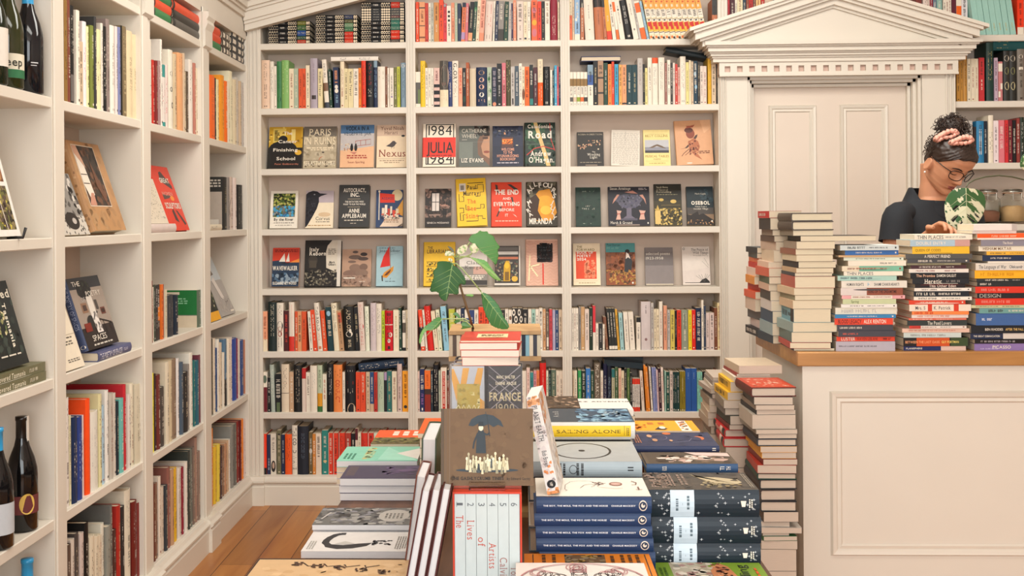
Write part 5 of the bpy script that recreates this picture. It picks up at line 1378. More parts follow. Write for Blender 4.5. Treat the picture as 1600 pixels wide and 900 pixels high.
face(4, ZI, 842, 1036, 129, 399, .012, 'pale paperback with black reed brush strokes at its foot, rightmost on fifth shelf, right bay', [
 ('p', [(0, .36), (.5, .4), (1, .46), (1, .06), (0, .06)], 'd8ccc4'), ('r', .08, .05, .98, .065, '2a2826'), ('p', [(.6, .06), (.7, .14), (.84, .18), (.96, .1), (.98, .06)], '2a2826')]+[('l', [(.78, .08), (.78+dx, .3-abs(dx)*.2)], .006, '4a4644') for dx in (-.3, -.2, -.1, .05, .12, .2)]+[('l', [(.95, .45), (.72, .62)], .005, '6a6460'), ('l', [(.96, .5), (.8, .7)], .005, '6a6460'), ('o', .07, .94, .04, .03, .3, '4a4644'), ('t', 'The Peace of', .96, .89, .065, '4a4644', {'al': 'r', 'serif': True, 'w': .62}), ('t', 'Wild Things', .96, .81, .065, '5a5450', {'al': 'r', 'serif': True, 'w': .56}), ('t', 'Wendell Berry', .96, .75, .045, 'a09890', {'al': 'r', 'serif': True, 'w': .56})], 'ddd2c8', S5)
# ================================================================ piles
def pile(zoom, text, Y, zb, mode, D, place, group, jit=1.2, left=False, wd=None, paper=None, hid=0, total=None, top=None):
    ox, oy, sc = zoom; it = []
    for line in text.strip().split('\n'):
        parts = line.split('|'); h = parts[0].split(); it.append(([float(q) for q in h[:4]], h[4], h[5:], parts[1:]))
    Ts = []
    for (x0, x1, y0, y1), c, f_, p in it: Ts.append(max(0.004, (y1-y0)/sc*Y/FPX))
    ztop = onY(it[0][0][0]/sc+ox, it[0][0][2]/sc+oy, Y).z
    k = (ztop-zb)/sum(Ts) if total is None else 1.0
    z = zb; out = []
    for i in range(len(it)-1, -1, -1):
        (x0, x1, y0, y1), c, f_, p = it[i]; T = Ts[i]*k
        vm = (y0+y1)/2/sc+oy; xa, xb = onY(x0/sc+ox, vm, Y).x, onY(x1/sc+ox, vm, Y).x
        R = random.Random(hash_(place+str(i))); a = math.radians(R.uniform(-jit, jit)); dy = R.uniform(0, 0.012)
        L = xb-xa; hard = 'hb' in f_
        front = FR.get(place+str(i), ())
        if mode == 'S': o = Vector((xb, Y+dy, z)); ez = Vector((-1, 0, 0)); W_, H_ = D, L
        elif mode == 'H': o = Vector((xa, Y+dy, z)); ez = Vector((0, 1, 0)); W_, H_ = L, D
        elif mode == 'F': o = Vector((xa, Y+dy+D, z)); ez = Vector((1, 0, 0)); W_, H_ = D, L
        ex = Vector((0, 0, 1)); ez2 = Matrix.Rotation(a, 3, 'Z') @ ez; ctr = o.copy(); ctr.x = (xa+xb)/2; ctr.y = Y+D/2
        o2 = ctr+Matrix.Rotation(a, 3, 'Z') @ (o-ctr); o2.z = z
        sp = fixT(spine_cmds(p, c, hash_(place)+i), T-0.0004, H_) if mode == 'S' else (fixT(spine_cmds(p, c, hash_(place)+i), T-0.0004, H_) if p else ())
        lab = (cname(c)+' covered book' if mode == 'H' else cname(c)+' spined book')+', '+ORD[i]+' from top of '+place
        pp = paper
        for q in f_:
            if q[0] == 'P': pp = M(q[1:], 0.8, 'paper')
        kw = {'paper': pp} if pp else {}
        book('book', lab, group, T-0.0004, W_, H_, o2, ex, ez2, c, spine=sp, front=front, hard=hard, hid=hid, **kw); z += T; out.append(z)
    return z
FR = {}
ZS0, ZS1, ZS2, ZS3 = (1170, 320, 3.6), (1290, 350, 4.285), (1400, 345, 4.285), (1500, 345, 4.285)
CG = 'books piled on the counter'; YS = CY0+0.025
pile(ZS1, """
100 492 142 178 c8d0cc
135 495 178 210 3a6aa8
90 530 208 222 c8a478 | n
130 530 222 245 d8e0cc
155 543 245 282 e6deca | k 6a6460 .45 .15 .5 .3
115 525 282 318 e0d4b8 | r 0 .72 7ab89c | e .58 .5 .06 .3 c8603a | e .25 .5 .05 .25 2d3a34
130 523 318 348 e8e0cc | t THIN_PLACES 6a6a6a .95 .5 .7
90 485 348 382 a8cabc | e .3 .5 .03 .25 sl | k sl .95 .4 .5 .4
108 548 382 430 ddd6c8 | t HUMAN_RIGHTS 3a3a3a .92 .66 .42 | k lb .6 .52 .5 .5 | t SHAMI_CHAKRABARTI 3a3a3a .5 .12 .42
105 520 432 482 8a4a34 | r .58 1 d8ccc4 | e .75 .5 .12 .3 4a4a4a | t KING_OF_THE_DREAMTIME 3a1a14 .55 .1 .4
110 535 485 510 e4a8a8 | r .2 .85 wh | e .5 .5 .02 .3 d8304a
115 475 510 545 c4ccA0 | t Spring 5a6a3a .84 .7 .5
110 483 540 565 e8e2d8
70 485 560 605 e0d8c4 | k lt .9 .3 .5 .5
60 470 605 630 3a80b0
65 455 630 675 e0452a | t BLOOD_LEGACY 2a1a14 .94 .54 .62 | t ALEX_RENTON wh .5 .12 .6
78 455 675 716 45434a | k wh .95 .55 .5 .3
85 470 718 758 45434a | k d8604a .92 .65 .5 .3
78 470 758 790 e0452a | t LUSTER wh .92 .68 .7 | t RAVEN_LEILANI 7a2a1a .64 .3 .6 | k 3a1a14 .2 .05
75 470 790 855 b0aab4 | k 5a545a .95 .3 .5 .15""", YS, ZCT, 'S', 0.13, 'the first spine-out counter pile', CG)
pile(ZS2, """
125 515 92 128 e6e0cc | t THIN_PLACES 6a6a66 .95 .5 .7 | k gy .46 .1 .5 .3
100 500 128 172 a8c0cc | t DOUBLE_ENTRY wh .9 .4 .5 | r 0 .25 c89a90
118 500 172 222 e8b82c | t QUEEN_OF_CODES 8a6a1a .95 .5 .35 | a .05 .12 .3 .7 8a6a1a
75 520 225 258 54524e | t A_PERFECT_FRIEND wh .72 .33 .6
75 495 258 285 4a4a4c
80 440 285 300 8a8468
110 480 300 325 4a2a30
95 495 322 348 e6dcd0 | k 8a3a3a .88 .55 .5 .4 | k 8a3a3a .4 .2
100 495 346 384 1c1d20 | t The_Promise e0b090 .9 .58 .5 | t DAMON_GALGUT wh .55 .22 .5
115 495 384 420 202226 | t Heretic wh .78 .48 .85 s | k gy .4 .15 .5 .4 | a .02 .08 .2 .8 wh
135 470 420 447 241c1e | t This_Other_Eden e8d0c0 .72 .18 .7 | e .76 .5 .03 .4 c03a2a
125 510 447 469 e8e0d4
125 495 469 505 1e2228 | k wh .95 .6 .5 .5 | k wh .55 .15 .5 .4
125 512 506 530 e8e0d0
90 470 530 558 d8452a | e .35 .5 .06 .4 e8d8c8 | e .2 .5 .05 .4 e8d8c8
90 505 558 603 d03c24 | a 0 1 .7 1 e6d8c4 | a 0 1 .28 .63 e6d8c4 | a 0 1 0 .2 e6d8c4 | t Mrs._S 3a3a44 .9 .74 .5 s | t K._Patrick 3a3a44 .6 .33 .5 s
110 490 604 627 ee8444 | k c0341a .95 .6 .5 .7
108 490 627 650 e8dcd0 | k d88060 .9 .3 .5 .5
85 475 650 664 d8705a
78 478 664 700 2e3634 | t The_Pond_Lovers d8d4c4 .66 .26 .7 s
90 475 702 722 e2d8cc | r .8 1 c83a30
50 500 722 750 dcb8a4 | k c06a5a .9 .2 .5 .3
55 443 752 785 c4cec8 | k gy .88 .25 .5 .4
50 495 788 845 1f1a18 | r .3 .8 c8501f | r .02 .28 3a4a2a | t BETWEEN_THE_LAST_OASIS e8a070 .97 .45 .3 | t GUY_PORTMAN e8d070 .42 .16 .3
55 475 848 878 1f2a5a | t PLANISPHERE wh .96 .7 .4 | r 0 .4 d8b8a8""", YS, ZCT, 'S', 0.13, 'the second spine-out counter pile', CG)
pile(ZS3, """
98 390 22 66 e4ddd4 | n | a 0 1 0 .12 b8b0a8
95 390 66 86 cfc8be | n
120 500 95 135 e85a1e | a 0 .3 0 1 e8dccc | k f0c8a8 .75 .3 .6 .3
140 510 140 182 8a8690 | t The_Road wh .6 .42 .4
138 505 183 218 e6dcc6 | t HISHAM_MATAR 7a5a3a .92 .4 .55
185 520 218 243 e8b03a
160 520 243 283 1f2c48 | k wh .85 .45 .5 .25
190 500 283 296 wh | n
110 520 298 345 d8d0c2 | t The_Language_of_War 3a4048 .95 .5 .5 s | t Oleksandr_Mykhed 3a4048 .45 .05 .45
105 500 345 400 efb022 | k d89010 .9 .3
120 510 400 421 2c2f2f
120 510 423 455 262a2a | k wh .95 .75 .5 .4
110 500 455 498 d63420 | k e89080 .9 .4
120 520 498 533 1f2123 | t DESIGN a8a498 .96 .6 .7
105 510 533 577 d63420 | k e89080 .9 .4
80 520 577 597 c8c498
135 510 597 632 6a9a94
115 520 632 712 3f6298 | k d8dce8 .9 .7 .5 .2
80 510 712 765 191c22 | t BEN_RHODES wh .78 .5 .3 | t AFTER_THE_FALL e8c070 .46 .18 .3
75 520 765 803 232c46 | t THE_GREAT_DEMARCATION wh .95 .55 .35 | r .05 .5 d8ccc0
100 500 803 832 1a1416 | k b0a8a8 .9 .3
105 510 832 878 8a72a8 | t PICASSO wh .7 .4 .45 | k c8b8d8 .9 .6 .25 .2""", YS, ZCT, 'S', 0.13, 'the rightmost counter pile', CG)
pile(ZS0, """
248 478 45 92 4a4038 hb
248 478 93 143 4a4038 hb
255 480 144 175 7a7060
298 720 176 207 2a2826
275 490 208 250 9a8a78
265 480 250 283 8a5a48
270 475 284 320 c8b89a
280 492 321 358 24262c
270 480 358 385 b89a78
265 475 386 405 30363c
262 488 406 470 a8584a
250 478 470 510 c8b090
262 475 511 540 8a8468
252 470 541 588 c4a888
262 470 590 665 6a96a0 | r 0 .25 2d2c2d
245 495 668 722 8a9a94
248 475 723 780 5a6a64
240 468 780 812 a8443a
262 490 812 828 20242a""", YS, ZCT, 'H', 0.19, 'the pale page-edge pile on counter', CG, jit=2.5, paper=M('dccfb2', .8, 'paper'))
pile(ZS0, """
118 300 34 72 b82c2c | k wh .9 .3
124 250 75 138 34302e
140 250 140 172 8a7a6a
142 250 172 205 5a4a40
148 250 205 250 b8a08c
145 250 250 312 c8b49a
118 250 312 345 d8b8a0
112 250 345 392 c4604a
122 245 392 430 4a5a44
122 245 430 468 c8a890
130 245 468 520 3a3a38
132 245 520 575 c8c0b8
135 245 575 640 34485a
132 245 640 705 8a9a9a
132 245 705 750 2d3a44""", YS+0.20, ZCT, 'H', 0.19, 'the middle left counter pile', CG, jit=3)
pile(ZS0, """
48 150 240 272 2c3638
55 150 272 300 44504c
60 150 300 325 c8704a
52 150 325 355 b8342a
46 150 355 400 d8c0b0
38 150 400 445 d88a3a
62 150 447 485 b03a2c
34 150 485 525 d0583a
40 150 525 595 cfb8a4
62 150 595 645 5a5a5a
68 150 645 690 c8b4ac
48 150 690 735 23262a | k wh .9 .2""", YS+0.405, ZCT, 'H', 0.18, 'the lowest left counter pile', CG, jit=3)
tb_ = onY(1370, 367, YS); xs = onY(1306, 367, YS).x; zt_ = onY(1330, 381, YS).z
# ---------------------------------------------------------------- piles on the floor beside the counter
ZF_ = (1090, 560, 2.647); FG = 'books piled on the floor beside the counter'
FR['the red topped floor pile0'] = [('r', 0, 0, 1, 1, 'a83a24'), ('r', .08, .06, .92, .94, 'b8452c'), ('n', .1, .1, .9, .9, ['d8a088', 'c87860'], 44, .03, 101), ('t', 'A LIFE', .5, .4, .12, 'e0b8a0', {'w': .5})]
fill = lambda x0, x1, y, n, cols: '\n'.join('%d %d %d %d %s' % (x0, x1, y+i*100, y+i*100+100, cols[i % len(cols)]) for i in range(n))
CF = ['8a8070', '4a5a64', 'c8b89a', '7a3a30', '2d2c2d']
pile(ZF_, """
222 408 122 165 5a2018 hb
240 400 170 206 3a3a3a
240 400 206 229 8a7a6a
242 405 229 252 23262a
230 410 253 318 b8ac9c
238 410 318 339 8a8478
250 410 341 363 2d2c2d
250 412 364 399 30343a hb
260 412 400 428 d89a34
270 412 429 458 e8a832
270 412 459 486 7a2a24
255 415 488 526 a8382a
255 415 526 556 14382c hb
260 412 558 603 2d2c2d hb
260 405 605 656 3a3230 hb
265 412 660 708 24262a hb
270 415 709 756 4a423a
265 390 760 785 8a8a8a
265 435 786 812 b8b0a4
270 380 814 829 9a9a94
270 410 830 851 2a6a40
270 420 853 893 8a8070
"""+fill(262, 412, 893, 7, CF), CY0-0.17, 0.0, 'H', 0.2, 'the red topped floor pile', FG, jit=2.5, paper=M('cdbcaa', .8, 'paper'))
pile(ZF_, """
165 345 30 70 c8b49a
160 300 70 84 8a2a24
150 300 84 110 d8ccb8
136 300 110 160 e0b02c | k 2d2c2d .9 .2 .5 .5
120 300 160 200 d8a828 | k 2d2c2d .9 .2 .5 .5
114 300 200 240 8a8070
118 300 240 275 6a6460
130 300 275 320 20302a
128 300 320 345 6a2a28
118 300 345 385 b82c2a hb | r .0 .2 1a1a1a | r .8 1 1a1a1a | r .2 .4 d8b8a8
116 300 385 430 b82c2a hb | r .0 .2 1a1a1a | r .8 1 1a1a1a | r .2 .4 d8b8a8
"""+fill(120, 300, 430, 11, CF), CY0+0.06, 0.0, 'H', 0.2, 'the middle floor pile', FG, jit=3, paper=M('cdbcaa', .8, 'paper'))
pile(ZF_, """
70 200 80 98 b8a898
66 200 98 122 8a8078
62 200 122 140 c8b8a4
50 200 140 165 a89a8c
60 200 165 190 3a3a3a
52 200 190 230 8a7a68
56 200 230 262 c8b49c
50 200 262 300 b8a48c
46 200 300 340 a89884
60 200 340 380 7a6a5c
"""+fill(58, 200, 380, 11, CF), CY0+0.30, 0.0, 'H', 0.2, 'the pale rear floor pile', FG, jit=3, paper=M('cdbcaa', .8, 'paper'))
# ---------------------------------------------------------------- lying books on shelves
def lying(u0, u1, v0, v1, Y, col, label, group, spine='', D=0.13, z=None, tilt=0, hard=None, front=(), mode='S'):
    vm = (v0+v1)/2; xa, xb = onY(u0, vm, Y).x, onY(u1, vm, Y).x; T = (v1-v0)*Y/FPX
    z = onY((u0+u1)/2, v1, Y).z if z is None else z; a = math.radians(tilt)
    ex = Vector((-math.sin(a), 0, math.cos(a))); L = (xb-xa)
    if mode == 'S': ez = Vector((-math.cos(a), 0, -math.sin(a))); o = Vector((xb, Y, z+(math.sin(a)*L if a > 0 else 0))); D_, H_ = D, L
    else: ez = Vector((math.cos(a), 0, math.sin(a))); o = Vector((xa, Y+D, z-(math.sin(a)*L if a < 0 else 0))); D_, H_ = D, L
    sp = fixT(spine_cmds(spine.split('|'), col, hash_(label)), T, H_) if spine else ()
    book('book', label, group, T, D_, H_, o, ex, ez, col, spine=sp, front=front, hard=hard)
lying(517, 591, 88.5, 95, YF+0.02, 'e8e0d4', 'white book lying flat across the upright books, second shelf, left back bay', 'books lying on top of other books', 'k 3a3230 .8 .65 .5 .5|k 3a3230 .4 .15 .5 .4')
lying(908, 970, 88, 95.5, YF+0.02, '1f2a5a', 'navy book lying flat over upright books, second shelf, right back bay', 'books lying on top of other books', mode='F', hard=True)
lying(1038, 1118, 80, 88, YF+0.06, '1d2528', 'dark book sloping down over upright books, second shelf, right back bay', 'books lying on top of other books', 'n', tilt=-11, z=onY(1110, 95.5, YF+0.06).z)
lying(561, 632, 562, 575, YF+0.03, '1c3048', 'dark blue book sloping over orange spined books, seventh shelf, left back bay', 'books lying on top of other books', 'k wh .95 .5 .5 .4|k wh .42 .1 .5 .4', tilt=7, z=onY(561, 581, YF+0.03).z)
for i, (a, b) in enumerate(((557, 567), (567.5, 577))): lying(943, 1004, a, b, YF+0.03, ['22323c', '1f2c34'][i], ['upper', 'lower'][i]+' of two dark books sloping over upright books, seventh shelf, right bay', 'books lying on top of other books', 'n', tilt=-6, z=onY(1004, b, YF+0.03).z)
lying(1551, 1612, 62, 78.5, YF+0.02, '14484a', 'dark teal book with gold print lying over books right of the door', 'books lying on top of other books', 'k c8b070 .9 .6 .5 .6')
# clothbound patterned books, top shelf of the left bay
def cloth(x0, x1, bounds, blocks, place):
    zz = Z[0]+0.0003; n = len(blocks)
    for i in range(n-1, -1, -1):
        y0, y1 = bounds[i]/5, bounds[i+1]/5; Y = YF+0.02; T = (y1-y0)*Y/FPX; xa, xb = onY(x0/5+400, (y0+y1)/2, Y).x, onY(x1/5+400, (y0+y1)/2, Y).x
        sp = []
        for c0, c1, k in ((.77, .995, 4), (.33, .54, 4), (.01, .1, 2)):
            for q in range(k):
                cb = c0+(c1-c0)*(q+.5)/k; sp.append(('e', .5, cb, .4, (c1-c0)/k*.46, 'e4d2b4'))
        sp += [('r', 0, .11, 1, .31, blocks[i]), ('m', .3, .12, .5, .3, 'c8b89a', i), ('m', .72, .58, .5, .3, 'c8c0b4', i+9)]
        book('clothbound_book', 'black and cream patterned clothbound book, '+ORD[i]+' from top of '+place, 'patterned clothbound books on the top shelf', T-0.0003, 0.13, xb-xa, (xb, Y, zz), (0, 0, 1), (-1, 0, 0), '17181a', spine=sp, hard=True); zz += T
cloth(100, 425, [158, 190, 232, 275, 306, 336], ['6a6a2a', '3a5a34', '2a4a84', '2a4a3a', 'b03a28'], 'left patterned pile')
cloth(468, 795, [113, 148, 178, 212, 245, 280, 305, 335], ['2a3450', '4a4a2a', '6a8a6a', '3a6a4a', 'c03020', 'c03020', 'c83a20'], 'middle patterned pile')
cloth(822, 1160, [14, 60, 82, 100, 120, 140, 160, 197, 235, 268, 305, 332], ['b8301f', '3a3a3a', '44403c', '3a3a3a', '5a2a2a', '2a5a4a', '2f6a5a', '3a6a5a', 'c8301c', 'c8301c', '4a3a34'], 'tall patterned pile')
# ================================================================ face-out and lying books on the left wall shelves
def faceL(zs, u0, u1, vm, Xb, H, T, tilt, label, front, col, spine=(), hard=True, yaw=0, kind='art_book', zoff=0.0003):
    t = math.radians(tilt); Y0, Y1 = onX(u0, vm, Xb).y, onX(u1, vm, Xb).y
    n = Vector((math.cos(t), 0, math.sin(t))); ez = Vector((-math.sin(t), 0, math.cos(t)))
    if yaw: R = Matrix.Rotation(math.radians(yaw), 3, 'Z'); n = R @ n; ez = R @ ez
    o = Vector((Xb-T*math.cos(t), Y0, zs+zoff))
    book(kind, label, 'books shown face out on the left wall', T, Y1-Y0, H, o, n, ez, col, spine=spine, front=front, hard=hard)
GW = 'books shown face out on the left wall'
photo = lambda a0, b0, a1, b1, cols, n, sz, sd: [('r', a0, b0, a1, b1, cols[0]), ('n', a0, b0, a1, b1, cols[1:], n, sz, sd)]
faceL(ZL[1], -34, 33, 352, -1.335, .30, .03, 15, 'white bordered photograph book standing face out in the nearest left-wall bay',
  photo(.55, .5, .93, .9, ['8a5a3a', '6a4028', 'b08050', '4a3424'], 60, .04, 201)+photo(.55, .06, .93, .46, ['6a6a3a', 'c8b84a', '3a3428', '8a7a54', '5a4a40'], 90, .035, 202)+photo(.1, .06, .5, .9, ['7a6a50', '5a4a34', 'a08a60'], 60, .05, 203)+[('r', .55, .8, .93, .83, 'b8c4cc'), ('l', [(.72, .06), (.68, .46)], .01, W), ('l', [(.7, .5), (.66, .8)], .01, W)], 'e4e0d8')
faceL(ZL[2]+0.052, -46, 46, 575, -1.35, .235, .022, 16, 'dark forest paperback with white lettering face out above two olive copies',
  [('n', .0, .1, 1, .9, ['2a3430', '1c2422', '34403a'], 70, .06, 205), ('n', .3, .35, .8, .7, ['b8a878', '8a8a5a', 'd0c498', '5a6a44'], 80, .03, 206), ('t', 'Undiscovered', .5, .8, .1, 'e8e0cc', {'serif': True, 'w': .96, 'bold': .02}), ('s', .1, .1, .5, .18, 2, 'd8d0c0'), ('s', .55, .12, .9, .15, 1, 'd8d0c0')]+[('t', 'Tasmania', .8, .74, .085, 'e8e0cc', {'ang': -90, 'bold': .02, 'al': 'l', 'serif': True})], '1b2222', kind='paperback', hard=False)
def lieL(zs, u0, u1, vm, Xf, T, D, col, label, spine, hard=True, k=0):
    Y0, Y1 = onX(u0, vm, Xf).y, onX(u1, vm, Xf).y
    book('art_book', label, 'books lying flat on the left wall shelves', T, D, Y1-Y0, (Xf, Y0, zs), (0, 0, 1), (0, -1, 0), col, spine=fixT(spine_cmds(spine.split('|'), col, 5), T, Y1-Y0), hard=hard, front=())
for k, l_ in enumerate(('lower', 'upper')): lieL(ZL[2]+0.0003+0.0255*k, -44, 72-k, 590, -1.335-0.004*k, 0.025, 0.17, '6e6c50', l_+' of two olive books lying flat under the dark forest paperback', 't Undiscovered_Tasmania e4dcc4 .8 .3 .6 s|e .06 .5 .02 .3 wh|k e4dcc4 .24 .12 .5 .4', hard=False)
for i_, s_ in enumerate(SPECS[-2:]):          # lying with the spine to the room: ez points to the viewer, so the origin is the far end
    a_ = list(s_[2]); a_[6] = Vector((a_[6].x, a_[6].y+a_[5], a_[6].z)); SPECS[-2+i_] = (s_[0], s_[1], tuple(a_), s_[3])
def lieL2(*a, **k):
    lieL(*a, **k); s_ = SPECS[-1]; b = list(s_[2]); b[6] = Vector((b[6].x, b[6].y+b[5], b[6].z)); SPECS[-1] = (s_[0], s_[1], tuple(b), s_[3])
m = MB(); e_ = onX(33, 352, -1.32); KB = M('1a1a1c', .4, 'metal')
m.tube([Vector((-1.36, e_.y+.006, ZL[1]+.004)), Vector((-1.318, e_.y+.006, ZL[1]+.004)), Vector((-1.31, e_.y+.006, ZL[1]+.03))], .004, KB, 8)
tag(m.build('book_stand'), 'black wire stand foot holding the white bordered photograph book', 'book stand')
# second bay
faceL(ZL[1], 150, 197.5, 360, -1.345, .307, .045, 18.5, 'large tan book with framed dark interior picture, face out in second left-wall bay',
  [('n', 0, 0, 1, 1, ['b08a62', 'a88058'], 60, .06, 207), ('r', .1, .27, .78, .96, 'd8c8b4')]+photo(.115, .28, .765, .95, ['3a322c', '5a4030', '241f1c', '6a4a38'], 60, .05, 208)+[('p', [(.115, .95), (.24, .95), (.34, .7), (.115, .86)], 'c89a80'), ('p', [(.115, .86), (.3, .72), (.34, .4), (.2, .34), (.115, .5)], 'e0d4c4'), ('p', [(.115, .3), (.24, .42), (.32, .42), (.3, .28), (.115, .28)], 'c08a74'), ('r', .12, .62, .3, .63, '3a322c'), ('r', .12, .52, .3, .53, '3a322c'), ('p', [(.5, .8), (.6, .6), (.7, .35), (.62, .33), (.5, .5)], '6a4634')], 'b4885c', spine=[('n', .1, .05, .9, .95, ['c09a70', '8a6440'], 30, .02, 209)])
faceL(ZL[1], 88, 141, 361, -1.332, .2, .014, 20, 'black and white photograph book leaning before the large tan book', photo(0, .25, 1, 1, ['8a8680', '2a2826', '54504c', 'cfc8be', '1c1a1a'], 70, .06, 210)+photo(0, 0, 1, .3, ['c8c0b4', '3a3634', '6a6660'], 40, .03, 211)+[('e', .6, .22, .2, .14, '2a2624'), ('e', .66, .22, .06, .05, 'b8b0a8')], 'cfc8be', kind='paperback', hard=False)
faceL(ZL[2]+0.0305, 139, 186, 545, -1.352, .236, .026, 18, 'dark hardback with a furnished room photograph and blue spine, second left-wall bay',
  [('r', 0, .8, 1, 1, '2f3238'), ('r', 0, .3, 1, .84, '9a8c80'), ('r', 0, 0, 1, .3, '2a2424'), ('e', .42, .82, .22, .14, '1d1f22'), ('n', .2, .74, .6, .95, ['3a4034', '24282a'], 30, .03, 212), ('r', .18, .5, .36, .64, '8a6a54'), ('r', .22, .53, .33, .61, '4a3a34'), ('r', .4, .4, .58, .72, 'd8d0c4'), ('r', .62, .52, .7, .66, '4a4440'), ('r', .74, .44, .88, .54, '6a3a30'), ('r', .76, .46, .86, .52, '3a2420'), ('e', .34, .36, .12, .1, '2a2a2a'), ('r', .1, .24, .3, .36, '7a2a20'), ('p', [(.44, .2), (.4, .46), (.56, .5), (.62, .2)], 'e0d8d0'), ('n', .4, .22, .62, .5, ['8a8480', '3a3634'], 20, .03, 213), ('l', [(.62, .38), (.8, .34), (.96, .3)], .02, '1f1c1c'), ('l', [(.7, .36), (.74, .16)], .015, '1f1c1c'), ('l', [(.88, .32), (.92, .14)], .015, '1f1c1c'),
   ('t', 'THE', .22, .88, .07, W, {'w': .24}), ('t', 'POETRY', .66, .72, .075, W, {'w': .46}), ('t', 'OF', .3, .66, .06, 'b8b0a8', {'w': .12}), ('t', 'SPACES', .44, .1, .085, W, {'w': .44}), ('s', .2, .03, .8, .07, 1, 'cfc8bc')], '2c2a2c', spine=[('r', 0, 0, 1, 1, '3f4a6a'), ('t', 'THE POETRY OF SPACES', .5, .6, .06, 'a8b0c8', {'w': .6}), ('e', .5, .06, .35, .025, W)])
lieL2(ZL[2]+0.0003, 153, 204, 552, -1.333, 0.03, 0.19, '565a7c', 'blue lavender book lying flat at the foot of furnished room hardback', 't THE_POETRY_OF_SPACES d8d4d8 .96 .3 .6|e .06 .5 .03 .3 wh|k cfcad8 .25 .12 .5 .3')
faceL(ZL[2], 88, 133, 560, -1.332, .2, .012, 19, 'plain cream book with small print leaning left of the furnished room hardback', [('s', .45, .46, .9, .5, 1, '5a544a'), ('s', .5, .36, .85, .44, 2, '6a645a'), ('s', .5, .1, .9, .16, 2, '6a645a'), ('r', .0, .52, 1, .53, 'b8aa94'), ('r', .1, .7, .4, .9, 'b8a890')], 'e4d8c2', kind='paperback', hard=False)
# third bay
faceL(ZL[1], 268.5, 296.5, 355, -1.345, .272, .016, 20, 'bright orange red hardback with dark cut shapes, face out in the third left-wall bay',
  [('p', [(.4, .9), (.52, .92), (.88, .7), (.86, .64), (.44, .74), (.36, .8)], '4a3a38'), ('p', [(.2, .56), (.62, .54), (.5, .5), (.22, .48)], '5a4440'), ('e', .66, .5, .1, .04, 'e8903a'), ('p', [(.4, .3), (.5, .34), (.58, .12), (.42, .16)], '4a3a38'), ('p', [(.6, .32), (.7, .3), (.94, .1), (.84, .08)], '4a3a38'), ('t', 'GREAT', .56, .74, .075, W, {'w': .5, 'bold': .03}), ('t', 'WOMEN', .46, .54, .06, 'e8a898', {'w': .56}), ('t', 'SCULPTORS', .54, .34, .09, W, {'w': .8, 'bold': .03})], 'd8402c', spine=[('r', 0, 0, 1, 1, 'd8402c')])
faceL(ZL[1]+0.03, 232, 264, 345, -1.335, .18, .012, 20, 'speckled cream book leaning at the left of the orange red hardback', [('n', .05, .1, .95, .9, ['4a4238', '6a6254', '8a8070'], 150, .014, 215)], 'd8ccb8', kind='paperback', hard=False)
lieL2(ZL[1]+0.0003, 232, 274, 358, -1.33, .033, .15, 'd4c4bc', 'thick pale book lying flat under the speckled cream book', 'n')
# corner bay
faceL(ZL[2], 348, 368.5, 488, -1.35, .29, .012, 24, 'pale grey book with a drawn sailing figure, face out in the corner left-wall bay', [('r', 0, .6, 1, 1, 'bcc4c8'), ('p', [(.2, .74), (.5, .84), (.6, .7), (.4, .68)], '6a5f5a'), ('p', [(.3, .6), (.5, .66), (.66, .3), (.56, .22), (.44, .3)], 'd8d0c8'), ('l', [(.3, .6), (.44, .3), (.66, .2), (.9, .26)], .012, '4a4440'), ('n', .1, .05, .95, .3, ['a89f98', 'b8b0a8'], 40, .03, 216), ('r', .7, .04, .95, .07, W)], 'a8a29c', hard=True)
faceL(ZL[2], 326, 346, 495, -1.335, .2, .01, 20, 'dark leaf patterned book with a yellow foot band, corner left-wall bay', [('r', 0, 0, 1, .2, 'e8a81f'), ('n', 0, .2, 1, 1, ['3a4a2a', '8a8a6a', '1f241c', 'c8c0a0'], 70, .04, 217), ('r', 0, .7, .7, 1, 'd8ccb8')], '2a2c24', kind='paperback', hard=False)
lieL2(ZL[1]+0.0003, 327, 346, 356, -1.329, .026, .14, 'd8ccb4', 'cream book lying flat before the black book, corner left-wall bay', 'k 5a5044 .9 .4')
# lying cloth books on the top left shelves
def topL(u0, u1, vm, cols, place, pat=False):
    z = ZLT+0.0003
    for i in range(len(cols)-1, -1, -1):
        c = cols[i]; T = .034; R = random.Random(i+int(u0))
        sp = 'r 0 .06 2a2a28|r .94 1 2a2a28|n'
        lieL2(z, u0+R.uniform(0, 1.5), u1-R.uniform(0, 1.5), vm, XL-.012, T, .14, c, cname(c)+' clothbound book, '+ORD[i]+' from top of '+place, sp if not pat else 'a .2 .8 .7 .95 wh|a .2 .8 .3 .5 wh|a .2 .8 .1 .2 wh|n'); z += T
topL(238, 268, 25, ['d85030', '3a7a4a', 'd85030', '3a7a4a'], 'first lying pile in third left-wall bay')
topL(269, 314, 35, ['d85030', '3a3834', '5a5650'], 'second lying pile in third left-wall bay')
topL(328, 345, 55, ['d85030', 'd85030', '3a7a4a'], 'first lying pile in corner left-wall bay')
topL(346, 359, 65, ['5a5048', '4a4038', '3a3430'], 'second lying pile in corner left-wall bay', True)
topL(360, 381, 72, ['2a2a2c', '34343a', '2a2a2c', '3a3438'], 'third lying pile in corner left-wall bay', True)
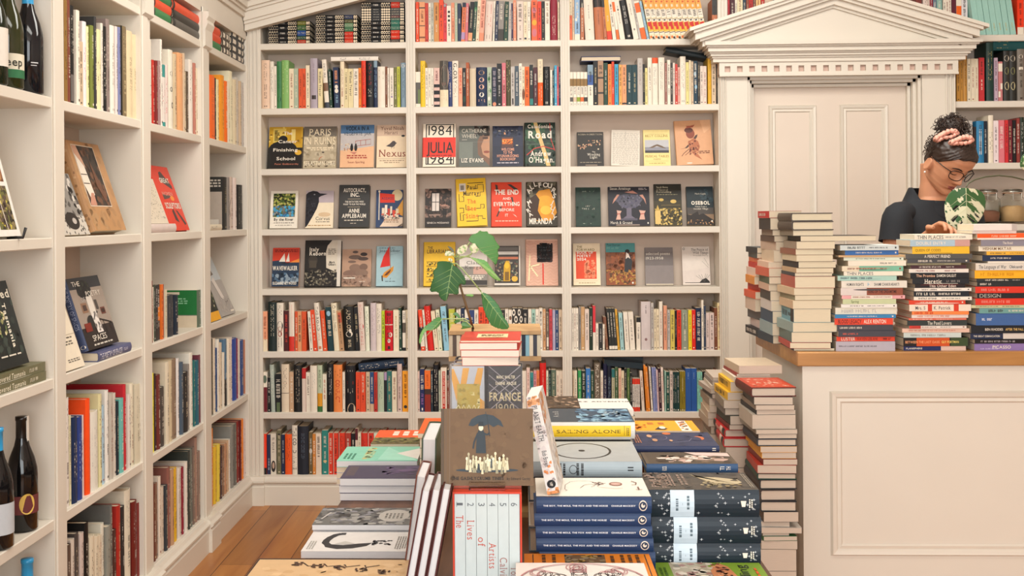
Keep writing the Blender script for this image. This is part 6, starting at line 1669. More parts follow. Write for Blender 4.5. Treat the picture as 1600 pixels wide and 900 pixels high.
# ================================================================ table display
TG = 'books on the display table'
def lie(u0, u1, vback, vf, vb, Y, col, label, spine='n', front=(), mode='S', hard=True, z=None, paper=None, D=None, yaw=0, T=None, group=TG, hid=0):
    """u0,u1: front edge; vback..vf: top cover's far and near edge; vf..vb: front face"""
    vm = (vf+vb)/2; xa, xb = onY(u0, vm, Y).x, onY(u1, vm, Y).x; um = (u0+u1)/2
    zt, zb = onY(um, vf, Y).z, onY(um, vb, Y).z
    if z is not None: zb = z
    T = T or max(zt-zb, 0.005); L = xb-xa
    if D is None: D = Y*((vf-CV)/(vback-CV)-1)
    if mode == 'S': ez = Vector((-1, 0, 0)); o = Vector((xb, Y, zb)); D_, H_ = D, L
    elif mode == 'F': ez = Vector((1, 0, 0)); o = Vector((xa, Y+D, zb)); D_, H_ = D, L
    elif mode == 'H': ez = Vector((0, 1, 0)); o = Vector((xa, Y, zb)); D_, H_ = L, D
    if yaw:
        c_ = Vector(((xa+xb)/2, Y+D/2, zb)); R = Matrix.Rotation(math.radians(yaw), 3, 'Z'); ez = R @ ez; o = c_+R @ (o-c_)
    sp = fixT(spine_cmds(spine.split('|'), col, hash_(label)), T, H_) if isinstance(spine, str) else spine
    kw = {'paper': paper} if paper else {}
    book('book', label, group, T-0.0004, D_, H_, o, (0, 0, 1), ez, col, spine=sp, front=front, hard=hard, hid=hid-5, **kw)
    return zb+T
def filler(u0, u1, vm, Y, D, zt, n, cols, place, mode='F', hard=False, sp='n'):
    z = ZTB+0.0003; T = (zt-z)/n
    for i in range(n):
        xa, xb = onY(u0, vm, Y).x, onY(u1, vm, Y).x
        if mode == 'F': ez = Vector((1, 0, 0)); o = Vector((xa, Y+D, z)); D_, H_ = D, xb-xa
        else: ez = Vector((-1, 0, 0)); o = Vector((xb, Y, z)); D_, H_ = D, xb-xa
        c = cols[i % len(cols)]; book('book', cname(c)+' book, '+ORD[n-1-i]+' from top '+place, TG, T-0.0004, D_, H_, o, (0, 0, 1), ez, c, hard=hard, hid=1, spine=fixT(spine_cmds(sp.split('|'), c, i), T, H_)); z += T
PW = PAPERW()
# left column
def lieB(u0, u1, vb, Yb, D, T, zsup, col, label, front=(), hard=False, mode='F', spine='n'):
    xa, xb = onY(u0, vb, Yb).x, onY(u1, vb, Yb).x; zt = onY((u0+u1)/2, vb, Yb).z; z = zt-T
    if z-zsup > .004:
        n = max(1, int((z-zsup)/.022)); filler2(xa+.004, xb-.004, Yb-D+.004, D-.008, zsup, z, n, label)
    else: z = zsup+.0003
    o, ez = (Vector((xa, Yb, z)), Vector((1, 0, 0))) if mode == 'F' else (Vector((xb, Yb-D, z)), Vector((-1, 0, 0)))
    book('book', label, TG, T-.0004, D, xb-xa, o, (0, 0, 1), ez, col, front=front, spine=fixT(spine_cmds(spine.split('|'), col, 3), T, xb-xa), hard=hard, hid=-5); return z+T
def filler2(xa, xb, Y, D, z0, z1, n, label):
    T = (z1-z0-.0003)/n
    for i in range(n): book('book', 'book lying '+['directly', 'second', 'third', 'fourth', 'fifth', 'sixth', 'seventh'][n-1-i]+' under the '+' '.join(label.split()[:5]), TG, T-.0004, D, xb-xa, (xa, Y+D, z0+.0003+T*i), (0, 0, 1), (1, 0, 0), ['c8b8a0', '5a4a44', '8a9aa0', '8a4a34'][(i+len(label)) % 4], hard=False, hid=1)
lieB(405, 652, 872.5, 2.15, .24, .026, ZTB, '2c2020', 'wide tan covered book with ink sketches, nearest on the table left side', hard=True, front=[('r', .03, .01, 1, .99, 'c8a67c'), ('n', .1, .05, .9, .95, ['c09c70', 'cfae84'], 40, .04, 301)]+[('l', [(.12+.02*i, .3+.13*i), (.2+.01*i, .34+.12*i), (.18, .42+.12*i)], .012, '3a2a20') for i in range(4)]+[('n', .1+.05*i, .22+.14*i, .2+.05*i, .3+.14*i, ['5a3a2a', '3a2820'], 14, .014, 302+i) for i in range(5)])
swan = [('r', 0, 0, 1, 1, 'd8d4ce'), ('p', [(.2, .2), (.3, .14), (.5, .16), (.66, .3), (.72, .5), (.66, .52), (.5, .4), (.36, .34), (.3, .5), (.4, .72), (.5, .78), (.46, .84), (.34, .76), (.2, .5)], '2a2a2a'), ('p', [(.34, .36), (.5, .44), (.6, .5), (.5, .3), (.4, .26)], 'c8c4be')]
def rotc(ds):                                # turn a landscape picture so it reads for someone at the table
    out = []
    for d in ds:
        if d[0] == 'r': out.append(('r', 1-d[4], d[1], 1-d[2], d[3], d[5]))
        elif d[0] == 'p': out.append(('p', [(1-b, a) for a, b in d[1]], d[2]))
        elif d[0] == 'e': out.append(('e', 1-d[2], d[1], d[4], d[3], d[5]))
        elif d[0] == 'o': out.append(('o', 1-d[2], d[1], d[4], d[3], d[5], d[6]))
        elif d[0] == 'l': out.append(('l', [(1-b, a) for a, b in d[1]], d[2], d[3]))
        elif d[0] == 'n': out.append(('n', 1-d[4], d[1], 1-d[2], d[3])+tuple(d[5:]))
        elif d[0] == 's': out.append(('s', 1-d[4], d[1], 1-d[2], d[3])+tuple(d[5:]))
    return out
# in mode F the cover's local axes are: a from far to near, b from left to right, so pictures are given in (x right, y up the page as seen)
def seenF(ds): return rotc(ds)
sw = [('l', [(.29, .9), (.24, .84), (.2, .7), (.18, .55), (.18, .42), (.22, .3), (.3, .22)], .07, '26262a'), ('p', [(.27, .84), (.33, .84), (.33, .95), (.28, .95)], '26262a'), ('p', [(.16, .42), (.2, .2), (.32, .1), (.46, .14), (.58, .26), (.62, .42), (.5, .38), (.36, .3), (.24, .34)], '26262a'), ('p', [(.27, .36), (.36, .5), (.46, .38), (.38, .34)], 'b8b4ae'), ('n', .62, .3, .8, .55, ['2a2a2e', '3a3a3e'], 26, .022, 310), ('s', .84, .1, .95, .75, 5, '8a8680'), ('s', .03, .1, .1, .5, 3, 'a8a49c')]
z1 = lie(470, 641, 831, 861, 871, 2.26, 'd4d0cc', 'white paperback with black swan neck drawing on the table left side', mode='F', z=ZTB+0.0003, front=seenF(sw), hard=False, paper=PW)
bl = lambda sd: photo(0, 0, 1, 1, ['6a6a68', '4a4a4a', '84848a', '5a5a5c', '9a9894'], 120, .05, sd)
z2 = lie(489, 641, 790, 822, 831, 2.42, '8a8a90', 'pale edged book lying under grey paperback with oval label', mode='F', z=ZTB+0.0003, D=.14, T=.0125, hard=False, paper=PW)
lie(487.5, 641, 788, 813.5, 822, 2.415, '6a6a68', 'grey patterned paperback with a pale oval label on the table left side', mode='F', z=z2, T=.0125, hard=False, paper=PW, D=.14,
  front=seenF(bl(320))+[('e', .48, .8, .36, .16, 'b0aca6')]+seenF([('s', .7, .35, .9, .65, 5, '6a6864'), ('r', .22, .45, .34, .6, '3a3a3a'), ('l', [(.06, .3), (.12, .7)], .02, 'b8b4b0')]))
zp = [771, 759, 747]; zz = ZTB+0.0003
for i, l_ in enumerate(('lowest of the three pale edged books under violet cover', 'middle of the three pale edged books under violet cover')): zz = lie(531-i, 652, 727, 747, 759, 2.72, '4a445a', l_, mode='F', z=zz, T=.0182, D=.14, hard=False, paper=PW)
lie(531, 652, 727, 747, 759, 2.715, '433e54', 'dark violet covered paperback on top of three pale edged books', mode='F', z=zz, T=.0182, D=.142, hard=False, paper=PW, front=seenF([('s', .04, .2, .16, .9, 6, '6a5a50'), ('n', .5, .3, .95, .9, ['4f4460', '5a4a6a'], 20, .06, 322), ('p', [(.62, .55), (.85, .75), (.98, .6), (.8, .5)], '5e4c6c')]))
filler(526, 652, 745, 2.885, .17, ZTB+0.045, 3, ['b8b4c4', 'c8c4cc', '9a98a8'], 'under the mint covered book')
lie(526, 652, 709, 733, 745, 2.88, '84c4ac', 'mint green covered paperback with yellow blocks behind the violet covered pile', mode='F', z=ZTB+0.0455, T=.016, D=.18, hard=False, paper=PW, front=seenF([('n', .3, .1, .42, .95, ['c8b878', 'a8c8a0'], 30, .05, 325), ('s', .05, .1, .2, .5, 3, '3a7a64'), ('p', [(.55, .95), (.98, .1), (.98, .02), (.5, .05)], '9ad0bc'), ('p', [(.7, .5), (1, .9), (1, .1)], 'd8d4cc')]))
filler(580, 654, 720, 3.085, .19, ZTB+0.05, 3, ['8a7a60', '5a5048', 'c0b090'], 'under the orange titled book')
lie(579, 655, 684, 708, 716, 3.08, '6a5f3c', 'orange and olive covered book with white title behind the mint cover', mode='F', z=ZTB+0.0505, T=.014, D=.2, hard=False, front=seenF([('r', .0, .45, 1, 1, 'e0562a'), ('s', .3, .6, .95, .9, 3, 'f0d8c8'), ('n', 0, .05, 1, .45, ['8a8a44', '4a4830', '5a5a34'], 50, .06, 327)]))
# leaning group left of the slipcase
def lean(ub, Y, T, H, D, ang, col, label, paper=None, cov=None, spine=(), z=ZTB+0.0003, yaw=0, tip=0):
    a = math.radians(ang); x = onY(ub, 943, Y).x
    ex = Vector((-math.cos(a), 0, math.sin(a))); ez = Vector((math.sin(a), 0, math.cos(a)))      # fore edge to the viewer, leaning right
    # ey = ez x ex must point to -Y
    o = Vector((x+T*0, Y+D, z+0))
    if ez.cross(ex).y > 0: ex = -ex
    o = Vector((x, Y+D, z)) if ex.x < 0 else Vector((x, Y+D, z))
    if ex.x > 0: o = Vector((x-T*math.cos(a), Y+D, z+T*math.sin(a)))
    book('book', label, TG, T, D, H, o, ex, ez, col, hard=True, hid=-5, paper=paper or PW, spine=spine, rough=0.35)
for i, (ub, l_) in enumerate(((673, 'rightmost of three red edged books leaning on the slipcase'), (657.5, 'middle of three red edged books leaning on the slipcase'), (642, 'leftmost of three red edged books leaning on the slipcase'))):
    lean(ub, 1.98+0.006*i, .0165, .206-.003*i, .13, 10.5, '4a1f1c', l_)
lean(646, 2.14, .02, .19, .13, 8, '6a3a2e', 'tall book with brown red boards leaning left of the red edged books')
lean(679.5, 2.3, .03, .228, .19, 1.5, '3e4a34', 'thick green hardback with white page edges left of the tan picture book')
lieB(664, 692, 653, 2.84, .2, .012, ZTB, 'e8601f', 'orange covered book lying behind the thick green hardback', hard=False)
# boxed set
SX0, SX1 = onY(707.5, 830, 2.0).x, onY(815.5, 830, 2.0).x; SZ1 = onY(760, 769, 2.0).z; SY = 2.0
sc_ = MB(); RD = M('c8402a', .4); th = .003
sc_.box((SX0, SY, ZTB+.0003), (SX0+th, SY+.14, SZ1), RD); sc_.box((SX1-th, SY, ZTB+.0003), (SX1, SY+.14, SZ1), RD); sc_.box((SX0+th, SY, SZ1-th), (SX1-th, SY+.14, SZ1), RD); sc_.box((SX0+th, SY, ZTB+.0003), (SX1-th, SY+.14, ZTB+th), RD); sc_.box((SX0+th, SY+.137, ZTB+th), (SX1-th, SY+.14, SZ1-th), RD)
o = sc_.build('slipcase'); tag(o, 'red slipcase holding six pale numbered volumes at table centre', 'slipcase')
wds = ['The', 'Lives', 'of', 'Artists', 'Calvin', 'Tomkins']; wp = [.74, .66, .55, .42, .3, .2]; vw = (SX1-SX0-2*th-.0006)/6
for i in range(6):
    H_ = SZ1-ZTB-2*th-.001; T_ = vw-.0006; wl = len(wds[i])*.03+.03
    sp = [('t', str(i+1), .5, .9, .62*T_/H_, '5a5f64', {'serif': True, 'w': .035}), ('t', wds[i], .5, wp[i], .72*T_/H_, 'b8584a' if i < 4 else '9a6a64', {'serif': True, 'w': wl})]
    book('book', 'pale grey slipcased volume with the large number '+['one', 'two', 'three', 'four', 'five', 'six'][i], 'six volumes in the red slipcase', T_, .13, H_, (SX0+th+.0003+vw*i, SY+.002, ZTB+th+.0003), (1, 0, 0), (0, 0, 1), 'bcc6c6', spine=sp, hard=False, hid=-5)
# book with umbrella picture on a clear stand
ad = MB(); AC = glass('clear_acrylic', (1, .98, .97), .03)
gx0, gx1 = onY(690, 700, 2.05).x, onY(833, 700, 2.05).x; zst = SZ1+.0004
ad.box((gx0+.05, 2.012, zst), (gx1-.05, 2.09, zst+.003), AC); ad.box((gx0+.05, 2.012, zst+.003), (gx1-.05, 2.015, zst+.014), AC)
o = ad.build('book_stand'); tag(o, 'small clear acrylic stand under the tan umbrella picture book', 'book stand')
t_ = math.radians(9); n_ = Vector((0, -math.cos(t_), math.sin(t_))); ez_ = Vector((0, math.sin(t_), math.cos(t_))); Hg = (onY(760, 636, 2.07).z-zst-.004)/math.cos(t_)
TN = '63492b'
um = [('r', 0, 0, .035, 1, '4c3a24'), ('r', .05, 0, .06, 1, '5f4a34'), ('r', .09, 0, .1, 1, '6a543c'), ('n', .1, 0, 1, 1, ['674d2e', '5f4527'], 60, .05, 333),
 ('e', .5, .2, .34, .025, '26323a'), ('p', [(.3, .78), (.33, .86), (.4, .91), (.48, .93), (.57, .91), (.65, .84), (.68, .76), (.62, .79), (.57, .76), (.52, .8), (.46, .77), (.41, .81), (.35, .77)], '26323a'), ('l', [(.49, .93), (.485, .96)], .008, '26323a'), ('l', [(.5, .92), (.53, .64)], .012, '1f272d'),
 ('p', [(.38, .42), (.39, .66), (.41, .72), (.46, .72), (.48, .66), (.49, .42)], '222c33'), ('e', .435, .75, .026, .04, 'd8ccb0'), ('p', [(.405, .77), (.41, .83), (.46, .83), (.465, .77)], '1a2228'), ('l', [(.46, .68), (.5, .66), (.53, .68)], .024, '222c33'), ('l', [(.4, .68), (.36, .56), (.35, .48)], .02, '222c33')]
R_ = random.Random(8)
for i in range(22):
    a = .285+i*.0205+R_.uniform(-.006, .006); h = R_.uniform(.32, .4) if i % 2 else R_.uniform(.26, .33); w_ = R_.uniform(.012, .022); c = R_.choice(['cfc6a4', 'bdb48e', 'd8d0b0', '9a9478', 'c8c0a0']) if i not in (6, 13) else '3a4448'
    um += [('p', [(a-w_, h-.12), (a-w_*.5, h), (a+w_*.5, h), (a+w_, h-.12)], c), ('e', a, h+.022, .0125, .022, R_.choice(['ddd5b8', 'cfc7a6', 'a8a080'])), ('l', [(a-.005, h-.12), (a-.006, .2)], .009, 'b8b090'), ('l', [(a+.005, h-.12), (a+.006, .2)], .009, 'b8b090')]
um += [('t', 'THE GASHLYCRUMB TINIES', .4, .075, .042, '1d140c', {'w': .56, 'serif': True, 'bold': .02}), ('t', 'by Edward Gorey', .84, .075, .036, '2a1e14', {'w': .25})]
book('book', 'tan landscape hardback showing a dark umbrella figure over pale small ones, table centre', TG, .014, gx1-gx0, Hg, (gx0, 2.036, zst+.0034), n_, ez_, TN, front=um, spine=(), hard=True, hid=-5)
# right column, front: four blue spines and more below
MS = 'k c8ccd4 .93 .4 .5 .28'
mole = [('t', 'THE BOY, THE MOLE, THE FOX AND THE HORSE', .5, .66, .014, 'd8dade', {'w': .56, 'bold': .025}), ('t', 'CHARLIE MACKESY', .5, .245, .014, 'd8dade', {'w': .21, 'bold': .025}), ('e', .5, .075, .34, .036, 'd8c8b8'), ('e', .5, .075, .27, .028, '1d2c44'), ('e', .52, .075, .14, .017, 'd8c8b8'), ('e', .6, .07, .07, .009, '1d2c44')]
Ym = 2.1; zt4 = onY(927, 862, Ym).z; filler(843, 1024, 880, Ym, .155, zt4, 2, ['20365a', '20365a'], 'of two hidden blue books under the four blue spines', mode='S', hard=True)
z = zt4; vs4 = [(838, 1018, 800), (835, 1017, 820.5), (837, 1019, 840), (838, 1021, 862)]
tops = [775, 800.5, 821, 841]
for i in (3, 2, 1, 0):
    x0, x1, vb = vs4[i]; T = (vb-tops[i])*Ym/FPX
    last = i == 0
    fr = seenF([]) if not last else []
    lie(x0, x1, 744.5, tops[i], vb, Ym, '20365a', ['topmost', 'second', 'third', 'lowest'][i]+' of four dark blue hardbacks with white spine print on the table', spine=mole, z=z, T=T, D=.156, group='four dark blue hardbacks', front=[] if not last else [('r', .05, 0, 1, 1, 'e4ddd0')]+[
       ('l', [(.4, .74), (.62, .73), (.78, .68), (.84, .6), (.82, .5), (.7, .44), (.6, .42)], .006, '6a5048'), ('l', [(.4, .74), (.34, .72), (.3, .74)], .006, '6a5048'), ('l', [(.45, .6), (.6, .56), (.66, .5), (.58, .46), (.5, .5)], .006, '6a5048'), ('l', [(.55, .44), (.68, .4), (.7, .36)], .01, '6a5048'), ('e', .66, .27, .1, .06, '8a5a4c'), ('e', .66, .27, .06, .045, 'c8a498'), ('l', [(.5, .44), (.42, .3), (.44, .22)], .006, 'a08478'), ('n', .62, .38, .76, .48, ['6a5048', 'a08478'], 14, .015, 340), ('l', [(.8, .12), (.72, .08), (.62, .09), (.6, .13)], .012, '7a5a50'), ('l', [(.5, .08), (.36, .08)], .014, '7a5a50'), ('l', [(.36, .05), (.36, .11)], .01, '7a5a50')]); z += T
zm = z
# starry volumes
star = []
R_ = random.Random(4)
for i in range(40):
    a, b = R_.uniform(.1, .9), R_.choice([R_.uniform(.02, .24), R_.uniform(.24, .58), R_.uniform(.8, .98)]); s_ = R_.uniform(.06, .13)
    star += [('p', [(a-s_*.12, b), (a, b+s_*.16), (a+s_*.12, b), (a, b-s_*.16)], 'c8ccd0'), ('p', [(a, b-s_*.035), (a+s_*.55, b), (a, b+s_*.035), (a-s_*.55, b)], 'c8ccd0')]
star += [('r', 0, .585, 1, .80, 'c4d4e0'), ('s', .25, .72, .7, .76, 1, '5a6a74'), ('s', .3, .62, .8, .66, 1, '5a6a74'), ('r', .46, .69, .54, .692, '5a6a74'), ('p', [(.4, .16), (.4, .13), (.62, .12), (.62, .17)], W), ('s', .36, .06, .68, .1, 2, W)]
Yp = 2.2; zb3 = onY(1105, 884, Yp).z; filler(1024, 1190, 890, Yp, .146, zb3, 2, ['1c2630', '1c2630'], 'of two hidden books under the starry volumes', mode='S', hard=True)
z = zb3
ps = [(1012, 1186, 765, 807), (1018, 1189, 807, 848), (1018, 1188, 849, 884)]
for i in (2, 1, 0):
    x0, x1, v0, v1 = ps[i]; T = (v1-v0)*Yp/FPX if i < 2 else onY(1100, 848.5, Yp).z-z
    lie(x0, x1, 738.5, v0, v1, Yp, '1e2933', ['topmost', 'middle', 'lowest'][i]+' of three thick starry navy hardbacks with pale blue spine panels', spine=star, z=z, T=T, D=.146, group='three starry navy hardbacks', front=[] if i else [('r', 0, 0, 1, 1, '4a443c'), ('n', 0, 0, 1, 1, ['544c42', '3c3832'], 50, .05, 345), ('t', 'PHILIP', .5, .88, .07, '9a8478', {'w': .7}), ('t', 'PULLMAN', .5, .79, .07, '9a8478', {'w': .8}), ('p', [(.9, .54), (.74, .5), (.7, .3), (.56, .12), (.4, .1), (.3, .16), (.34, .34), (.6, .46), (.86, .52)], 'b8aa8a'), ('p', [(.5, .2), (.6, .14), (.48, .12)], '3a342c'), ('n', .1, .1, .5, .5, ['8a7a5a', 'a89a78'], 26, .03, 346), ('s', .2, .72, .9, .78, 2, '9a8478'), ('s', .25, .6, .9, .68, 2, '8a786c'), ('s', .1, .02, .9, .06, 2, '9a9080'), ('n', .1, .75, .95, .98, ['8f7a6c'], 22, .03, 347)]); z += T
# white book resting on the blue pile, leaning on the tan book
a_ = math.radians(12); ex_ = Vector((math.cos(a_), 0, math.sin(a_))); ez_ = Vector((-math.sin(a_), 0, math.cos(a_))); Rz = Matrix.Rotation(math.radians(-5), 3, 'Z'); xb_ = onY(855.5, 771, 2.115).x
pl = [('n', 0, .0, 1, 1, ['d8d0cc', 'cfc4c0'], 40, .03, 350), ('r', 0, 0, 1, .03, 'd88a54'), ('n', 0, .0, 1, .06, ['e09a64'], 10, .02, 351), ('n', .1, .2, .9, .34, ['d88a54'], 6, .02, 352), ('n', 0, .9, 1, 1, ['e0a070'], 12, .03, 353), ('t', 'PLANET EARTH', .5, .72, .055, '4a4a4c', {'w': .36, 'serif': True}), ('t', 'Bob Brown', .5, .36, .05, '4a4a4c', {'w': .16}), ('e', .5, .1, .36, .042, '1c1c1e'), ('t', 'VIP', .5, .1, .03, W, {'w': .04})]
book('book', 'white book with marbled orange edges leaning against the tan umbrella book', TG, .0225, .127, .182, (xb_, 2.115, zm+.0005), Rz @ ex_, Rz @ ez_, 'e0dad4', spine=pl, front=[('n', 0, .0, 1, 1, ['d8d0cc', 'c8c0bc', 'e8e4e0'], 90, .04, 354), ('n', 0, .7, .6, 1, ['d88a54', 'e8b080'], 26, .04, 355), ('n', .5, .0, 1, .4, ['d8c0a8'], 14, .04, 356)], hard=False, hid=-5, paper=M('e0dcd6', .7, 'paper'))
# second rank right
Yr = 2.3; filler(826, 1003, 750, Yr+.005, .2, onY(915, 745, Yr).z, 3, ['5a6a74', 'b8b0a4', '3a4048'], 'under the grey hardback with a drawn ring', hard=True)
rub = [('r', .0, .0, 1, 1, 'a4a8a8'), ('o', .52, .5, .4, .27, .08, K), ('e', .52, .5, .045, .03, K)]
lie(824, 1003, 689, 721, 745, Yr, '98a4aa', 'thick grey hardback with black ring and dot on its cover', spine=[('s', .1, .66, .9, .73, 2, K), ('o', .5, .6, .3, .035, .16, '3a3a3a'), ('s', .1, .5, .9, .58, 2, '1d1d1d'), ('r', .42, .075, .5, .125, K), ('r', .6, .075, .68, .125, K)], front=rub, D=.205)
Ys_ = 2.55; filler(828, 990, 700, Ys_+.004, .17, onY(910, 692, Ys_).z, 3, ['cfc8bc', '2a2a2e', 'c8c0b4'], 'under the yellow spined sailing book', hard=False)
zq = lie(835, 985, 660, 685, 692, Ys_+.003, 'dcd6cc', 'white book with a black line directly under the yellow spined book', spine='r 0 1 dcd6cc|a .3 .8 0 1 1a1a1a|n', D=.17, hard=False)
lie(830, 992, 637, 659, 685, Ys_, 'd8d4cc', 'yellow spined white hardback with dark sea painting cover', z=zq, T=(685-659)*Ys_/FPX, D=.18, spine=[('r', .12, .04, .8, .98, 'e8c02c'), ('t', 'SAILING ALONE', .46, .445, .034, '3a2c14', {'w': .62, 'serif': True}), ('r', .2, .1, .8, .104, '8a6a1a'), ('s', .2, .055, .7, .085, 2, '6a5418')], front=[('r', .0, .0, 1, 1, '3a444c'), ('r', .02, .01, .98, .5, '3f5f7a'), ('n', .02, .01, .98, .55, ['6a90aa', '2a3f54', '8ab0c4', '4a6a84'], 90, .06, 360), ('p', [(.2, .5), (.5, .42), (.9, .5), (.6, .3)], '34495c'), ('t', 'A to B', .55, .72, .06, 'b8b4b0', {'w': .4}), ('n', .4, .1, .8, .3, ['b8ccd4'], 14, .02, 361)])
Yu = 2.77; filler(846, 992, 660, Yu+.004, .17, onY(930, 650, Yu).z, 3, ['7a6a54', 'b8b0a4', '4a4a4a'], 'behind the yellow spined book', hard=False)
lie(908, 990, 627, 640, 650, Yu, 'ddd8d0', 'white book with heavy black letters behind the yellow spined book', spine='n', D=.17, front=[('t', 'UZZ ADVENTURE', .68, .5, .1, K, {'ang': -90, 'bold': .03})], hard=False)
lie(846, 907, 619, 637, 650, Yu+.01, '4a3a2a', 'dark brown picture cover book behind the yellow spined book', spine='n', D=.18, front=photo(0, 0, 1, 1, ['4a3a2a', '6a543c', '2a2018', 'b89a80'], 60, .07, 365), hard=False)
# blue and navy books, far right
Yb1 = 2.375; filler(1012, 1156, 745, Yb1+.004, .1, onY(1080, 738.5, Yb1).z, 3, ['1f3a4a', 'c8b8a0', '8a4a30'], 'under the blue spined picture book', hard=True)
lie(1010, 1153, 707, 724.4, 738.5, Yb1, '2c4a6e', 'blue spined hardback with brown photograph cover on the table right side', spine=[('t', 'ROCK', .5, .78, .05, W, {'h': True, 'w': .5}), ('t', 'TI', .5, .15, .05, W, {'h': True, 'w': .4}), ('t', 'TH', .5, .08, .05, W, {'h': True, 'w': .4})], D=.115, front=[('r', 0, 0, 1, 1, '5a4c3c'), ('r', .03, .02, .97, .96, '4e4234'), ('p', [(.2, .1), (.4, .06), (.6, .4), (.55, .8), (.4, .85), (.35, .5)], 'b89a8c'), ('n', .1, .05, .7, .9, ['c8a89c', '7a6450', '3a2e24', 'd8ccc0'], 40, .06, 368), ('p', [(.6, .02), (.9, .02), (.98, .5), (.7, .4)], 'd0b8b0')])
Yn = 2.52; filler(988, 1126, 720, Yn+.004, .14, onY(1050, 707, Yn).z, 3, ['2a3048', '5a4a44', 'b8a890'], 'under the navy book with orange moons', hard=True)
lie(984, 1124, 675.5, 696.5, 707, Yn, '2a3352', 'navy hardback with orange moons on its cover, table right side', spine='a .3 .7 .04 .08 wh|n', D=.158, front=[('n', 0, 0, 1, 1, ['2f3858', '262e4a'], 40, .05, 370), ('e', .9, .5, .09, .05, 'c0683a'), ('e', .55, .16, .14, .06, 'c0683a'), ('e', .5, .2, .14, .06, '2a3352'), ('o', .6, .62, .2, .1, .1, '6a6a84'), ('e', .7, .72, .1, .03, 'c89a78'), ('e', .4, .68, .1, .03, 'b88a6a'), ('e', .36, .5, .06, .02, 'c89a78'), ('s', .2, .84, .8, .92, 3, 'b87a5a'), ('l', [(.2, .5), (.3, .3), (.5, .25)], .006, '8a8aa0')], hard=True)
Yy = 2.72; filler(992, 1096, 690, Yy+.004, .13, onY(1045, 677, Yy).z, 3, ['c8bca8', '8a5a30', '3a3430'], 'under the amber covered book', hard=False)
lie(994, 1094, 659.5, 674, 677, Yy, 'e8dccc', 'amber covered book with small bird picture at the table back right', mode='F', D=.135, T=.006, hard=False, front=seenF([('r', 0, 0, .72, 1, 'eaa024'), ('r', .88, 0, 1, 1, 'eaa024'), ('s', .2, .6, .55, .8, 2, 'b0602a'), ('p', [(.3, .1), (.4, .4), (.52, .2), (.46, .08)], '2a2624'), ('e', .44, .3, .05, .12, 'e4dccc'), ('n', 0, .1, .2, .6, ['d8742a'], 12, .05, 372), ('n', .74, .1, .86, .9, ['c8542a', '5a3a30', 'd8903a'], 16, .04, 373)]))
# front row right: orange, red line drawing, green
zo = lieB(819, 1014, 865, 2.092, .19, .0115, ZTB, 'd87e18', 'orange covered book with black border, in front of the blue spines', mode='S', front=[('l', [(.02, .04), (.98, .04)], .008, K), ('l', [(.02, .93), (.98, .93)], .008, K), ('r', .35, .36, .96, .68, '6a5030'), ('n', .35, .36, .96, .68, ['2a2218', 'a8843c', '8a7a5a'], 60, .03, 380)]+[('s', .5, b, .95, b+.05, 1, '5a3a10') for b in (.74, .82, .08, .14, .2, .28)])
swirl = [('o', .5+.36*math.cos(q*.9)*(.4+.2*(q % 4)), .5+.4*math.sin(q*.9)*(.5+.17*(q % 4)), .09, .055, .12, 'b07878') for q in range(70)]
lieB(806, 1006, 881, 1.996, .2, .012, zo, 'ddd4cc', 'white covered book with a red brown line pattern at the front edge', mode='S', front=swirl+[('o', .5, .5, .47, .48, .03, 'b07878'), ('r', .3, .2, .7, .8, 'ddd4cc')])
lieB(1021, 1186, 876, 2.192, .17, .014, ZTB, '7c9e30', 'green covered book with painted face, front right of the table', mode='S', front=[('r', .0, .5, 1, .86, 'b0a890'), ('n', .0, .42, 1, .84, ['c8bca8', '8a8474', 'a07a70', 'd8d0c0'], 80, .05, 385), ('p', [(.2, .3), (.5, .28), (.85, .32), (.98, .4), (.7, .5), (.2, .5)], 'c8845a'), ('n', .3, .32, .95, .48, ['8a4a34', '3a2a20', 'd89a70'], 24, .03, 386), ('t', 'Finding', .5, .16, .1, '2a2a24', {'w': .8}), ('s', .2, .06, .8, .1, 1, 'd8602a'), ('s', .1, .9, .8, .98, 2, '4a6a1a')])
# ---------------------------------------------------------------- riser, wrapped books, red pile, crate
rz = onY(765, 572, 2.6).z-.2
rs = MB(); RW = wood('pine_riser', 'a07a4c', 'c09a68', (20, 20, 3), .5)
rs.box((-.13, 2.57, ZTB+.0003), (.07, 2.95, ZTB+.012), RW); rs.box((-.13, 2.57, rz-.012), (.07, 2.95, rz), RW); rs.box((-.13, 2.57, ZTB+.012), (-.118, 2.95, rz-.012), RW); rs.box((.058, 2.57, ZTB+.012), (.07, 2.95, rz-.012), RW); rs.box((-.118, 2.938, ZTB+.012), (.058, 2.95, rz-.012), RW)
o = rs.build('wooden_riser'); tag(o, 'low wooden riser behind the tan umbrella book carrying the wrapped books', 'riser')
xg0, xg1, xg2 = onY(706, 600, 2.6).x, onY(757.5, 600, 2.6).x, onY(816, 600, 2.6).x
gd_ = [('r', 0, 0, 1, 1, 'b8bcc4'), ('p', [(0, .97), (.06, .97), (.24, .8), (.14, .6), (0, .85)], 'd8a04c'), ('p', [(.34, .98), (.54, .98), (.44, .78), (.26, .78)], 'd8a04c'), ('p', [(.8, .98), (.98, .98), (.88, .78), (.66, .78)], 'd8a04c'), ('p', [(.86, .64), (1, .6), (1, .5), (.86, .5)], 'd8a04c'), ('r', .16, .02, .86, .8, 'b8a04c'), ('n', .16, .02, .86, .8, ['d8cc90', '9a8840', 'b8a858'], 60, .03, 390), ('l', [(.12, .52), (.2, .56), (.28, .5), (.36, .56), (.44, .5), (.52, .56), (.6, .5), (.68, .56), (.76, .5), (.84, .55)], .012, 'e8e0b8')]
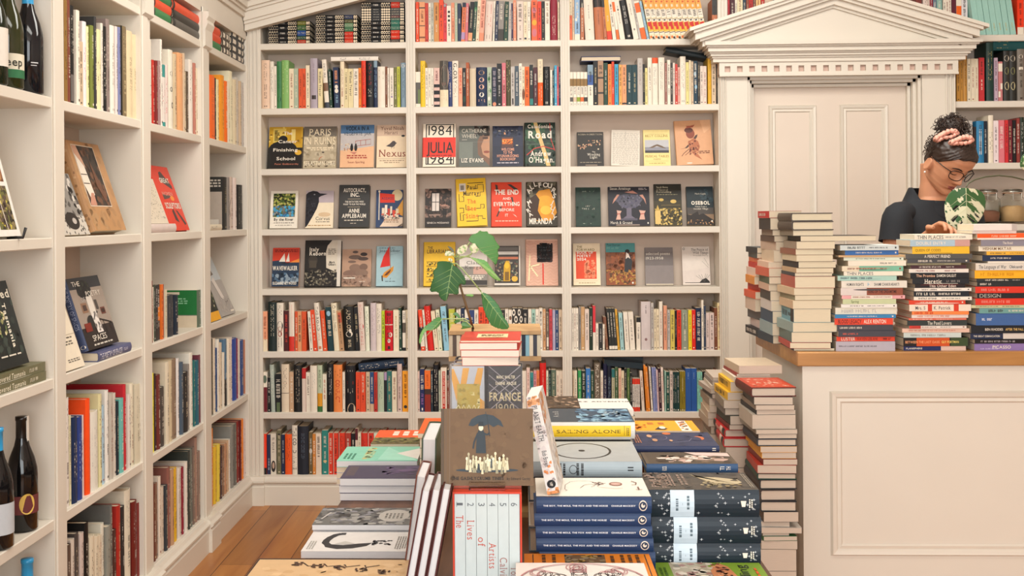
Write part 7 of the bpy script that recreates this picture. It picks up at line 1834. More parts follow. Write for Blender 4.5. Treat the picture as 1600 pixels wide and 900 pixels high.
fr_ = [('r', 0, 0, .08, 1, '16181c'), ('r', .08, 0, 1, 1, '3a3a3e')]+[('l', [(.1, b), (.95, b+.3)], .01, '9a9498') for b in (.5, .6, .7)]+[('l', [(.1, b+.3), (.95, b)], .01, '8a8488') for b in (.5, .6, .7)]+[('t', 'MARC WALTER', .56, .86, .035, 'e0d4b8', {'w': .5, 'bold': .02}), ('t', 'SABINE ARQUE', .56, .79, .035, 'e0d4b8', {'w': .56, 'bold': .02}), ('t', 'FRANCE', .54, .61, .095, 'd0c098', {'w': .86, 'serif': True, 'bold': .02}), ('t', '1900', .54, .48, .1, 'b8aa8c', {'w': .5, 'serif': True}), ('n', .1, .02, .95, .3, ['54545a', '2a2a2e'], 24, .04, 392)]
for x0, x1, fd, c, lb_, T_ in ((xg0, xg1-.001, gd_, 'b8bcc4', 'plastic wrapped gold and silver book under the red topped pile', .055), (xg1+.001, xg2, fr_, '2a2a2e', 'plastic wrapped dark book with lattice cover under the red topped pile', .055)):
    book('book', lb_, 'plastic wrapped books', T_, x1-x0, .1995, (x0, 2.6+T_, rz+.0003), (0, -1, 0), (0, 0, 1), c, front=fd, hard=True, hid=-5, rough=.12)
for k, (T_, y) in enumerate(((.06, 2.66), (.07, 2.725))): book('book', ['grey', 'dark grey'][k]+' book standing '+['directly', 'second'][k]+' behind the plastic wrapped books', 'plastic wrapped books', T_, xg2-xg0-.01, .199, (xg0+.005, y+T_, rz+.0003), (0, -1, 0), (0, 0, 1), ['8a8a90', '4a4a50'][k], hard=True, hid=0)
zr0 = rz+.2+.0006
def redpile():
    Y = 2.6; z = zr0; it = [(722, 810, 556, 570, 'c8463a'), (720, 811, 545, 556, 'c8463a'), (718, 808, 534, 545, 'c8463a')]
    for i, (u0, u1, v0, v1, c) in enumerate(it):
        T = (v1-v0)*Y/FPX; xa, xb = onY(u0, v1, Y).x, onY(u1, v1, Y).x; a = [1.5, -2, 1][i]; ez = Matrix.Rotation(math.radians(a), 3, 'Z') @ Vector((0, 1, 0))
        book('book', ['lowest', 'third', 'second'][i]+' red paperback of the pile below the plant, pages to the front', 'red paperbacks below the plant', T-.0004, xb-xa, .19, (xa, Y, z), (0, 0, 1), ez, c, hard=False, hid=-5, paper=M('e4d4c4', .8, 'paper')); z += T
    xa, xb = onY(719, 530, Y).x, onY(813, 530, Y).x
    book('book', 'red paperback with a cream title label, top of the pile below the plant', 'red paperbacks below the plant', .005, xb-xa, .205, (xa, Y+.004, z), (0, 0, 1), (.01, 1, 0), 'c8402f', hard=False, hid=-5, front=[('r', .25, .3, .78, .72, 'e4d0a0'), ('o', .515, .51, .0, .0, .1, 'b8946a'), ('r', .28, .34, .75, .345, '9a7a4a'), ('r', .28, .675, .75, .68, '9a7a4a'), ('s', .32, .42, .7, .62, 3, '6a4a2a')]); return z
zred = redpile()
Yc = 2.99; cx0, cx1 = onY(701, 535, Yc).x, onY(845.5, 535, Yc).x; cz1 = onY(770, 517, Yc).z; cz0 = onY(770, 557, Yc).z
cr_ = MB()
cr_.box((cx0, Yc, cz1-.01), (cx1, Yc+.2, cz1), RW); cr_.box((cx0, Yc, cz0-.012), (cx1, Yc+.2, cz0), RW); cr_.box((cx0, Yc+.19, cz0), (cx1, Yc+.2, cz1-.01), RW)
cr_.box((cx0, Yc+.14, cz0), (cx0+.008, Yc+.19, cz1-.01), RW); cr_.box((cx1-.008, Yc+.14, cz0), (cx1, Yc+.19, cz1-.01), RW); cr_.box((onY(716, 600, Yc).x, Yc+.01, ZTB+.0003), (onY(806, 600, Yc).x, Yc+.19, cz0-.012), RW)
o = cr_.build('book_crate'); tag(o, 'small wooden book crate of thin books behind the red topped pile', 'crate')
cols = ['c8b8a0', '5a4a40', 'd8c8b0', '8a6a50', 'cfc0a8', 'd86a30', 'b8a890', 'c84a2a', 'd8ccb4', '8a9aa0', 'cfc4b0', '6a5a50', 'd87a3a', 'c8b8a0', 'd0402a', 'd8a080', 'c0301f', '8fc0cc', 'd8d0bc', '1f2a3a', '84b0c0', 'd8c8b0', '3a3a44', 'c8bca4']
x = cx0+.0005; tw = (cx1-cx0-.001)/24
for i in range(24): book('paperback', cname(cols[i])+' thin book, '+ORD[i]+' from left in the wooden crate', 'thin books in the wooden crate', tw-.0003, .13, cz1-.011-cz0-.001, (x, Yc+.004, cz0+.0002), (1, 0, 0), (0, 0, 1), cols[i], hard=False, spine=()); x += tw
flush_books()
# ================================================================ bottles on the nearest left shelves
def bottle(name, label, zs, ur, vm, X, cap, lab, col, hgt=.31, r=.041, lz=(.05, .13), group=None, lab2=None, strip=False):
    d = abs(ray(ur, vm).x); pxm = FPX*d/(-X)/1.0
    Yc = onX(ur, vm, X).y
    for _ in range(4):
        u = CU+FPX*(((Vector((X, Yc, EYE))-CAM).dot(RGT))/((Vector((X, Yc, EYE))-CAM).dot(FWD))); rp = r*FPX/((Vector((X, Yc, EYE))-CAM).dot(FWD)); Yc = onX(ur-rp, vm, X).y
    b = empty(name, (X, Yc, zs+.0003), label, 'bottle', group or 'bottles on the nearest left shelves')
    g = M(col, .08, 'bottle_glass')
    s = hgt/.31; m = MB(); m.lathe([(0, .006*s), (r*.8, 0), (r, .006*s), (r, .15*s), (r*.97, .17*s), (r*.8, .2*s), (r*.5, .232*s), (.0155, .255*s), (.0145, .3*s), (.016, .301*s), (.016, .31*s), (0, .31*s)], g, 32); m.build('glass_body', b)
    if cap: m = MB(); m.lathe([(.0163, .235*s), (.0158, .26*s), (.0155, .3*s), (.017, .301*s), (.017, .3115*s), (0, .3118*s)], M(cap, .3, 'foil'), 24); m.build('capsule', b)
    if lab:
        m = MB(); m.lathe([(r+.0006, lz[0]*s), (r+.0006, lz[1]*s)], M(lab, .6), 26, a0=-2.6, a1=.9)
        if lab2: m.lathe([(r+.001, lz[0]*s), (r+.001, (lz[0]+(lz[1]-lz[0])*.35)*s)], M(lab2, .6), 26, a0=-2.6, a1=.9)
        m.build('label', b)
    if strip: m = MB(); m.box((.012, -.005, .22*s), (.0175, .006, .312*s), M('d8d0c4', .5)); m.build('neck_strip', b)
    return b, r, s
zb1 = ZL[0]
XB = -1.37
b_, r_, s_ = bottle('wine_bottle', 'dark green bottle with plain white label at the far left of upper shelf', zb1, 11, 100, XB, '2a3a2a', 'd8d0c4', '1a2418', lz=(.05, .15))
b_, r_, s_ = bottle('wine_bottle', 'olive green bottle with gold foil neck and green banded label', zb1, 36, 100, XB, 'c8a060', 'd4cdb8', '2c3018', lz=(.03, .095), lab2='2f6a44')
m = MB(); V_, F_, W_ = letters('Deep', .02); sc__ = .022/.72
m.add([((r_+.0013)*math.cos(-1.0+(x-W_/2)*sc__/r_), (r_+.0013)*math.sin(-1.0+(x-W_/2)*sc__/r_), .062+y*sc__) for x, y in V_], F_, M('3a3a30')); m.build('label_print', b_)
for q in range(7): pass
b_, r_, s_ = bottle('wine_bottle', 'black bottle with bright blue foil capsule on the upper left shelf', zb1, 67, 100, XB+.002, '2f9ad0', None, '14171c')
m = MB(); m.lathe([(r_+.0006, .085), (r_+.0006, .088)], M('c8c8c8'), 6, a0=-1.0, a1=-.5); m.lathe([(r_+.0006, .078), (r_+.0006, .08)], M('c8c8c8'), 6, a0=-1.0, a1=-.6); m.build('label_print', b_)
b_, r_, s_ = bottle('wine_bottle', 'black bottle with blue capsule and grey white label at the left edge', ZL[3], 20, 760, XB+.01, '2f9ad0', 'b8bcc0', '0f1012', lz=(.04, .12))
b_, r_, s_ = bottle('wine_bottle', 'black bottle with maroon band and round gold seal on the lower left shelf', ZL[3], 58, 760, XB, '16120f', '6a3434', '0f0f10', lz=(.05, .1), strip=True)
m = MB(); q_ = [((r_+.0016)*math.cos(-.85+.5*math.cos(t*.2618)), (r_+.0016)*math.sin(-.85+.5*math.cos(t*.2618)), .078+.028*math.sin(t*.2618)) for t in range(24)]; m.add(q_, [tuple(range(24))], M('d8b45a')); m.build('seal', b_)
bottle('wine_bottle', 'bottle with black screw cap on the lowest left shelf', ZB0, 24, 880, XB, '1a1a1c', None, '101214', hgt=.285, r=.038)
bottle('wine_bottle', 'bottle with bright blue screw cap on the lowest left shelf', ZB0, 64, 880, XB, '2f9ad0', None, '101214', hgt=.31, r=.038)
# ================================================================ leaves
def inside(p, poly):
    x, y = p; c = False; n = len(poly)
    for i in range(n):
        x0, y0 = poly[i]; x1, y1 = poly[i-1]
        if (y0 > y) != (y1 > y) and x < (x1-x0)*(y-y0)/(y1-y0)+x0: c = not c
    return c
def smooth_poly(P, it=2):
    for _ in range(it):
        Q = []
        for i in range(len(P)): a, b = P[i], P[(i+1) % len(P)]; Q += [(a[0]*.75+b[0]*.25, a[1]*.75+b[1]*.25), (a[0]*.25+b[0]*.75, a[1]*.25+b[1]*.75)]
        P = Q
    return P
def leaf(parent, zoom, outline, base, tip, Y, colfn, fold=.25, curl=.0, ny=44, holes=(), tiltx=0.0, veins=True, name='leaf', sm=1, vcol='8fae6a'):
    ox, oy, sc = zoom; P = smooth_poly([(x/sc+ox, y/sc+oy) for x, y in outline], sm); b = Vector((base[0]/sc+ox, base[1]/sc+oy)); t = Vector((tip[0]/sc+ox, tip[1]/sc+oy)); ax = (t-b); L = ax.length; ax = ax/L; nx = Vector((-ax.y, ax.x))
    Hs = [[(x/sc+ox, y/sc+oy) for x, y in h] for h in holes]
    x0, x1, y0, y1 = min(p[0] for p in P), max(p[0] for p in P), min(p[1] for p in P), max(p[1] for p in P); st = max(x1-x0, y1-y0)/ny; idx = {}; vs = []; mb = MB()
    def pos(u, v, lift=0.0):
        d = Vector((u, v))-b; s_ = d.dot(ax)/L; q = d.dot(nx); pm = Y/FPX
        dy = -fold*abs(q)*pm*-1 + curl*(s_**2)*L*pm + tiltx*q*pm + .06*L*pm*math.sin(5*s_+q*.08)*.25
        return onY(u, v, Y+dy-lift)
    def vert(i, j):
        if (i, j) not in idx:
            u, v = x0+i*st, y0+j*st
            if not inside((u, v), P):    # snap boundary vertices to the outline
                best = None
                for k in range(len(P)):
                    a = Vector(P[k]); c = Vector(P[(k+1) % len(P)]); e = c-a; tt = max(0, min(1, (Vector((u, v))-a).dot(e)/max(1e-9, e.dot(e)))); q = a+e*tt; dd = (q-Vector((u, v))).length
                    if best is None or dd < best[0]: best = (dd, q)
                u, v = best[1]
            idx[(i, j)] = len(vs); vs.append(pos(u, v))
        return idx[(i, j)]
    faces = {}
    for i in range(int((x1-x0)/st)+1):
        for j in range(int((y1-y0)/st)+1):
            c = (x0+(i+.5)*st, y0+(j+.5)*st)
            if inside(c, P) and not any(inside(c, h) for h in Hs):
                d = Vector(c)-b; col = colfn(d.dot(ax)/L, d.dot(nx)/L, c); faces.setdefault(col, []).append((vert(i, j), vert(i, j+1), vert(i+1, j+1), vert(i+1, j)))
    for k, (col, fs) in enumerate(faces.items()):
        mm = M(col, .42, 'leaf'); o = 0
        if k == 0: mb.v = [tuple(v) for v in vs]
        ki = mb.mi(mm)
        for f in fs: mb.f.append(list(f)); mb.m.append(ki); mb.sm.append(True)
    o = mb.build(name, parent)
    sd = o.modifiers.new('thickness', 'SOLIDIFY'); sd.thickness = .0006
    if veins:
        vb = MB(); mv = M(vcol, .5, 'leaf')
        line = lambda a, c, n=7: [pos(a[0]+(c[0]-a[0])*k/n, a[1]+(c[1]-a[1])*k/n, .0006) for k in range(n+1)]
        vb.tube(line(b, t), [.0011*(1-.7*k/7) for k in range(8)], mv, 5)
        for s_ in (.12, .28, .44, .6, .76):
            for sg in (-1, 1):
                a = b+ax*L*s_; q = None
                for k in range(1, 40):
                    c = a+(ax*.75+nx*sg).normalized()*L*.02*k
                    if not inside(tuple(c), P): break
                    q = c
                if q: vb.tube(line(a, q, 5), [.0007*(1-.8*k/5) for k in range(6)], mv, 4)
        vb.build('vein', o)
    return o
ZQ = (640, 360, 4.5)
pt0 = onY(738, 512, 2.87); plant = empty('potted_cutting', (pt0.x, 2.87, rz+.0003), 'leafy green cutting in glass vase rising behind the red topped book pile', 'plant')
INVP = Matrix.Translation(-Vector(plant.location))
g1 = lambda s, q, c: '2a5a2c'
g2 = lambda s, q, c: '437a34'
g3 = lambda s, q, c: '7fa658' if abs(q) < .05 else '5a9444'
lv = [leaf(plant, ZQ, [(290, 222), (245, 215), (192, 218), (196, 255), (160, 290), (172, 320), (152, 370), (138, 436), (200, 428), (212, 478), (255, 503), (272, 470), (276, 442), (350, 457), (342, 410), (356, 372), (392, 390), (398, 350), (370, 300), (345, 268), (318, 248)], (300, 240), (255, 500), 2.72, g1, .3, .05),
 leaf(plant, ZQ, [(425, 82), (412, 70), (430, 30), (478, 18), (492, -2), (520, 10), (545, 2), (556, 24), (590, 36), (606, 78), (640, 118), (618, 138), (628, 180), (608, 250), (590, 232), (566, 196), (530, 165), (494, 150), (478, 110)], (440, 90), (600, 230), 2.72, g2, .3, .1),
 leaf(plant, ZQ, [(425, 186), (480, 198), (540, 212), (565, 250), (600, 300), (652, 358), (598, 348), (556, 312), (524, 270), (470, 226)], (430, 190), (650, 356), 2.7, g3, .3),
 leaf(plant, ZQ, [(502, 430), (560, 452), (612, 505), (645, 560), (662, 612), (690, 645), (706, 692), (640, 697), (575, 672), (560, 645), (535, 600), (515, 540), (508, 490)], (502, 432), (690, 680), 2.68, lambda s, q, c: '356f38', .28, .06),
 leaf(plant, ZQ, [(232, 622), (200, 604), (152, 640), (98, 682), (72, 730), (64, 790), (78, 806), (86, 760), (110, 706), (165, 702), (205, 680)], (230, 622), (70, 795), 2.76, lambda s, q, c: '6a9a4c' if s > .55 else '4a8240', .25, -.05),
 leaf(plant, ZQ, [(350, 620), (310, 590), (295, 606), (318, 570), (345, 585), (358, 610), (362, 640), (320, 655), (306, 640)], (355, 640), (310, 585), 2.77, g2, .2, veins=False),
 leaf(plant, ZQ, [(440, 680), (420, 652), (375, 640), (360, 660), (372, 680), (356, 696), (400, 690)], (440, 680), (360, 668), 2.75, g2, .2, veins=False),
 leaf(plant, ZQ, [(440, 470), (455, 452), (420, 446), (392, 452), (400, 462), (425, 464)], (392, 455), (450, 456), 2.74, g3, .2, veins=False)]
for k, ol in enumerate(([(300, 150), (258, 140), (246, 166), (250, 182), (300, 178), (322, 168)], [(320, 160), (300, 120), (262, 106), (280, 130), (295, 150)], [(330, 140), (360, 108), (405, 96), (410, 130), (380, 166), (340, 172)], [(420, 110), (456, 86), (470, 110), (492, 136), (470, 160), (440, 160), (424, 140)], [(305, 205), (275, 190), (270, 212), (300, 222)])):
    lv.append(leaf(plant, ZQ, ol, (330, 185), ol[2], 2.73-.01*k, (lambda s, q, c: 'cfc8a8' if (int(s*9)+int(q*9)) % 3 else '8fa86a') if k != 1 else (lambda s, q, c: '4a4a2c'), .2, veins=False))
m = MB(); ws = M('8a8458', .6, 'stem'); wd_ = M('6a5438', .7, 'stem')
pz = lambda x, y, Y=2.74: onY(x/4.5+640, y/4.5+360, Y)
m.tube([pz(446, 690, 2.84), pz(425, 620, 2.78), pz(395, 520, 2.76), pz(365, 420, 2.75), pz(345, 340, 2.74), pz(326, 245, 2.74), pz(320, 190, 2.74)], [.0032, .0032, .003, .0028, .0026, .0025, .002], wd_, 8); m.tube([onY(738.5, 512, 2.84), Vector((pt0.x+.002, 2.87, rz+.18)), Vector((pt0.x+.002, 2.87, rz+.02))], .003, wd_, 8); m.build('stem', plant)
for pl_ in ([(326, 235), (300, 232), (292, 224)], [(322, 195), (350, 170), (395, 120), (425, 84)], [(325, 190), (380, 182), (428, 188)], [(322, 230), (370, 270), (430, 340), (502, 430)], [(420, 640), (390, 622), (300, 622), (232, 622)], [(440, 680), (400, 640), (355, 632)], [(322, 190), (340, 150), (372, 130)], [(322, 192), (300, 170), (262, 160)], [(322, 210), (430, 170), (455, 130)]):
    m = MB(); m.tube([pz(x, y, 2.735) for x, y in pl_], [.0017]*len(pl_), M('9aa86a', .5, 'stem'), 6); m.build('petiole', plant)
m = MB(); m.lathe([(.0, .004), (.026, .0), (.03, .006), (.03, .1), (.02, .16), (.016, .19), (.018, .205), (.0155, .205), (.0135, .19), (.018, .16), (.027, .1), (.027, .012), (0, .01)], M('6a7a78', .1, 'vase_glaze'), 28); vz = m.build('vase', plant)
for c_ in plant.children:
    if c_.name.split('.')[0] != 'vase': c_.matrix_parent_inverse = INVP
# ================================================================ variegated leaf reaching in from the right
ZW = (1360, 170, 4.2875)
mon = empty('monstera', (onY(1690, 500, 3.9).x, 3.9, ZCT+.0003), 'variegated plant with one big split green and cream leaf over the counter', 'plant')
def vg(s, q, c):
    t = s-abs(q)*.55; n = math.sin(t*23+q*4)+.8*math.sin(q*19+s*5+1)+.5*math.sin(c[0]*.9-c[1]*.6)
    if s > .8: return '355f30' if n > -1 else 'd8d4b8'
    if q > 0: return '2f5a2c' if n > (-1.2 if s < .4 else .75) else 'd4d0b0'
    return '335c2e' if n > (-.9 if s < .3 else .35) else 'd4d0b0'
zmon = [(640, 530), (600, 530), (548, 545), (512, 585), (495, 640), (500, 720), (515, 770), (535, 782), (552, 790), (575, 812), (600, 825), (640, 830), (692, 832), (690, 800), (705, 795), (712, 770), (735, 745), (760, 700), (774, 640), (770, 590), (745, 552), (700, 535)]
hl = [[(552, 672), (575, 648), (596, 648), (580, 668), (560, 686)], [(540, 745), (560, 722), (590, 708), (584, 726), (556, 760)], [(640, 700), (660, 712), (690, 745), (705, 760), (690, 762), (660, 735)], [(690, 690), (720, 712), (735, 735), (722, 732), (700, 712)], [(600, 770), (612, 752), (620, 760), (606, 785)]]
ml = [leaf(mon, ZW, zmon, (640, 530), (650, 835), 3.72, vg, .18, .0, 64, hl, tiltx=-.15, vcol='c8c8a0'), leaf(mon, ZW, [(1000, 380), (1008, 330), (1030, 300), (1075, 280), (1120, 330), (1110, 400), (1060, 430), (1010, 400)], (1110, 400), (1005, 350), 3.86, vg, .18, 0, 30)]
m = MB(); pa = [(640, 528, 3.72), (655, 500, 3.73), (700, 475, 3.75), (770, 456, 3.78), (860, 447, 3.8), (950, 456, 3.83), (1030, 475, 3.85), (1150, 540, 3.88), (1300, 760, 3.9)]
pp_ = [onY(a/4.2875+1360, b/4.2875+170, c) for a, b, c in pa]+[Vector((mon.location.x, 3.9, ZCT+.1))]
m.tube(pp_, [.0018]+[.0024]*8+[.004], M('4c5038', .5, 'stem'), 8); m.tube([onY(1110/4.2875+1360, 400/4.2875+170, 3.86), onY(1200/4.2875+1360, 600/4.2875+170, 3.9), Vector((mon.location.x, 3.9, ZCT+.1))], .003, M('6a7a4a', .5, 'stem'), 8); st_ = m.build('petiole', mon)
m = MB(); m.lathe([(0, .0), (.055, 0), (.07, .12), (.074, .12), (.074, .135), (.066, .135), (.062, .115), (0, .115)], M('a8644a', .7, 'terracotta'), 28); m.build('pot', mon)
for c_ in mon.children:
    if c_.name.split('.')[0] != 'pot': c_.matrix_parent_inverse = Matrix.Translation(-Vector(mon.location))
# ================================================================ clip-top jars on the shelf
GLS = glass('clear_jar_glass', (.96, .98, .96), .03, 1.12)
for k, (u, cont, fh, lb_) in enumerate(((1543, '8a5a44', .062, 'clip-top glass jar holding reddish brown powder on the shelf'), (1582, 'c8a070', .085, 'clip-top glass jar holding pale golden grains on the shelf'))):
    c = onY(u, 320, YF+.085); j = empty('glass_jar', (c.x, YF+.085, Z[3]+.0003), lb_, 'jar', 'clip-top jars on the shelf')
    m = MB(); m.lathe([(0, .004), (.052, 0), (.058, .008), (.058, .105), (.054, .122), (.043, .135), (.043, .148), (.04, .148), (.04, .134), (.051, .12), (.055, .105), (.055, .012), (0, .009)], GLS, 36); m.build('jar_body', j)
    m = MB(); m.lathe([(0, .0125), (.0535, .0125), (.0535, fh-.004), (.03, fh+.004), (0, fh)], M(cont, .9, 'grain'), 28); m.build('contents', j)
    m = MB(); m.lathe([(.0, .151), (.043, .151), (.046, .155), (.046, .166), (.03, .172), (0, .173)], GLS, 32); m.build('lid', j)
    m = MB(); m.lathe([(.041, .1482), (.0455, .1482), (.0455, .1508), (.041, .1508)], M('b87850', .6, 'rubber'), 32); m.build('seal_ring', j)
    m = MB(); wr = M('b8b4ac', .25, 'wire', Metallic=1.0)
    for z in (.14, .16): m.tube([(.0475*math.cos(t*math.pi/12), .0475*math.sin(t*math.pi/12), z) for t in range(25)], .0013, wr, 6)
    m.tube([(-.02, -.048, .163), (-.02, -.056, .15), (-.02, -.056, .12), (-.014, -.058, .112), (.014, -.058, .112), (.02, -.056, .12), (.02, -.056, .15), (.02, -.048, .163)], .0014, wr, 6); m.build('wire_clip', j)

# crumpled clear film round the two wrapped books
FILM = bpy.data.materials.new('clear_film'); FILM.use_nodes = True
_n = FILM.node_tree; _p = _n.nodes['Principled BSDF']; _p.inputs['Base Color'].default_value = (1, 1, 1, 1); _p.inputs['Roughness'].default_value = .12; _p.inputs['Alpha'].default_value = .1
_x = _n.nodes.new('ShaderNodeTexNoise'); _x.inputs['Scale'].default_value = 38; _x.inputs['Distortion'].default_value = 2.5; _b = _n.nodes.new('ShaderNodeBump'); _b.inputs['Strength'].default_value = .9; _b.inputs['Distance'].default_value = .004; _n.links.new(_x.outputs['Fac'], _b.inputs['Height']); _n.links.new(_b.outputs['Normal'], _p.inputs['Normal'])
for o in list(bpy.data.objects):
    if str(o.get('label', '')).startswith('plastic wrapped'):
        cv = [c for c in o.children if c.name.startswith('cover')][0]; q = [v.co for v in cv.data.vertices]
        lo = [min(v[i] for v in q)-.0008 for i in range(3)]; hi = [max(v[i] for v in q)+.0008 for i in range(3)]; lo[2] += .0008
        m = MB(); m.box(lo, hi, FILM); m.build('plastic_wrap', o)
# ================================================================ the bookseller
def PZ(x, y, Y): return onY(x/4.2875+1360, y/4.2875+170, Y)
import bmesh
SKIN = bpy.data.materials.new('skin'); SKIN.use_nodes = True
_p = SKIN.node_tree.nodes['Principled BSDF']; _p.inputs['Roughness'].default_value = .5; _p.inputs['Subsurface Weight'].default_value = .08; _p.inputs['Subsurface Radius'].default_value = (.01, .004, .002)
_n = SKIN.node_tree.nodes.new('ShaderNodeTexNoise'); _n.inputs['Scale'].default_value = 18; _r = SKIN.node_tree.nodes.new('ShaderNodeMix'); _r.data_type = 'RGBA'; _r.inputs[6].default_value = rgb('bd8564')+(1,); _r.inputs[7].default_value = rgb('c98f6d')+(1,)
SKIN.node_tree.links.new(_n.outputs['Fac'], _r.inputs[0]); SKIN.node_tree.links.new(_r.outputs[2], _p.inputs['Base Color'])
hc = PZ(520, 352, 4.36)
psi, pit_ = math.radians(24), math.radians(42)
# head axes: side (to picture left = her right), forward, up
fw0 = Vector((math.sin(psi), -math.cos(psi), 0)); sd0 = Vector((-math.cos(psi), -math.sin(psi), 0)); up0 = Vector((0, 0, 1))
hf = fw0*math.cos(pit_)-up0*math.sin(pit_); hu = up0*math.cos(pit_)+fw0*math.sin(pit_)
rl = math.radians(5); sd1 = sd0*math.cos(rl)+hu*math.sin(rl); hu = hu*math.cos(rl)-sd0*math.sin(rl); sd0 = sd1
def HP(x, y, z): return hc+sd0*x+hf*y+hu*(z-.105)
def interp(xs, ys, x):
    for i in range(len(xs)-1):
        if x <= xs[i+1]:
            t = (x-xs[i])/(xs[i+1]-xs[i]); t = t*t*(3-2*t)*.4+t*.6; return ys[i]+(ys[i+1]-ys[i])*t
    return ys[-1]
hz = [0, .008, .025, .045, .07, .095, .12, .15, .175, .195, .205, .21]
hw_ = [.012, .03, .044, .052, .060, .066, .070, .072, .066, .048, .03, .001]
hfr = [.07, .08, .080, .080, .082, .082, .084, .086, .076, .054, .034, .001]
hbk = [-.02, -.03, -.045, -.06, -.074, -.084, -.090, -.094, -.085, -.062, -.038, -.001]
G = lambda d, s: math.exp(-d*d/(2*s*s))
def headpt(z, a, grow=0.0):
    w_, f_, b_ = interp(hz, hw_, z)+grow, interp(hz, hfr, z)+grow, interp(hz, hbk, z)-grow
    c, s = math.cos(a), math.sin(a)              # a=0 side, a=pi/2 front
    ex_ = .82
    x = w_*math.copysign(abs(c)**ex_, c); y = (f_ if s > 0 else -b_)*math.copysign(abs(s)**ex_, s)
    if grow == 0 and y > 0:
        y += .021*G(x, .0075)*(G(z-.078, .009)+.65*G(z-.092, .010)+.35*G(z-.108, .012)) + .006*G(abs(x)-.010, .006)*G(z-.074, .006)
        y -= .010*G(abs(x)-.031, .013)*G(z-.110, .011)
        y += .005*G(abs(x)-.026, .02)*G(z-.128, .007)
        y += .0065*G(x, .017)*(G(z-.052, .0035)+1.1*G(z-.043, .004))-.004*G(x, .02)*G(z-.0478, .0016)-.004*G(x, .02)*G(z-.033, .005)
        y += .006*G(x, .016)*G(z-.016, .010)
        y += .004*G(abs(x)-.042, .016)*G(z-.082, .016)
        y += .006*G(abs(x)-.031, .010)*G(z-.108, .007)
    return x, y
body = MB()
NR, NA = 90, 72
vs = []
for i in range(NR):
    z = .21*(i+.5)/NR
    for j in range(NA): x, y = headpt(z, 2*math.pi*j/NA); vs.append(HP(x, y, z))
fs = [(i*NA+j, i*NA+(j+1) % NA, (i+1)*NA+(j+1) % NA, (i+1)*NA+j) for i in range(NR-1) for j in range(NA)]+[tuple(range(NA))[::-1], tuple(range((NR-1)*NA, NR*NA))]
body.add(vs, fs, SKIN, True)
def ring_tube(mb, pts, mat, n=28):               # pts: (centre, side axis radius vec, fwd radius vec)
    vs = []
    for c, a, b in pts:
        for j in range(n): t = 2*math.pi*j/n; vs.append(c+a*math.cos(t)+b*math.sin(t))
    k = len(pts); mb.add(vs, [(i*n+j, i*n+(j+1) % n, (i+1)*n+(j+1) % n, (i+1)*n+j) for i in range(k-1) for j in range(n)]+[tuple(range(n))[::-1], tuple(range((k-1)*n, k*n))], mat, True)
ty = math.radians(30); ts = Vector((-math.cos(ty), -math.sin(ty), 0)); tf = Vector((math.sin(ty), -math.cos(ty), 0))
nb = PZ(425, 585, 4.45); hb = HP(0, -.03, .045)
ring_tube(body, [(nb+Vector((0, 0, -.1)), ts*.14, tf*.085), (nb+Vector((0, 0, -.05)), ts*.108, tf*.078), (nb+Vector((0, 0, -.005)), ts*.062, tf*.054), ((nb+hb)/2, ts*.05, tf*.052), (hb+Vector((0, 0, .02)), ts*.048, tf*.054)], SKIN)
S1, S2 = PZ(185, 700, 4.36), PZ(655, 705, 4.56)
sc0 = (S1+S2)/2; sh = (S2-S1).length/2; ts = (S1-S2).normalized(); ts.z = 0; ts.normalize(); tf = Vector((-ts.y, ts.x, 0)); tf = tf if tf.y < 0 else -tf
D_ = lambda dz, f=0: Vector((sc0.x, sc0.y, sc0.z+dz))+tf*f
tor = [(D_(-.72), .15, .10), (D_(-.60), .155, .105), (D_(-.45, .0), .13, .09), (D_(-.30, .005), .14, .1), (D_(-.17, .01), .155, .11), (D_(-.07, .005), .16, .095), (D_(-.005), .155, .075), (D_(.04, -.005), .09, .055)]
ring_tube(body, [(c, ts*a, tf*b) for c, a, b in tor], SKIN)
def limb(mb, pts, rs, mat, n=16): mb.tube(pts, rs, mat, n)
E1 = PZ(150, 1090, 4.33); W1 = PZ(400, 850, 4.2); E2 = PZ(690, 1080, 4.5); W2 = PZ(640, 900, 4.22)
def hand(mb, Wp, Dp, palm_n, thumb_side):
    d = (Dp-Wp).normalized(); s_ = d.cross(palm_n).normalized(); n_ = s_.cross(d).normalized()
    pc = Wp+d*.045
    ring_tube(mb, [(Wp-d*.01, s_*.026, n_*.019), (Wp+d*.02, s_*.034, n_*.017), (Wp+d*.055, s_*.041, n_*.015), (Wp+d*.085, s_*.039, n_*.012)], SKIN, 16)
    for k, (off, L) in enumerate(((-.029, .066), (-.0095, .076), (.0095, .072), (.028, .056))):
        b0 = Wp+d*.078+s_*off; p1 = b0+(d*.8-n_*.55).normalized()*L*.45; p2 = p1+(d*.3-n_*.95).normalized()*L*.32; p3 = p2+(-d*.2-n_).normalized()*L*.25
        mb.tube([b0-d*.015, b0, p1, p2, p3], [.0085, .009, .0083, .0075, .0062], SKIN, 10)
    t0 = Wp+d*.03+s_*.03*thumb_side; t1 = t0+(d*.6+s_*.7*thumb_side-n_*.3).normalized()*.035; t2 = t1+(d*.8-n_*.5).normalized()*.03; mb.tube([Wp+d*.02, t0, t1, t2], [.014, .013, .0105, .008], SKIN, 10)
for S_, E_, W_, T_, sd_ in ((S1, E1, W1, PZ(520, 775, 4.13), 1), (S2, E2, W2, PZ(600, 820, 4.1), -1)):
    limb(body, [S_+Vector((0, 0, .004)), S_.lerp(E_, .25), S_.lerp(E_, .55), E_, E_.lerp(W_, .3), E_.lerp(W_, .7), W_], [.042, .045, .045, .038, .04, .031, .025], SKIN)
    hand(body, W_, T_, Vector((.2, .3, .9)) if sd_ > 0 else Vector((-.2, .3, .9)), sd_)
hip = D_(-.72); an_ = []
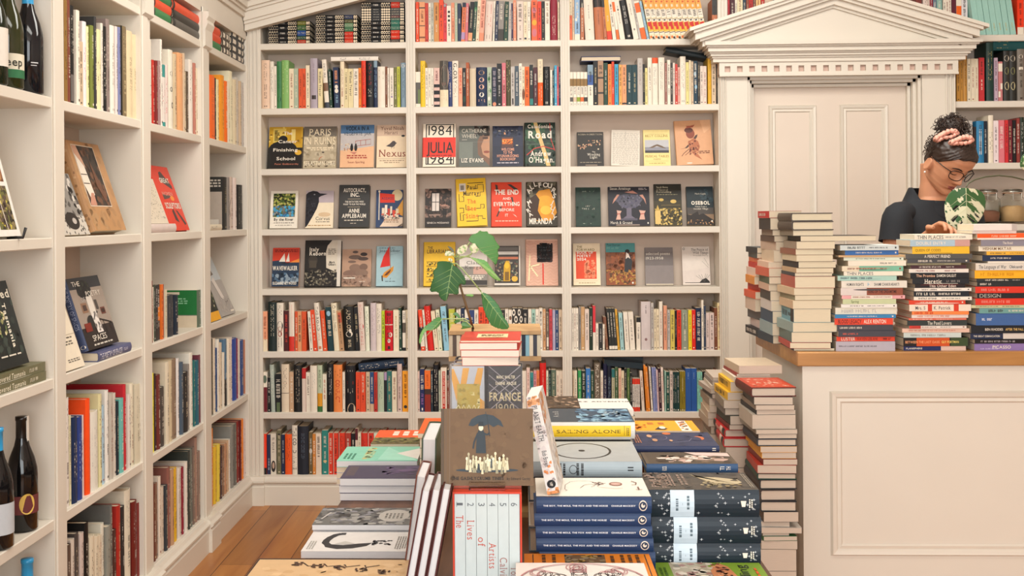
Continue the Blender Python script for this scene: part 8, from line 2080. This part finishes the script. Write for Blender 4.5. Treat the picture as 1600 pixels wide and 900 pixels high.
for s_ in (-1, 1):
    h0 = hip+ts*.085*s_; fl_ = Vector((h0.x, h0.y, .07)); limb(body, [h0+Vector((0, 0, .04)), h0-Vector((0, 0, .2)), Vector((h0.x, h0.y, .5)), Vector((h0.x, h0.y, .32)), fl_], [.09, .085, .058, .055, .04], SKIN); body.tube([fl_+Vector((0, 0, -.03))-tf*.03, fl_+Vector((0, 0, -.04))+tf*.08, fl_+Vector((0, 0, -.048))+tf*.17], [.036, .034, .022], SKIN, 14); an_.append(h0)
ear = HP(.0705, -.004, .078)                        # the visible ear joins the head
ring_tube(body, [(ear+sd0*-.012, hf*.011+hu*.004, hu*.021), (ear+sd0*.003-hf*.005, hf*.014, hu*.027), (ear+sd0*.009-hf*.008, hf*.014, hu*.026), (ear+sd0*.0075-hf*.007, hf*.008, hu*.018)], SKIN, 18)
ear2 = HP(-.0705, -.004, .078); ring_tube(body, [(ear2+sd0*.012, hf*.012, hu*.024), (ear2-sd0*.012-hf*.008, hf*.015, hu*.029)], SKIN, 18)
per = empty('person', (hip.x, hip.y, 0), 'person in a black t-shirt with glasses looking down behind the counter', 'person')
INVB = Matrix.Translation(-Vector(per.location))
def pp(o): o.parent = per; o.matrix_parent_inverse = INVB; return o
bo = pp(body.build('body'))
rm = bo.modifiers.new('one_surface', 'REMESH'); rm.mode = 'VOXEL'; rm.voxel_size = .0028; rm.use_smooth_shade = True
smo = bo.modifiers.new('soft', 'SMOOTH'); smo.iterations = 3; smo.factor = .5
# shirt
def cloth(h, rough=.85): return M(h, rough, 'cloth')
SH = cloth('15191f'); shirt = MB(); n = 56; rings = []
for c, a, b in [(D_(-.66), .165, .118), (D_(-.5), .15, .108), (D_(-.32, .005), .16, .12), (D_(-.18, .01), .172, .126), (D_(-.08, .006), .182, .112), (D_(-.03, .002), .185, .095), (D_(.01, -.002), .17, .086), (D_(.038, -.004), .15, .084), (D_(.06, -.004), .13, .082)]:
    rings.append([c+ts*a*math.cos(2*math.pi*j/n)+tf*b*math.sin(2*math.pi*j/n) for j in range(n)])
top = []
for j in range(n):
    t = 2*math.pi*j/n; c = Vector((nb.x, nb.y, sc0.z+.092)); f_ = max(0, math.sin(t)); top.append(c+ts*.108*math.cos(t)+tf*(.095 if math.sin(t) > 0 else .075)*math.sin(t)-Vector((0, 0, .12*f_**.9-.01*(math.sin(t) < 0))))
rings.append([rings[-1][j].lerp(top[j], .6) for j in range(n)]); rings.append(top); rings.append([p-Vector((0, 0, .004))+(Vector((nb.x, nb.y, p.z))-p)*.04 for p in top])
shirt.add([p for r in rings for p in r], [(i*n+j, i*n+(j+1) % n, (i+1)*n+(j+1) % n, (i+1)*n+j) for i in range(len(rings)-1) for j in range(n)], SH, True)
for S_, E_ in ((S1, E1), (S2, E2)):
    inn = S_.lerp(sc0, .35)+Vector((0, 0, -.01)); shirt.tube([inn, S_.lerp(sc0, .14)+Vector((0, 0, .006)), S_+Vector((0, 0, .002)), S_.lerp(E_, .2), S_.lerp(E_, .42), S_.lerp(E_, .5)], [.035, .05, .058, .06, .06, .062], SH, 22, cap=False); shirt.tube([S_.lerp(E_, .5), S_.lerp(E_, .46)], [.062, .055], SH, 22, cap=False)
so = pp(shirt.build('t_shirt')); ss = so.modifiers.new('sub', 'SUBSURF'); ss.levels = 1; ss.render_levels = 1
tr_ = MB(); TRC = cloth('2a2f3a')
ring_tube(tr_, [(D_(-.60), ts*.162, tf*.114), (D_(-.70), ts*.165, tf*.115), (D_(-.78), ts*.15, tf*.105)], TRC)
for h0 in an_: tr_.tube([h0+Vector((0, 0, .02)), h0-Vector((0, 0, .2)), Vector((h0.x, h0.y, .5)), Vector((h0.x, h0.y, .1))], [.098, .094, .072, .07], TRC, 20)
pp(tr_.build('trousers'))
for h0 in an_:
    s_ = MB(); f_ = Vector((h0.x, h0.y, 0)); s_.tube([f_+Vector((0, 0, .045))-tf*.05, f_+Vector((0, 0, .05))+tf*.03, f_+Vector((0, 0, .042))+tf*.12, f_+Vector((0, 0, .036))+tf*.19], [.042, .047, .041, .03], M('22201f', .5), 16); pp(s_.build('shoe'))
# hair: cap, bun, loose curls
HR = bpy.data.materials.new('dark_curly_hair'); HR.use_nodes = True; _p = HR.node_tree.nodes['Principled BSDF']; _p.inputs['Roughness'].default_value = .45
_n = HR.node_tree.nodes.new('ShaderNodeTexNoise'); _n.inputs['Scale'].default_value = 220; _r = HR.node_tree.nodes.new('ShaderNodeMix'); _r.data_type = 'RGBA'; _r.inputs[6].default_value = rgb('16100d')+(1,); _r.inputs[7].default_value = rgb('3a281f')+(1,); HR.node_tree.links.new(_n.outputs['Fac'], _r.inputs[0]); HR.node_tree.links.new(_r.outputs[2], _p.inputs['Base Color'])
hair = MB(); NR2, NA2 = 40, 96; R_ = random.Random(11); vs = []; ok = {}
def hairline(a):
    s = math.sin(a)                               # front: high; sides: sideburn; back: low
    return .171-.006*abs(math.cos(a*3)) if s > .8 else (.165-(.8-s)*.085 if s > .1 else (.105 if s > -.25 else .055))
for i in range(NR2+1):
    for j in range(NA2):
        a = 2*math.pi*j/NA2; z0 = hairline(a); z = z0+(.2105-z0)*i/NR2; g = .0048+.0013*math.sin(j*2.1+3*math.sin(i*.35))+.0009*math.sin(j*5.3+i*.7)
        if i == 0: g = .0005
        elif i == 1: g *= .7
        x, y = headpt(min(z, .2099), a, g); vs.append(HP(x, y, z+(g if z > .2 else 0)))
hair.add(vs, [(i*NA2+j, i*NA2+(j+1) % NA2, (i+1)*NA2+(j+1) % NA2, (i+1)*NA2+j) for i in range(NR2) for j in range(NA2)]+[tuple(range(NR2*NA2, (NR2+1)*NA2))], HR, True)
bc_ = PZ(545, 122, 4.35)
def curl(p, d, L, r0, turns, th, seed):
    Rr = random.Random(seed); d = d.normalized(); u = d.orthogonal().normalized(); v = d.cross(u); ph = Rr.uniform(0, 6); q = []
    k = int(turns*9)+2
    for t in range(k):
        s = t/(k-1); an = ph+s*turns*2*math.pi; q.append(p+d*L*s+u*r0*math.cos(an)+v*r0*math.sin(an)-Vector((0, 0, .25*L*s*s)))
    hair.tube(q, [th*(1-.5*t/(k-1)) for t in range(k)], HR, 5)
hair.lathe([(0, -.04), (.028, -.033), (.043, -.012), (.046, .006), (.038, .026), (.02, .037), (0, .04)], HR, 20, c=tuple(bc_))
for k in range(190):
    th_, ph_ = R_.uniform(0, 2*math.pi), math.acos(R_.uniform(-.75, 1)); d = Vector((math.sin(ph_)*math.cos(th_), math.sin(ph_)*math.sin(th_), math.cos(ph_))); t_ = d.cross(Vector((R_.uniform(-1, 1), R_.uniform(-1, 1), R_.uniform(-1, 1)))).normalized()
    curl(bc_+Vector((d.x*.045, d.y*.043, d.z*.038)), t_+d*.35, R_.uniform(.02, .042), R_.uniform(.004, .008), R_.uniform(1, 2.2), .0019, k)
for (x, y, L) in ((405, 180, .05), (395, 195, .055), (420, 200, .04), (385, 215, .045), (400, 225, .05), (410, 170, .04), (430, 185, .05), (385, 235, .03), (640, 95, .03), (640, 130, .03), (650, 160, .025)):
    curl(PZ(x, y, 4.33), Vector((-.4 if x < 500 else .5, -.1, -.9 if x < 500 else -.4)), L, .006, 2.4, .0015, int(x*y))
pp(hair.build('hair'))
# scrunchie
scm = MB(); PKM = cloth('d89a88', .7)
for pts, r in (([(428, 212), (445, 190), (480, 168), (520, 152), (560, 152), (578, 165)], .0085), ([(505, 236), (530, 222), (565, 205), (600, 196), (635, 200), (652, 215)], .0085), ([(440, 218), (480, 196), (530, 190), (560, 176)], .007), ([(515, 240), (560, 236), (600, 236), (640, 226)], .007)):
    P_ = [PZ(x, y, 4.305) for x, y in pts]; Q = []
    for i in range(len(P_)-1):
        for k in range(5): Q.append(P_[i].lerp(P_[i+1], k/5))
    Q.append(P_[-1]); scm.tube([q+Vector((0, .004*math.sin(i*1.7)-(.045 if pts[0][0] > 450 else .01), .002*math.sin(i*2.3))) for i, q in enumerate(Q)], [r*(1+.22*math.sin(i*1.9)) for i in range(len(Q))], PKM, 10)
pp(scm.build('scrunchie'))
# brows, lashes, lips, glasses, earring
DK = M('1d1512', .6)
def onface(x, z, lift): X_, Y_ = x, None; a0, a1 = math.pi*.02, math.pi*.98; lo, hi = a0, a1; 
def facept(x, z, lift=.001):
    lo, hi = .02, math.pi-.02
    for _ in range(30):
        mid = (lo+hi)/2; X_, Y_ = headpt(z, mid)
        if X_ > x: lo = mid
        else: hi = mid
    X_, Y_ = headpt(z, (lo+hi)/2); return HP(X_, Y_+lift, z)
for s_ in (-1, 1):
    fm = MB(); fm.tube([facept(s_*x, z, .0015) for x, z in ((.014, .127), (.022, .131), (.032, .1325), (.042, .130), (.049, .125))], [.0016, .0024, .0024, .002, .001], DK, 6)
    pp(fm.build('eyebrow')); fm = MB(); fm.tube([facept(s_*x, z, .001) for x, z in ((.019, .105), (.025, .1018), (.032, .1008), (.039, .1025), (.045, .1065))], [.0008, .0013, .0015, .0014, .0009], DK, 6); pp(fm.build('eyelash'))
lm = MB(); LPM = M('8e4a40', .4, 'lip')
lm.tube([facept(x, .0515-.04*abs(x)+.0006*(abs(x) > .004), -.0008) for x in (-.021, -.014, -.006, 0, .006, .014, .021)], [.0008, .0022, .003, .0026, .003, .0022, .0008], LPM, 8)
lm.tube([facept(x, .0435+8*x*x, -.001) for x in (-.02, -.013, -.006, 0, .006, .013, .02)], [.0008, .0028, .0038, .004, .0038, .0028, .0008], LPM, 8); pp(lm.build('lips'))
gl = empty('glasses'); pp(gl); gl.matrix_parent_inverse = Matrix.Identity(4); gl.location = (0, 0, 0)
gl.matrix_parent_inverse = INVB
gm = MB(); FR_ = M('141416', .25)
for s_ in (-1, 1):
    P_ = [(s_*(.033+.0245*math.copysign(abs(math.cos(t*math.pi/12))**.75, math.cos(t*math.pi/12))), .1085+.0195*math.copysign(abs(math.sin(t*math.pi/12))**.75, math.sin(t*math.pi/12))) for t in range(25)]
    gm.tube([HP(x, .101-.35*abs(x)*abs(x)/.06, z) for x, z in P_], .0016, FR_, 7); gm.tube([HP(s_*.057, .084, .118), HP(s_*.073, .05, .116), HP(s_*.076, .0, .112), HP(s_*.075, -.02, .1)], .0016, FR_, 7)
gm.tube([HP(-.009, .1008, .113), HP(0, .105, .1155), HP(.009, .1008, .113)], .0016, FR_, 7)
o = gm.build('frame', gl)
em = MB(); ec = HP(.079, .004, .049); em.lathe([(0, -.004), (.003, -.0025), (.004, 0), (.003, .0025), (0, .004)], M('e4d8d0', .2), 12, c=tuple(ec)); pp(em.build('earring'))
